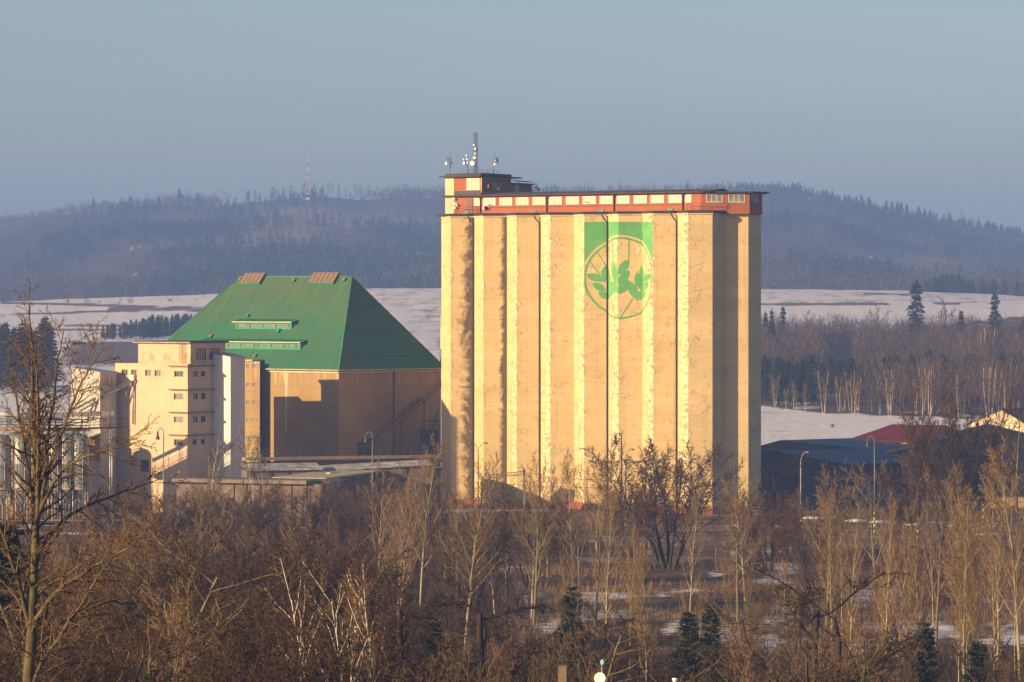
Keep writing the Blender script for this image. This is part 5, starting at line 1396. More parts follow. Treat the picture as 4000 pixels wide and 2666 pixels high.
# ------------------------------------------------------------------ house top at the lower frame edge: chimney and dishes
Yh = 128.0
hz = W(0, 2720, Yh).z
hx = W(2300, 0, Yh).x
ho = thing('house', 'house with dark tiled roof whose top lies under the picture edge', 'house', (hx, Yh, tz(hx, Yh)))
b = MB(); A = Vector((hx - 4.5, Yh - 3.5, 0)); g = tz(hx, Yh) - 2
b.box(A + UP * g, (9, 0, 0), (0, 7, 0), (0, 0, hz - 2.2 - g)); b.build('wall', M['plaster'], ho)
b = MB(); r0 = Vector((hx - 5, Yh, hz)); r1 = Vector((hx + 5, Yh, hz))
for sgn in (-1, 1):
    b.box(r0, r1 - r0, Vector((0, sgn * 4.2, -2.6)), UP * 0.16)
b.build('roof', M['shed_roof'], ho)
b = MB(); q = W(2196, 2600, Yh); b.box(Vector((q.x - .13, Yh - .3, hz - .6)), (0.27, 0, 0), (0, 0.5, 0), (0, 0, q.z - hz + .6)); b.build('chimney', M['plaster'], ho)
def hdish(label, px, py, r, ax, mt, top):
    c = W(px, py, Yh - 0.6); o = thing('satellite_dish', label, 'dish', tuple(c)); dish(o, c, r, ax, mt, 'reflector')
    m = MB(); m.tube([Vector((c.x, c.y + .25, c.z)), Vector((c.x, c.y + .25, hz - .3))], 0.025, 6); m.build('pole', M['steel'], o)
hdish('large cream satellite dish on the house roof by the chimney', 2343, 2650, 0.19, Vector((-0.15, -1, 0.3)), M['dish'], 0)
M['bluedish'] = pm('blue_dish', (0.13, 0.30, 0.52), 0.1, 2, 0.5)
hdish('small blue satellite dish on a thin pole above the cream one', 2352, 2587, 0.09, Vector((-0.7, -.6, 0.1)), M['bluedish'], 0)
m = MB(); q = W(2637, 2655, Yh); m.lathe(Vector((q.x, Yh, hz - .3)), [(0.07, 0), (0.07, q.z - hz + .25), (0.1, q.z - hz + .27), (0.1, q.z - hz + .34), (0, q.z - hz + .35)], 12); m.build('vent_cap', M['dish'], ho)
# ------------------------------------------------------------------ trees
def bark(name, a, b, scale=6, moss=None, bands=None):
    t = NT(name)
    c = t.mix(t.ramp(t.noise(scale, 4, t.map((1, 1, 0.35))), 0.3, 0.7), a, b)
    if moss: c = t.mix(t.ramp(t.noise(1.1, 4), 0.48, 0.62, 0, 0.7), c, moss)
    if bands: c = t.mix(t.ramp(t.noise(2.2, 5, t.map((0.6, 0.6, 2.6))), 0.56, 0.64), c, bands)
    return t.done(c, 0.9, spec=0.15)
M['bark'] = bark('brown_bark', (0.05, 0.035, 0.023), (0.11, 0.078, 0.048))
M['bark_moss'] = bark('mossy_bark', (0.115, 0.09, 0.048), (0.22, 0.175, 0.09), 6, (0.18, 0.17, 0.05))
M['bark_big'] = bark('big_tree_bark', (0.055, 0.041, 0.025), (0.125, 0.096, 0.05), 6, (0.13, 0.12, 0.04))
M['bark_dark'] = bark('dark_bark', (0.028, 0.02, 0.016), (0.062, 0.043, 0.03))
M['bark_pale'] = bark('pale_bark', (0.27, 0.205, 0.11), (0.44, 0.345, 0.20), 4, (0.22, 0.20, 0.075), (0.13, 0.09, 0.05))
M['bark_birch'] = bark('birch_bark', (0.62, 0.53, 0.42), (0.78, 0.69, 0.57), 3, None, (0.07, 0.05, 0.04))
M['twig'] = bark('brown_twig', (0.055, 0.030, 0.015), (0.115, 0.064, 0.030), 1.2)
M['far_wood'] = bark('far_grey_wood', (0.045, 0.040, 0.038), (0.085, 0.072, 0.064), 0.05)
M['slope_wood'] = bark('slope_wood', (0.05, 0.036, 0.028), (0.11, 0.080, 0.060), 0.08)
M['brush'] = bark('shaded_brush', (0.030, 0.018, 0.011), (0.068, 0.040, 0.022), 1.2)  # brown darkened, shade of the deep understorey put into the colour
M['twig_red'] = bark('reddish_twig', (0.10, 0.058, 0.030), (0.16, 0.098, 0.050), 1.2)
M['twig_gold'] = bark('tan_twig', (0.14, 0.086, 0.036), (0.23, 0.146, 0.060), 1.2)
M['twig_dark'] = bark('dark_twig', (0.027, 0.019, 0.016), (0.055, 0.037, 0.027), 1.2)
def needle(name, a, b):
    t = NT(name); return t.done(t.mix(t.ramp(t.noise(1.3, 4), 0.3, 0.7), a, b), 0.8, spec=0.2)
M['needle'] = needle('spruce_needles', (0.012, 0.026, 0.018), (0.03, 0.05, 0.027))
M['needle_pine'] = needle('pine_needles', (0.018, 0.026, 0.012), (0.048, 0.054, 0.022))

def rot_about(d, axis, a):
    c, s = math.cos(a), math.sin(a); x = np.cross(axis, d)
    return d * c + x * s + axis * (axis @ d) * (1 - c)
def grow(levels, H, seed):
    """bare tree of height about H: list of (level, points, radii)"""
    rng = np.random.default_rng(seed); out = []
    golden = 2.399963
    def br(lv, p, d, L, r, az0):
        s = levels[lv]; n = s['n']; st = L / n
        pts = [p]; dd = d.copy()
        for i in range(n):
            dd = dd + rng.normal(0, s['wig'], 3); dd[2] += s['trop']; dd /= np.linalg.norm(dd)
            pts.append(pts[-1] + dd * st)
        pts = np.array(pts); u = np.linspace(0, 1, n + 1)
        rad = np.maximum(r * (1 - s.get('tap', 0.85) * u), s['rmin'])
        out.append((lv, pts, rad))
        if lv + 1 >= len(levels): return
        c = levels[lv + 1]; k = c['k'] if isinstance(c['k'], int) else 0
        k = max(1, int(round(k * rng.uniform(0.8, 1.2))))
        f0 = c['start']
        for j in range(k):
            f = f0 + (1 - f0) * (j + rng.uniform(0.1, 0.9)) / k
            f = min(f, 0.985); q = f * n; i = int(q); w = q - i
            pos = pts[i] * (1 - w) + pts[min(i + 1, n)] * w
            dl = pts[min(i + 1, n)] - pts[i]; dl /= np.linalg.norm(dl)
            ref = np.array([0, 0, 1.0]) if abs(dl[2]) < 0.9 else np.array([1.0, 0, 0])
            ax = np.cross(dl, ref); ax /= np.linalg.norm(ax)
            ax = rot_about(ax, dl, az0 + j * golden + rng.normal(0, .5))
            ang = math.radians(c['ang'] * rng.uniform(0.7, 1.3))
            nd = rot_about(dl, ax, ang)
            LL_ = L * c['len'] * (1 - c.get('fall', 0.5) * (f - f0) / (1 - f0 + 1e-6)) * rng.uniform(0.65, 1.2)
            rr = (rad[i] * (1 - w) + rad[min(i + 1, n)] * w) * c.get('rr', 0.6)
            br(lv + 1, pos, nd, LL_, rr, rng.uniform(0, 6))
    s = levels[0]
    for j in range(s['k']):
        a = j * golden + rng.uniform(0, 1); t_ = math.radians(s['ang'] * rng.uniform(0.5, 1.2)) if s['k'] > 1 else math.radians(s['ang'] * .3)
        d = np.array([math.sin(t_) * math.cos(a), math.sin(t_) * math.sin(a), math.cos(t_)])
        off = np.array([math.cos(a), math.sin(a), 0]) * (s.get('spread', 0.1) if s['k'] > 1 else 0)
        br(0, off + np.array([0, 0, -0.3]), d, H * rng.uniform(0.85, 1.0) if s['k'] > 1 else H, s['r'] * (rng.uniform(.7, 1) if s['k'] > 1 else 1), rng.uniform(0, 6))
    return out
def tubes(branches, sides):
    """one mesh (verts, quads) from branches, vectorised over branches with the same point count"""
    V_, F_ = [], []; base = 0
    by = {}
    for pts, rad in branches: by.setdefault(len(pts), []).append((pts, rad))
    for n, lst in by.items():
        P = np.array([p for p, _ in lst]); R = np.array([r for _, r in lst])
        D = np.gradient(P, axis=1); D /= np.linalg.norm(D, axis=2, keepdims=True) + 1e-9
        ref = np.where(np.abs(D[:, :1, 2:3]) < 0.9, np.array([0, 0, 1.0]), np.array([1.0, 0, 0]))
        U = np.cross(D, np.broadcast_to(ref, D.shape)); U /= np.linalg.norm(U, axis=2, keepdims=True) + 1e-9
        Wv = np.cross(D, U)
        a = np.arange(sides) * 2 * math.pi / sides
        ring = P[:, :, None] + (U[:, :, None] * np.cos(a)[:, None] + Wv[:, :, None] * np.sin(a)[:, None]) * R[:, :, None, None]
        B = len(lst); vid = base + np.arange(B * n * sides).reshape(B, n, sides)
        nx = np.roll(vid, -1, axis=2)
        F_.append(np.stack([vid[:, :-1], nx[:, :-1], nx[:, 1:], vid[:, 1:]], -1).reshape(-1, 4)); V_.append(ring.reshape(-1, 3)); base += B * n * sides
    return np.concatenate(V_), np.concatenate(F_)
PROTO = {}
def lv(k=1, n=4, ang=35, len=0.4, start=0.25, wig=0.08, trop=0.03, rmin=0.008, r=0.15, rr=0.6, fall=0.5, tap=0.85, spread=0.15):
    return dict(k=k, n=n, ang=ang, len=len, start=start, wig=wig, trop=trop, rmin=rmin, r=r, rr=rr, fall=fall, tap=tap, spread=spread)
def bare(name, levels, H, seeds, mats, nt=2, tsides=6):
    for s in seeds:
        b = grow(levels, H, s)
        tv, tf = tubes([(p, r) for l, p, r in b if l < nt], tsides)
        cv_, cf = tubes([(p, r) for l, p, r in b if l >= nt], 3)
        top = max(tv[:, 2].max(), cv_[:, 2].max())
        PROTO.setdefault(name, []).append((np_mesh('trunk', tv / top, tf, M[mats[0]]), np_mesh('crown', cv_ / top, cf, M[mats[1]], smooth=False)))
ASP = [lv(1, 12, 4, wig=0.035, trop=0.01, r=0.17, rmin=0.02, tap=0.93), lv(26, 6, 42, 0.32, 0.26, 0.07, 0.10, 0.018, fall=0.55, rr=0.5), lv(11, 5, 38, 0.46, 0.2, 0.10, 0.07, 0.016, rr=0.6), lv(5, 3, 36, 0.5, 0.2, 0.12, 0.05, 0.014)]
bare('aspen', ASP, 16, (1, 2, 3), ('bark_pale', 'twig_gold'))
FRK = [lv(1, 9, 4, wig=0.04, trop=0.01, r=0.2, rmin=0.03, tap=0.9), lv(11, 8, 34, 0.55, 0.26, 0.07, 0.07, 0.02, fall=0.45, rr=0.62), lv(11, 5, 36, 0.38, 0.15, 0.10, 0.06, 0.013), lv(6, 4, 36, 0.45, 0.15, 0.12, 0.04, 0.014), lv(2, 3, 35, 0.5, 0.2, 0.12, 0.03, 0.012)]
bare('forked', FRK, 13, (11, 12, 13), ('bark_moss', 'twig_gold'))
BIR = [lv(2, 14, 5, wig=0.045, trop=0.02, r=0.088, rmin=0.016, tap=0.92, spread=0.2), lv(22, 8, 27, 0.34, 0.16, 0.085, 0.05, 0.011, fall=0.5, rr=0.42), lv(9, 5, 30, 0.45, 0.15, 0.09, 0.02, 0.012), lv(6, 3, 35, 0.5, 0.15, 0.12, -0.03, 0.010)]
bare('birch', BIR, 11, (21, 22), ('bark_birch', 'twig_red'))
RND = [lv(7, 9, 27, wig=0.06, trop=0.025, r=0.16, rmin=0.035, tap=0.88, spread=0.3), lv(13, 6, 34, 0.42, 0.25, 0.09, 0.07, 0.018, fall=0.45, rr=0.55), lv(11, 5, 36, 0.40, 0.12, 0.11, 0.05, 0.012), lv(7, 4, 36, 0.46, 0.12, 0.14, 0.04, 0.014), lv(2, 3, 36, 0.5, 0.2, 0.15, 0.02, 0.012)]
bare('round', RND, 11, (31, 32), ('bark_dark', 'twig'))
GNR = [lv(1, 7, 10, wig=0.12, trop=0.02, r=0.26, rmin=0.05, tap=0.7), lv(8, 7, 52, 0.62, 0.25, 0.20, 0.04, 0.03, fall=0.4, rr=0.6), lv(9, 6, 50, 0.42, 0.2, 0.20, 0.03, 0.015), lv(8, 4, 50, 0.42, 0.15, 0.22, 0.02, 0.011), lv(3, 3, 45, 0.5, 0.2, 0.2, 0.0, 0.009)]
bare('gnarled', GNR, 9, (41, 42, 43), ('bark_dark', 'twig_dark'))
BSH = [lv(9, 6, 16, wig=0.06, trop=0.03, r=0.05, rmin=0.012, tap=0.8, spread=0.35), lv(11, 5, 26, 0.42, 0.2, 0.07, 0.05, 0.010, rr=0.55), lv(6, 4, 30, 0.42, 0.15, 0.10, 0.03, 0.008), lv(2, 3, 32, 0.5, 0.2, 0.12, 0.0, 0.007)]
bare('bush', BSH, 6, (51, 52, 53), ('bark', 'twig_red'), 1, 4)
SPR = [lv(1, 9, 24, wig=0.05, trop=0.01, r=0.24, rmin=0.05, tap=0.85), lv(16, 8, 62, 0.62, 0.14, 0.10, 0.035, 0.022, fall=0.45, rr=0.55), lv(10, 6, 44, 0.42, 0.15, 0.14, 0.03, 0.014), lv(8, 4, 44, 0.42, 0.12, 0.16, 0.02, 0.010), lv(3, 3, 40, 0.5, 0.2, 0.16, 0.0, 0.008)]
bare('spreading', SPR, 11, (61, 62, 63), ('bark_moss', 'twig'))
# big tree close to the camera: its stems drawn one by one, branches grown from them
def stem_tree(stems, levels, Y, px0, seed):
    rng = np.random.default_rng(seed); x0 = (px0 - 2000) / F * Y; z0 = tz(x0, Y); out = []
    for pts, r0, r1, dy in stems:
        P = [np.array(W(a, c, Y)) - np.array([x0, Y, z0]) for a, c in pts]
        if pts[0][1] > 2600: P.insert(0, np.array([P[0][0] * 0.9, 0, -0.4]))
        n = len(P); P = np.array(P); P[:, 1] += dy * np.linspace(0, 1, n) ** 1.3
        r0 *= 0.85
        u = np.linspace(0, n - 1, 5 * (n - 1) + 1); Q = np.stack([np.interp(u, np.arange(n), P[:, k]) for k in range(3)], 1)
        for _ in range(3): Q[1:-1] = (Q[:-2] + 2 * Q[1:-1] + Q[2:]) / 4
        Q[1:-1] += rng.normal(0, .018, Q[1:-1].shape); R = np.linspace(r0, r1, len(Q))
        out.append((0, Q, R))
        L = np.linalg.norm(np.diff(Q, axis=0), axis=1).sum(); k = int(L * 4.0)
        for j in range(k):
            f = 0.2 + 0.79 * (j + rng.random()) / k; i = int(f * (len(Q) - 1)); d = Q[min(i + 1, len(Q) - 1)] - Q[i]; d /= np.linalg.norm(d) + 1e-9
            ax = rot_about(np.cross(d, [0.3, 0.8, 0.2]), d, j * 2.4 + rng.normal(0, .5)); ax /= np.linalg.norm(ax)
            nd = rot_about(d, ax, math.radians(rng.uniform(28, 62)))
            sub_ = grow([dict(levels[0], k=1, r=min(0.045, R[i] * 0.6))] + levels[1:], rng.uniform(0.5, 2.3) * (1.15 - 0.6 * f), int(rng.integers(1e6)))
            # turn the small tree so that its axis follows nd
            zx = np.cross([0, 0, 1.0], nd); sn_ = np.linalg.norm(zx); zx = zx / (sn_ + 1e-9); an = math.atan2(sn_, nd[2])
            c, s_ = math.cos(an), math.sin(an); K = np.array([[0, -zx[2], zx[1]], [zx[2], 0, -zx[0]], [-zx[1], zx[0], 0]]); RM = np.eye(3) + s_ * K + (1 - c) * K @ K
            for lv_, pp, rr in sub_: out.append((lv_ + 1, (pp + np.array([0, 0, .3])) @ RM.T + Q[i], rr))
    return out, (x0, Y, z0)
def add_stem_tree(name, stems, Y, px0, seed, label, group, mats=('bark_big', 'twig_red')):
    LV = [lv(1, 6, 10, wig=0.10, trop=0.03, r=0.03, rmin=0.010), lv(6, 4, 42, 0.42, 0.2, 0.14, 0.03, 0.008), lv(4, 3, 42, 0.45, 0.2, 0.16, 0.02, 0.006)]
    b, loc = stem_tree(stems, LV, Y, px0, seed)
    o = thing(name, label, 'tree', loc, group)
    for nm, sel, sd, m in (('trunk', lambda l: l == 0, 9, mats[0]), ('crown', lambda l: l > 0, 3, mats[1])):
        v, f = tubes([(p, r) for l, p, r in b if sel(l)], sd)
        me = np_mesh(nm, v, f, M[m], smooth=True); c = bpy.data.objects.new(nm, me); col.objects.link(c); c.parent = o
    return o
BIGSTEMS = [([(114, 2666), (122, 2428), (135, 2219), (140, 1974), (136, 1799), (131, 1624), (122, 1450), (108, 1187)], 0.235, 0.02, 0.3),
    ([(138, 2120), (150, 1939), (154, 1799), (157, 1659), (154, 1450), (131, 1257)], 0.11, 0.015, -0.8), ([(143, 1940), (166, 1764), (192, 1624), (210, 1415), (224, 1292)], 0.075, 0.012, 1.5),
    ([(145, 2030), (192, 1834), (262, 1642), (350, 1450), (428, 1353)], 0.085, 0.010, -1.2), ([(135, 1990), (96, 1799), (52, 1554), (14, 1362)], 0.08, 0.012, 1.0),
    ([(145, 2030), (227, 1852), (332, 1782), (472, 1747), (577, 1712)], 0.075, 0.010, -2.0), ([(140, 2160), (262, 2009), (437, 1939), (594, 1887)], 0.08, 0.012, 2.0),
    ([(124, 2440), (227, 2306), (350, 2219), (524, 2131), (734, 1922)], 0.10, 0.012, -2.5), ([(120, 2560), (245, 2428), (385, 2358), (507, 2376)], 0.09, 0.015, 1.5),
    ([(122, 2470), (52, 2184), (-20, 1974), (-60, 1800)], 0.09, 0.015, -1.0), ([(116, 2650), (262, 2463), (402, 2254), (577, 2009)], 0.095, 0.012, -3.0)]
# distant bare trees: fewer, stouter twigs
FAR = [lv(1, 6, 6, wig=0.05, trop=0.01, r=0.2, rmin=0.06, tap=0.85), lv(12, 4, 36, 0.42, 0.22, 0.1, 0.06, 0.045, rr=0.55), lv(7, 3, 36, 0.45, 0.15, 0.12, 0.03, 0.030), lv(4, 2, 38, 0.5, 0.2, 0.15, 0.0, 0.024)]
bare('far_bare', FAR, 15, (81, 82, 83), ('bark', 'twig'), 1, 4)
FBI = [lv(2, 7, 9, wig=0.04, trop=0.015, r=0.10, rmin=0.045, tap=0.75, spread=0.4), lv(14, 4, 30, 0.36, 0.22, 0.06, 0.06, 0.035, rr=0.5), lv(9, 3, 32, 0.5, 0.15, 0.1, -0.02, 0.022)]
bare('far_birch', FBI, 15, (91, 92, 93), ('bark_birch', 'twig_red'), 1, 4)
FRD = [lv(1, 5, 8, wig=0.08, trop=0.01, r=0.3, rmin=0.1, tap=0.7), lv(9, 6, 42, 0.6, 0.25, 0.12, 0.05, 0.07, rr=0.6), lv(9, 4, 40, 0.42, 0.15, 0.14, 0.02, 0.04), lv(6, 3, 40, 0.45, 0.15, 0.16, 0.0, 0.03)]
bare('far_round', FRD, 15, (96, 97), ('bark_dark', 'twig'), 1, 4)

def conifer(name, H, seed, nwh, per, width, needles, shape, droop, mats, tri, gap=0.0, jit=0.0):
    rng = np.random.default_rng(seed)
    tp = np.array([[rng.normal(0, .02), rng.normal(0, .02), z] for z in np.linspace(-0.3, H, 8)])
    tv, tf = tubes([(tp, np.linspace(0.018 * H, 0.003 * H, 8))], 6)
    vs = []
    for i in range(nwh):
        f = (i + rng.uniform(0, .6)) / nwh; z = H * (0.10 + 0.9 * f); w = width * H * shape(f)
        for j in range(per):
            if rng.random() < gap: continue
            if jit: z = H * (0.10 + 0.9 * min(1, max(0, f + jit * rng.normal())))
            a = rng.uniform(0, 6.283); L = w * rng.uniform(0.6, 1.15)
            d = np.array([math.cos(a), math.sin(a), 0]); sd = np.array([-d[1], d[0], 0])
            for k in range(needles):
                u = (k + rng.random()) / needles
                c = d * L * u + np.array([0, 0, z - droop * L * u * u + 0.05 * L * rng.normal()]) + sd * rng.normal(0, 0.16 * L * (0.3 + u * (1.2 - u)))
                s = tri * H * rng.uniform(0.6, 1.3)
                e1 = (d * rng.uniform(0.4, 1) + sd * rng.normal(0, .7) + np.array([0, 0, rng.normal(-0.15, .35)])); e1 *= s / np.linalg.norm(e1)
                e2 = np.cross(e1, rng.normal(0, 1, 3)); e2 *= s * 0.42 / (np.linalg.norm(e2) + 1e-6)
                vs += [c - e2 * .5, c + e2 * .5, c + e1]
    for k in range(8):
        c = np.array([0, 0, H * (0.97 + 0.03 * rng.random())]); e = rng.normal(0, 1, 3) * .3 + np.array([0, 0, 1]); e *= tri * H
        vs += [c - np.array([.25 * tri * H, 0, 0]), c + np.array([.25 * tri * H, 0, 0]), c + e]
    v = np.array(vs); 
    PROTO.setdefault(name, []).append((np_mesh('trunk', tv / H, tf, M[mats[0]]), np_mesh('crown', v / H, np.arange(len(v)).reshape(-1, 3), M[mats[1]], smooth=False)))
for s in (1, 2, 3): conifer('spruce', 18, s, 26, 9, 0.19, 9, lambda f: (1 - f) ** 0.85 + 0.03, 0.25, ('bark_dark', 'needle'), 0.05)
conifer('open_spruce', 20, 7, 24, 8, 0.22, 16, lambda f: (1 - f) ** 0.6 * (0.7 + 0.3 * math.sin(f * 23)) + 0.03, 0.15, ('bark_dark', 'needle'), 0.042, 0.12, 0.012)
for s in (4, 5, 6): conifer('pine', 9, s, 30, 9, 0.25, 30, lambda f: (1 - f) ** 0.55 * (0.8 + 0.2 * math.sin(f * 17 + 4)) + 0.05, -0.22, ('bark', 'needle_pine'), 0.036, 0.15, 0.03)
for s in (8, 9): conifer('hill_spruce', 18, s, 9, 6, 0.2, 2, lambda f: (1 - f) + 0.04, 0.2, ('bark_dark', 'needle'), 0.14)

prng = random.Random(77)
def tree(kind, px, ytop, Y, name, label, group, cat='tree', width=1.0, var=None, base=None, rot=None, lean=0.0):
    x = (px - 2000) / F * Y; z = tz(x, Y) if base is None else base
    h = EYE - (ytop - HOR) / F * Y - z
    if h < 0.5: return None
    lst = PROTO[kind]; tm, cm = lst[(var if var is not None else prng.randrange(len(lst))) % len(lst)]
    o = thing(name, label, cat, (x, Y, z), group)
    o.rotation_euler = (lean * prng.uniform(-1, 1), lean * prng.uniform(-1, 1), rot if rot is not None else prng.uniform(0, 6.28))
    w = h * width; o.scale = (w, w, h)
    for me, nm in ((tm, 'trunk'), (cm, 'crown')):
        c = bpy.data.objects.new(nm, me); col.objects.link(c); c.parent = o
    return o

G1 = 'bare trees standing between the camera and the silo'
add_stem_tree('big_bare_tree', BIGSTEMS, 112.0, 114, 5, 'tallest mossy bare tree with several stems at the left edge', None)
for px, yt, Y, w, lab in ((1278, 2165, 150, 1.0, 'white stemmed birch, first of the close pair left of the lower middle'), (1432, 2150, 146, 1.05, 'white stemmed birch with wide fork, second of the close pair'),
                          (815, 1690, 440, .9, 'pale birch right before the white lift shaft'), (1010, 1660, 440, .9, 'pale birch before the narrow tan stair tower')):
    tree('birch', px, yt, Y, 'birch_tree', lab, G1, width=w, var=int(px) % 2, rot=px * 0.7)
for kind, px, yt, Y, w, lab in (
    ('aspen', 1470, 1790, 330, .8, 'slim bare tree in front of the pale hook lamp'), ('aspen', 1562, 1760, 335, .8, 'slim bare tree before the dark lattice conveyor'),
    ('aspen', 1640, 1690, 345, .85, 'tall pale stemmed tree left of the silo, tops fanning upward'), ('aspen', 1548, 1850, 320, .7, 'thin white stemmed tree between two taller slim ones left of the silo'),
    ('aspen', 1815, 1755, 300, 1.0, 'bare tree with forked pale trunk beside the lattice mast'), ('forked', 1985, 1850, 350, .9, 'bare tree under the portal beam of the lattice mast'),
    ('forked', 2085, 1760, 330, .85, 'upright bare tree just past the second portal post'), ('aspen', 2235, 1745, 340, .75, 'lone slender tree in front of the silo middle'),
    ('forked', 2325, 1720, 330, .7, 'tall upright bare tree left of the bell lamp'), ('aspen', 2372, 1860, 300, .7, 'tree with long clean pale trunk reaching the lower frame edge'),
    ('round', 2610, 1690, 405, 1.25, 'broad dark many stemmed tree before the right part of the silo'), ('round', 2455, 1830, 415, .7, 'smaller dark many stemmed tree leaning over the bell lamp foot'),
    ('aspen', 2692, 1850, 320, .6, 'straight white trunk rising through the broad dark tree'), ('gnarled', 3018, 1772, 415, 1.1, 'dark gnarled tree at the foot of the silo corner'),
    ('forked', 3228, 1805, 330, .95, 'sunlit upright bare tree beside the white striped lamp'), ('forked', 3425, 1790, 360, 1.0, 'dense reddish brown tree in front of the hook lamp'),
    ('round', 3690, 1470, 420, .95, 'largest dark tree, rising before the grey shed'), ('forked', 3655, 1800, 310, .7, 'pale forked tree before the largest dark tree'),
    ('aspen', 3795, 1790, 300, .75, 'pale thin tree right beside the straight striped pole'), ('aspen', 3895, 1760, 290, .8, 'tall thin tree before the wall with snowy coping'),
    ('aspen', 3985, 1700, 280, .8, 'pale trunked tree cut by the right frame edge'), ('aspen', 3760, 1900, 280, .6, 'slim sunlit sapling left of the straight striped pole'),
    ('spreading', 3975, 1480, 440, .8, 'dark spreading tree before the sunlit barn gable'), ('round', 3560, 1800, 430, .7, 'dark tree between the two striped posts and the largest tree')):
    tree(kind, px, yt, Y, 'bare_tree', lab, G1, width=w)
for kind, px, yt, Y, w, lab in (
    ('gnarled', 3080, 2225, 175, 1.5, 'gnarled old tree with broken limbs low in the middle of the right half'), ('gnarled', 3250, 2150, 180, 1.4, 'twisted dark tree with snapped top near the lower frame edge'),
    ('gnarled', 1960, 2230, 170, 1.5, 'dark crooked tree left of the house chimney'), ('gnarled', 1650, 2220, 175, 1.4, 'dark crooked tree right of the close birch pair'),
    ('round', 1010, 1990, 205, 1.0, 'dark round crowned tree in the thicket left of the birch pair'), ('spreading', 560, 2010, 180, 1.3, 'wide mossy tree spreading over the thicket beside the big tree'),
    ('spreading', 300, 2080, 160, 1.3, 'wide mossy tree touching the right side of the big trunk'), ('spreading', 780, 2120, 165, 1.3, 'mossy tree with long arching limbs in the dark thicket'),
    ('forked', 1180, 1985, 240, 1.1, 'bushy bare tree before the low plastered shed'), ('forked', 700, 1950, 250, 1.1, 'bushy bare tree below the beige mill front'),
    ('forked', 430, 1990, 240, 1.1, 'brown bare tree below the corrugated tower')):
    tree(kind, px, yt, Y, 'bare_tree', lab, 'bare trees in the lower thicket', width=w)
for px, yt, Y, w, lab in ((2235, 2300, 235, 0.85, 'dark green pine above the house chimney'), (2690, 2400, 225, 0.95, 'bushy dark pine in the lower middle, left one of a touching pair'), (2775, 2370, 232, 0.9, 'bushy dark pine in the lower middle, right one of a touching pair'),
                          (3610, 2440, 215, 1.0, 'low dark pine between bare trees at lower right'), (3820, 2520, 205, 1.0, 'small pine nearest the lower right corner'), (1690, 2440, 200, .95, 'dark pine half hidden in crooked branches left of the chimney'),
                          (960, 2420, 190, 1.0, 'dark pine buried in the thicket left of the birch pair'), (15, 2060, 165, .9, 'dark conifer cut by the left frame edge behind the big tree')):
    tree('pine', px, yt, Y, 'pine_tree', lab, 'pines in the lower thicket', width=w)
SHB = 'bare trees in the brush before the low shed'
for i in range(44):
    px = 420 + 1230 * (i + prng.random()) / 44; Y = prng.uniform(395, 446)
    tree(prng.choice(['forked', 'round', 'bush', 'forked']), px, prng.uniform(1840, 1990), Y, 'brush_tree', 'leafless brown tree of the brush hiding the foot of the low shed', SHB, width=prng.uniform(.9, 1.3))
for i in range(24):
    px = 1700 + 1500 * (i + prng.random()) / 24; Y = prng.uniform(330, 432)
    if 2400 < px < 2790: continue
    tree(prng.choice(['forked', 'aspen', 'forked', 'round']), px, prng.uniform(1830, 2010), Y, 'bare_tree', 'smaller leafless tree among those in front of the silo base', 'smaller leafless trees before the silo base', width=prng.uniform(.8, 1.15))
# thin trees on the right, thicket trees on the left, bushes everywhere
for i in range(18):
    px = prng.uniform(2050, 4080); Y = prng.uniform(215, 300)
    tree('aspen', px, prng.uniform(2010, 2260), Y, 'sapling', 'thin pale sapling among many in the wood at lower right', 'thin pale saplings of the lower wood', width=prng.uniform(.45, .7))
for i in range(18):
    px = prng.uniform(3250, 4100); Y = prng.uniform(240, 330)
    tree('aspen', px, prng.uniform(1880, 2080), Y, 'sapling', 'thin pale sapling among many in the wood at lower right', 'thin pale saplings of the lower wood', width=prng.uniform(.45, .7))
for i in range(46):
    px = prng.uniform(-150, 1500); Y = prng.uniform(130, 300)
    yt = np.interp(Y, [130, 300], [2330, 1985]) + prng.uniform(-70, 90)
    if 1150 < px < 1560 and Y < 175: Y += 60
    tree(prng.choice(['spreading', 'forked', 'round', 'spreading']), px, yt, Y, 'thicket_tree', 'leafless brown tree tangled with others in the thicket at lower left', 'tangled bare trees of the lower left thicket', width=prng.uniform(.9, 1.3))
for i in range(24):
    px = prng.uniform(1580, 4100); Y = prng.uniform(140, 215)
    tree(prng.choice(['spreading', 'gnarled', 'forked', 'bush']), px, np.interp(Y, [140, 215], [2560, 2330]) + prng.uniform(-60, 90), Y, 'thicket_tree', 'low bare tree along the lower edge of the wood', 'low bare trees along the lower edge', width=prng.uniform(.9, 1.3))
for i in range(70):
    px = prng.uniform(-100, 4100); Y = prng.uniform(230, 372)
    hgt = prng.uniform(1.6, 4.2); x = (px - 2000) / F * Y; yt = HOR - (tz(x, Y) + hgt - EYE) * F / Y
    if 1700 < px < 3200 and Y > 300 and prng.random() < .5: continue
    tree('bush', px, yt, Y, 'bush', 'leafless reddish brown bush of the brushy ground before the silo', 'leafless bushes of the brushy ground', 'bush', width=prng.uniform(.9, 1.5))
for i in range(110):
    px = prng.uniform(-80, 1800) if i < 84 else prng.uniform(2900, 4050); Y = prng.uniform(372, 440)
    hgt = prng.uniform(2.2, 5.8); x = (px - 2000) / F * Y; yt = HOR - (tz(x, Y) + hgt - EYE) * F / Y
    tree(prng.choice(['bush', 'forked', 'bush']), px, yt, Y, 'bush', 'leafless bush beside the railway below the sheds', 'leafless bushes along the railway', 'bush', width=prng.uniform(.8, 1.3))

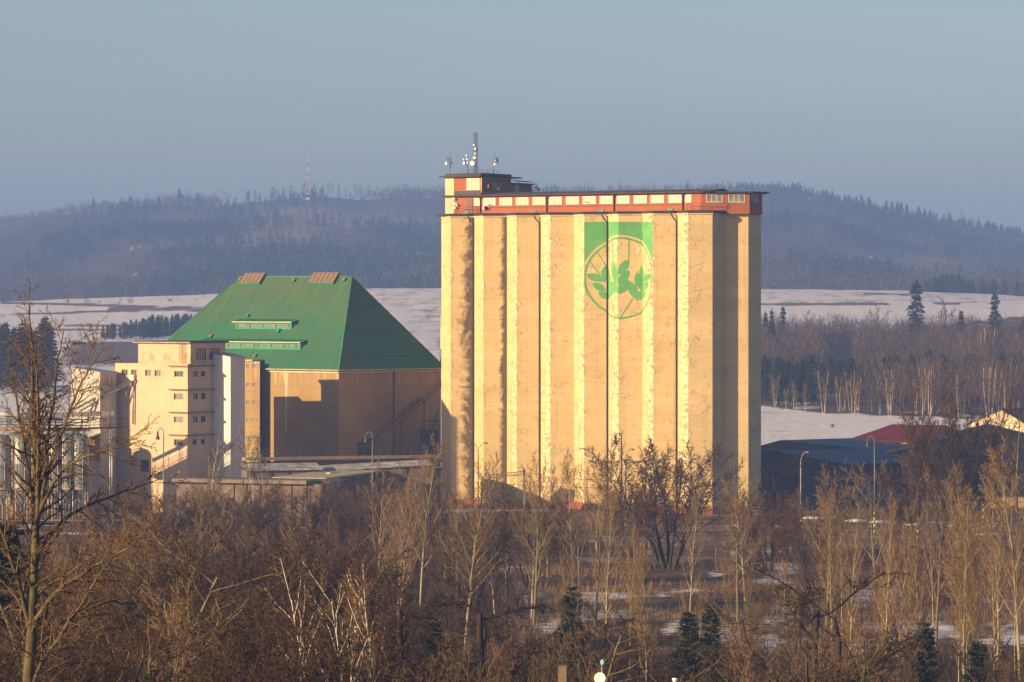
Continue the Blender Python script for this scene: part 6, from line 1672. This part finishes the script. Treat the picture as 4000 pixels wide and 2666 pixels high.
# undergrowth: tall dry stems and brambles that read as one mass
M['grass_dry'] = bark('dry_stems', (0.15, 0.09, 0.04), (0.25, 0.155, 0.07), 1.2)
def undergrowth(name, n, rng, pxr, Yr, hr, mat, dens=None, stems=9):
    u = rng.random(n); Y = Yr[0] + (Yr[1] - Yr[0]) * rng.random(n) ** 0.9; px = pxr[0] + (pxr[1] - pxr[0]) * rng.random(n)
    x = (px - 2000) / F * Y
    keep = fbm(x / 5, Y / 9, 91) > (0.46 if dens is None else dens); x, Y = x[keep], Y[keep]; n = len(x); z = terr(x, Y)
    N = n * stems
    bx = np.repeat(x, stems) + rng.normal(0, .35, N); by = np.repeat(Y, stems) + rng.normal(0, .35, N); bz = np.repeat(z, stems) - 0.05
    h = np.repeat(rng.uniform(hr[0], hr[1], n), stems) * rng.uniform(.4, 1.1, N)
    lx, ly = rng.normal(0, .28, N) * h, rng.normal(0, .28, N) * h
    r = rng.uniform(0.012, 0.03, N); a = rng.uniform(0, 6.28, N); ax, ay = np.cos(a) * r, np.sin(a) * r
    v = np.empty((N, 6, 3))
    for k, (f, s) in enumerate(((0, 1), (0.55, .8), (1, .25))):
        cx, cy, cz = bx + lx * f ** 1.4, by + ly * f ** 1.4, bz + h * f
        v[:, 2 * k] = np.stack([cx - ax * s, cy - ay * s, cz], -1); v[:, 2 * k + 1] = np.stack([cx + ax * s, cy + ay * s, cz], -1)
    b = np.arange(N)[:, None] * 6
    f = np.concatenate([b + np.array([0, 1, 3, 2]), b + np.array([2, 3, 5, 4])])
    o = bpy.data.objects.new(name, np_mesh(name, v.reshape(-1, 3), f, mat, smooth=False)); col.objects.link(o)
    return tag(o, 'brown leafless undergrowth covering the rough ground', kind='stuff')
nrng = np.random.default_rng(5)
undergrowth('undergrowth', 9000, nrng, (-200, 4200), (125, 300), (0.7, 2.6), M['brush'], 0.40)
undergrowth('dry_grass', 9000, nrng, (-200, 4200), (285, 442), (0.3, 1.1), M['grass_dry'], 0.50)
undergrowth('brambles', 9000, nrng, (-200, 1950), (290, 446), (0.8, 2.6), M['brush'], 0.42)
undergrowth('brambles', 1800, nrng, (2850, 4200), (330, 425), (0.8, 2.4), M['twig'], 0.44)

# ------------------------------------------------------------------ woods of the middle distance
def at_row(kind, px, ytop, ybase, Y0, Y1, name, label, group, **kw):
    """tree whose base is where the ground shows at photo row ybase (searched between Y0 and Y1)"""
    best = None
    for Y in np.linspace(Y0, Y1, 60):
        x = (px - 2000) / F * Y; e = abs(HOR - (tz(x, Y) - EYE) * F / Y - ybase)
        if best is None or e < best[0]: best = (e, Y)
    return tree(kind, px, ytop, best[1], name, label, group, **kw)
GW = 'dark young spruces of the wood beyond the snow field'
for i in range(100):
    px = 2940 + 1130 * ((i + prng.random()) / 100) ** 1.25; Y = prng.uniform(815, 960)
    yt = 1392 + prng.uniform(-10, 60) - (px > 3600) * 15
    tree('spruce', px, yt, Y, 'spruce_tree', 'young dark spruce in the dense band behind the white birches', GW, width=prng.uniform(.9, 1.25))
for i in range(44):
    px = prng.uniform(3020, 3800) if i < 36 else prng.uniform(3800, 4050); Y = np.interp(px, [3000, 3250, 3600, 4100], [800, 762, 745, 735]) + prng.uniform(0, 40)
    if 3150 < px < 3200: continue
    tree('far_birch', px, prng.uniform(1420, 1520) - (40 if px > 3380 else 0), Y, 'birch_tree', 'white trunked birch at the edge of the spruce wood beyond the field', 'white birches before the spruce wood', width=prng.uniform(.7, 1.0))
for i in range(95):
    px = prng.uniform(2960, 4080); Y = prng.uniform(960, 1180)
    if 3215 < px < 3330 and Y < 1150: continue
    lo = np.interp(px, [2960, 3150, 3350, 3480, 3600, 3800, 4080], [1310, 1290, 1320, 1275, 1270, 1255, 1225])
    tree(prng.choice(['far_bare', 'far_bare', 'far_birch']), px, lo + prng.uniform(0, 110), Y, 'bare_tree', 'leafless tree on the brown wooded slope above the spruce band', 'leafless trees of the wooded slope', width=prng.uniform(.8, 1.2))
for px, yt, kind, w, lab in ((3578, 1103, 'open_spruce', 1.0, 'tallest ragged spruce, standing out against the snow fields'), (3887, 1150, 'open_spruce', .9, 'tall spruce rising from the bare trees nearest the right edge'),
                             (3755, 1217, 'spruce', .9, 'small dark spruce between two tall ragged ones'), (3058, 1200, 'open_spruce', .8, 'spruce with thin crown standing a little right of the silo corner'),
                             (3015, 1213, 'spruce', .7, 'dark spruce touching the right edge of the silo'), (2990, 1225, 'spruce', .8, 'dark spruce half hidden behind the right edge of the silo'),
                             (3995, 1255, 'spruce', .8, 'dark spruce at the right frame edge above the bare wood'),
                             (3432, 1185, 'far_round', 1.0, 'round crowned bare tree left of the tallest ragged spruce'), (3682, 1160, 'far_round', .95, 'round crowned bare tree right of the tallest ragged spruce'),
                             (3140, 1208, 'far_bare', .8, 'bare tree against the snow, nearer the silo of two'), (3205, 1228, 'far_bare', .8, 'bare tree against the snow, further from the silo of two')):
    tree(kind, px, yt, prng.uniform(1090, 1150), 'spruce_tree' if 'spruce' in kind else 'bare_tree', lab, None, width=w)
# leafless wood on the slope, too dense to count
wn = 2600; wp = nrng.uniform(2930, 4150, wn); wY = nrng.uniform(930, 1210, wn); wx = (wp - 2000) / F * wY
wk_ = ~((wp > 3205) & (wp < 3340) & (wY < 1150)) & (fbm(wx / 12, wY / 30, 121) > 0.36)
wx, wY = wx[wk_], wY[wk_]
WOOD = (wx, wY)
# left side of the valley
for i in range(16):
    px = (-60 + 265 * (i + prng.random()) / 16); Y = prng.uniform(880, 960)
    yt = np.interp(px, [-60, 0, 40, 70, 130, 190, 215], [1230, 1240, 1280, 1225, 1290, 1205, 1330]) + prng.uniform(0, 45)
    tree('spruce', px, yt, Y, 'spruce_tree', 'dark spruce in the clump at the left frame edge behind the big tree', 'dark spruces in the left edge clump', width=prng.uniform(1.0, 1.35))
for i in range(52):
    px = 392 + 480 * (i + prng.random()) / 52; Y = 1290 + prng.uniform(0, 40) + 0.05 * (px - 390)
    yt = np.interp(px, [385, 420, 470, 560, 640, 880], [1290, 1262, 1266, 1240, 1228, 1228]) + prng.uniform(-4, 14)
    tree('spruce', px, yt, Y, 'spruce_tree', 'dark spruce of the straight row between reed meadow and snow field', 'dark spruce row beyond the reed meadow', width=prng.uniform(1.1, 1.5))
tree('far_round', 318, 1268, 1270, 'bare_tree', 'single fuzzy bare tree just left of the spruce row end', None, width=1.1)
for px, yt, k in ((290, 1108, 'far_birch'), (300, 1118, 'far_birch'), (312, 1112, 'far_birch'), (492, 1112, 'far_birch'), (603, 1128, 'far_birch'), (650, 1140, 'far_birch'), (695, 1138, 'far_birch'), (745, 1145, 'far_birch'), (770, 1135, 'far_birch'), (790, 1140, 'far_birch'), (800, 1150, 'far_birch'), (330, 1150, 'far_bare'), (250, 1170, 'far_bare')):
    tree(k, px, yt, 1690 + prng.uniform(-20, 20), 'birch_tree', 'white birch in the hedge line along the far snow field', 'birches of the far hedge line', width=.9)
for i in range(34):
    px = prng.uniform(150, 900); tree('bush', px, prng.uniform(1160, 1185), 1680 + prng.uniform(-25, 25), 'hedge_bush', 'grey brown bush of the hedge line along the far snow field', 'bushes of the far hedge line', 'bush', width=1.5)
tree('far_round', 1712, 1282, 1020, 'bare_tree', 'dark bush on the ploughed field touching the left silo edge', None, width=1.0)

# ------------------------------------------------------------------ wooded hills: one mass of trees, ridge trees apart
def hill_pt(px, Y): x = (px - 2000) / F * Y; return x, tz(x, Y)
GR_ = 'trees standing out on the hill ridge'
RT = [('spruce', p, y) for p, y in ((365, 775), (508, 765), (700, 738), (3128, 733), (3300, 762), (3318, 765), (3345, 768), (3365, 765), (3393, 772), (3462, 785), (3485, 790), (3505, 790), (3520, 792), (3542, 800), (3588, 808), (3612, 818), (3634, 822), (3860, 862), (3882, 870), (3912, 877), (3935, 888), (3957, 898), (2601, 722), (2682, 722), (3985, 905), (3710, 835))]
RT += [('far_bare', p, y) for p, y in ((402, 782), (425, 788), (462, 785), (640, 752), (655, 755), (835, 742), (878, 740), (1105, 725), (1130, 722), (1142, 716), (1183, 708), (1200, 712), (1222, 715), (1232, 720), (1285, 706), (1300, 712), (1325, 715), (1385, 715), (1397, 717), (1407, 718), (1440, 722), (1353, 735), (1060, 740), (3707, 818), (3767, 815), (3795, 840), (3822, 835), (2760, 735), (2800, 728), (2850, 732), (2900, 735))]
for k, px, yt in RT:
    tree(k, px, yt, RIDGE_Y - prng.uniform(10, 60), 'ridge_spruce' if k == 'spruce' else 'ridge_tree', 'hazy dark spruce standing out on the hill ridge' if k == 'spruce' else 'hazy leafless tree standing out on the hill ridge', GR_ + (', spruces' if k == 'spruce' else ', leafless'), width=1.25 if k == 'spruce' else .9)
def tri_of(me):
    n = len(me.vertices); v = np.empty(n * 3, np.float32); me.vertices.foreach_get('co', v)
    me.calc_loop_triangles(); f = np.empty(len(me.loop_triangles) * 3, np.int32); me.loop_triangles.foreach_get('vertices', f)
    return v.reshape(-1, 3), f.reshape(-1, 3)
def leafless_far(seed, cnt=34, wd=.030, ln=.10):
    rng = np.random.default_rng(seed); vs = []
    vs += [np.array([-.012, 0, 0]), np.array([.012, 0, 0]), np.array([0, 0, .8])]
    for i in range(cnt):
        z = rng.uniform(.25, .95); w = .22 * math.sin(math.pi * min(1, (z - .1) / .95)) + .03
        a = rng.uniform(0, 6.28); c = np.array([math.cos(a) * w * rng.random() ** .5, math.sin(a) * w * rng.random() ** .5, z])
        e = rng.normal(0, .05, 3) + np.array([0, 0, ln]); s = rng.normal(0, 1, 3); s *= wd / np.linalg.norm(s)
        vs += [c - s, c + s, c + e]
    return np.array(vs), np.arange(len(vs)).reshape(-1, 3)
hs_protos = [tri_of(PROTO['hill_spruce'][i][1]) for i in range(2)]
hb_protos = [leafless_far(i) for i in range(3)]
wd_protos = [leafless_far(10 + i, 110, .0065, .13) for i in range(4)]
def scatter(name, protos, x, Y, z, h, w, mat, rng, label):
    Vs, Fs = [], []; base = 0; which = rng.integers(0, len(protos), len(x))
    for i, (pv, pf) in enumerate(protos):
        m = which == i; n = m.sum()
        if n == 0: continue
        a = rng.uniform(0, 6.28, n); c, s = np.cos(a)[:, None], np.sin(a)[:, None]
        wx = (w[m] * h[m])[:, None]
        vx = (pv[:, 0] * c - pv[:, 1] * s) * wx + x[m][:, None]; vy = (pv[:, 0] * s + pv[:, 1] * c) * wx + Y[m][:, None]; vz = pv[:, 2] * h[m][:, None] + z[m][:, None]
        Vs.append(np.stack([vx, vy, vz], -1).reshape(-1, 3)); Fs.append((np.arange(n)[:, None, None] * len(pv) + pf[None] + base).reshape(-1, 3)); base += n * len(pv)
    o = bpy.data.objects.new(name, np_mesh(name, np.concatenate(Vs), np.concatenate(Fs), mat, smooth=False)); col.objects.link(o)
    return tag(o, label, kind='stuff')
hr_ = np.random.default_rng(9)
WO2 = nrng.uniform(3380, 4150, 280); WY2 = nrng.uniform(745, 900, 280); WX2 = (WO2 - 2000) / F * WY2; k2 = WY2 > np.interp(WO2, [3000, 3250, 3600, 4100], [806, 770, 752, 742])
WOOD = (np.concatenate([WOOD[0], WX2[k2]]), np.concatenate([WOOD[1], WY2[k2]]))
scatter('leafless_wood', wd_protos, WOOD[0], WOOD[1], terr(WOOD[0], WOOD[1]) - .3, hr_.uniform(6, 12, len(WOOD[0])), hr_.uniform(.7, 1.1, len(WOOD[0])), M['slope_wood'], hr_, 'brown leafless wood covering the slope beyond the snow field')
N = 24000
Yc = 2060 + (RIDGE_Y + 60 - 2060) * hr_.random(N) ** 0.85; pxc = hr_.uniform(-500, 4500, N)
xc = (pxc - 2000) / F * Yc; zc = terr(xc, Yc); pyc = HOR - (zc - EYE) / Yc * F
den = fbm(xc / 70, Yc / 160, 101)
cutA = hillcut(pxc, pyc); cutB = 0
dens = np.clip((den - 0.28) * 2.8, 0.10, 1) * (1 - np.clip(cutA + cutB, 0, 1) * 0.95)
rim = np.interp(pxc, [0, 840, 860, 1420, 1560, 2600, 4000], [1, 1, .05, .05, 1, 1, 1])
dens = np.where(Yc > RIDGE_Y - 120, rim, dens)
ok = hr_.random(N) < dens
x_, Y_, z_, p_, q_ = xc[ok], Yc[ok], zc[ok] - .3, pxc[ok], pyc[ok]
mixn = fbm(x_ / 110, Y_ / 200, 111) + np.interp(p_, [0, 700, 1500, 2600, 3300, 4000], [-.16, -.08, .05, -.02, .0, .05])
hgt_k = np.interp(p_, [0, 600, 900], [0.75, 0.8, 1.0])
isS = mixn > 0.545
hgt = hr_.uniform(8, 14, len(x_)) * hgt_k
scatter('conifer_forest', hs_protos, x_[isS], Y_[isS], z_[isS], hgt[isS] * 0.9, hr_.uniform(1.0, 1.4, isS.sum()), M['needle'], hr_, 'hazy blue conifer forest covering the hills')
scatter('leafless_forest', hb_protos, x_[~isS], Y_[~isS], z_[~isS], hgt[~isS], hr_.uniform(.9, 1.3, (~isS).sum()), M['far_wood'], hr_, 'hazy leafless forest covering the hills')
# wood edge at the hill foot, right: darker conifers and brown brush
for i in range(60):
    px = 3600 + 480 * (i + prng.random()) / 60
    k = 'spruce' if (px < 3800 or prng.random() < .3) else 'far_bare'
    yt = (np.interp(px, [3600, 3680, 3740, 3800], [1095, 1070, 1062, 1085]) if px < 3800 else 1085) + prng.uniform(0, 22)
    tree(k, px, yt, 1830 + prng.uniform(0, 60), 'wood_edge_spruce' if k == 'spruce' else 'wood_edge_tree', 'dark spruce at the foot of the right hill behind the upper snow field' if k == 'spruce' else 'brown leafless tree at the foot of the right hill behind the upper field',
         'trees at the foot of the right hill, ' + ('spruces' if k == 'spruce' else 'leafless'), width=1.3)
# lattice tower and hut on the hill top
Yt = RIDGE_Y - 30; tx, tz_ = hill_pt(1205, Yt); ztop = W(0, 620, Yt).z
o = thing('lattice_tower', 'hazy red and white lattice transmitter tower on the wooded hill top', 'tower', (tx, Yt, tz_))
M['tower_w'] = pm('tower_white', (0.6, 0.55, 0.52), 0.1, .2, 0.6); M['tower_r'] = pm('tower_red', (0.4, 0.12, 0.08), 0.1, .2, 0.6)
nseg = 9
for i in range(nseg):
    m = MB(); za = tz_ + (ztop - tz_) * i / nseg; zb = tz_ + (ztop - tz_) * (i + 1) / nseg
    wa = 1.9 - 1.3 * i / nseg; wb = 1.9 - 1.3 * (i + 1) / nseg
    ca = [Vector((tx + sx * wa, Yt + sy * wa, za)) for sx, sy in ((-1, -1), (1, -1), (1, 1), (-1, 1))]; cb_ = [Vector((tx + sx * wb, Yt + sy * wb, zb)) for sx, sy in ((-1, -1), (1, -1), (1, 1), (-1, 1))]
    for k in range(4):
        m.bar(ca[k], cb_[k], 0.28); m.bar(ca[k], cb_[(k + 1) % 4], 0.16); m.bar(cb_[k], cb_[(k + 1) % 4], 0.16)
    m.build('lattice_section', M['tower_r'] if i % 2 else M['tower_w'], o)
hx_, hz_ = hill_pt(1195, Yt - 25)
o = thing('hilltop_hut', 'tiny pale hut with dark roof below the lattice tower', 'hut', (hx_, Yt - 25, hz_))
m = MB(); m.box((hx_ - 3.4, Yt - 28, hz_ - 1), (7, 0, 0), (0, 5, 0), (0, 0, 3.2)); m.build('wall', M['cream'], o)
m = MB(); m.poly([(hx_ - 4.4, Yt - 29, hz_ + 2.1), (hx_ + 4.5, Yt - 29, hz_ + 2.1), (hx_ + 2.5, Yt - 25.5, hz_ + 4.3), (hx_ - 2.4, Yt - 25.5, hz_ + 4.3)]); m.poly([(hx_ + 4.5, Yt - 22, hz_ + 2.1), (hx_ - 4.4, Yt - 22, hz_ + 2.1), (hx_ - 2.4, Yt - 25.5, hz_ + 4.3), (hx_ + 2.5, Yt - 25.5, hz_ + 4.3)])
m.poly([(hx_ + 4.5, Yt - 29, hz_ + 2.1), (hx_ + 4.5, Yt - 22, hz_ + 2.1), (hx_ + 2.5, Yt - 25.5, hz_ + 4.3)]); m.poly([(hx_ - 4.4, Yt - 22, hz_ + 2.1), (hx_ - 4.4, Yt - 29, hz_ + 2.1), (hx_ - 2.4, Yt - 25.5, hz_ + 4.3)])
m.build('roof', M['slab'], o)
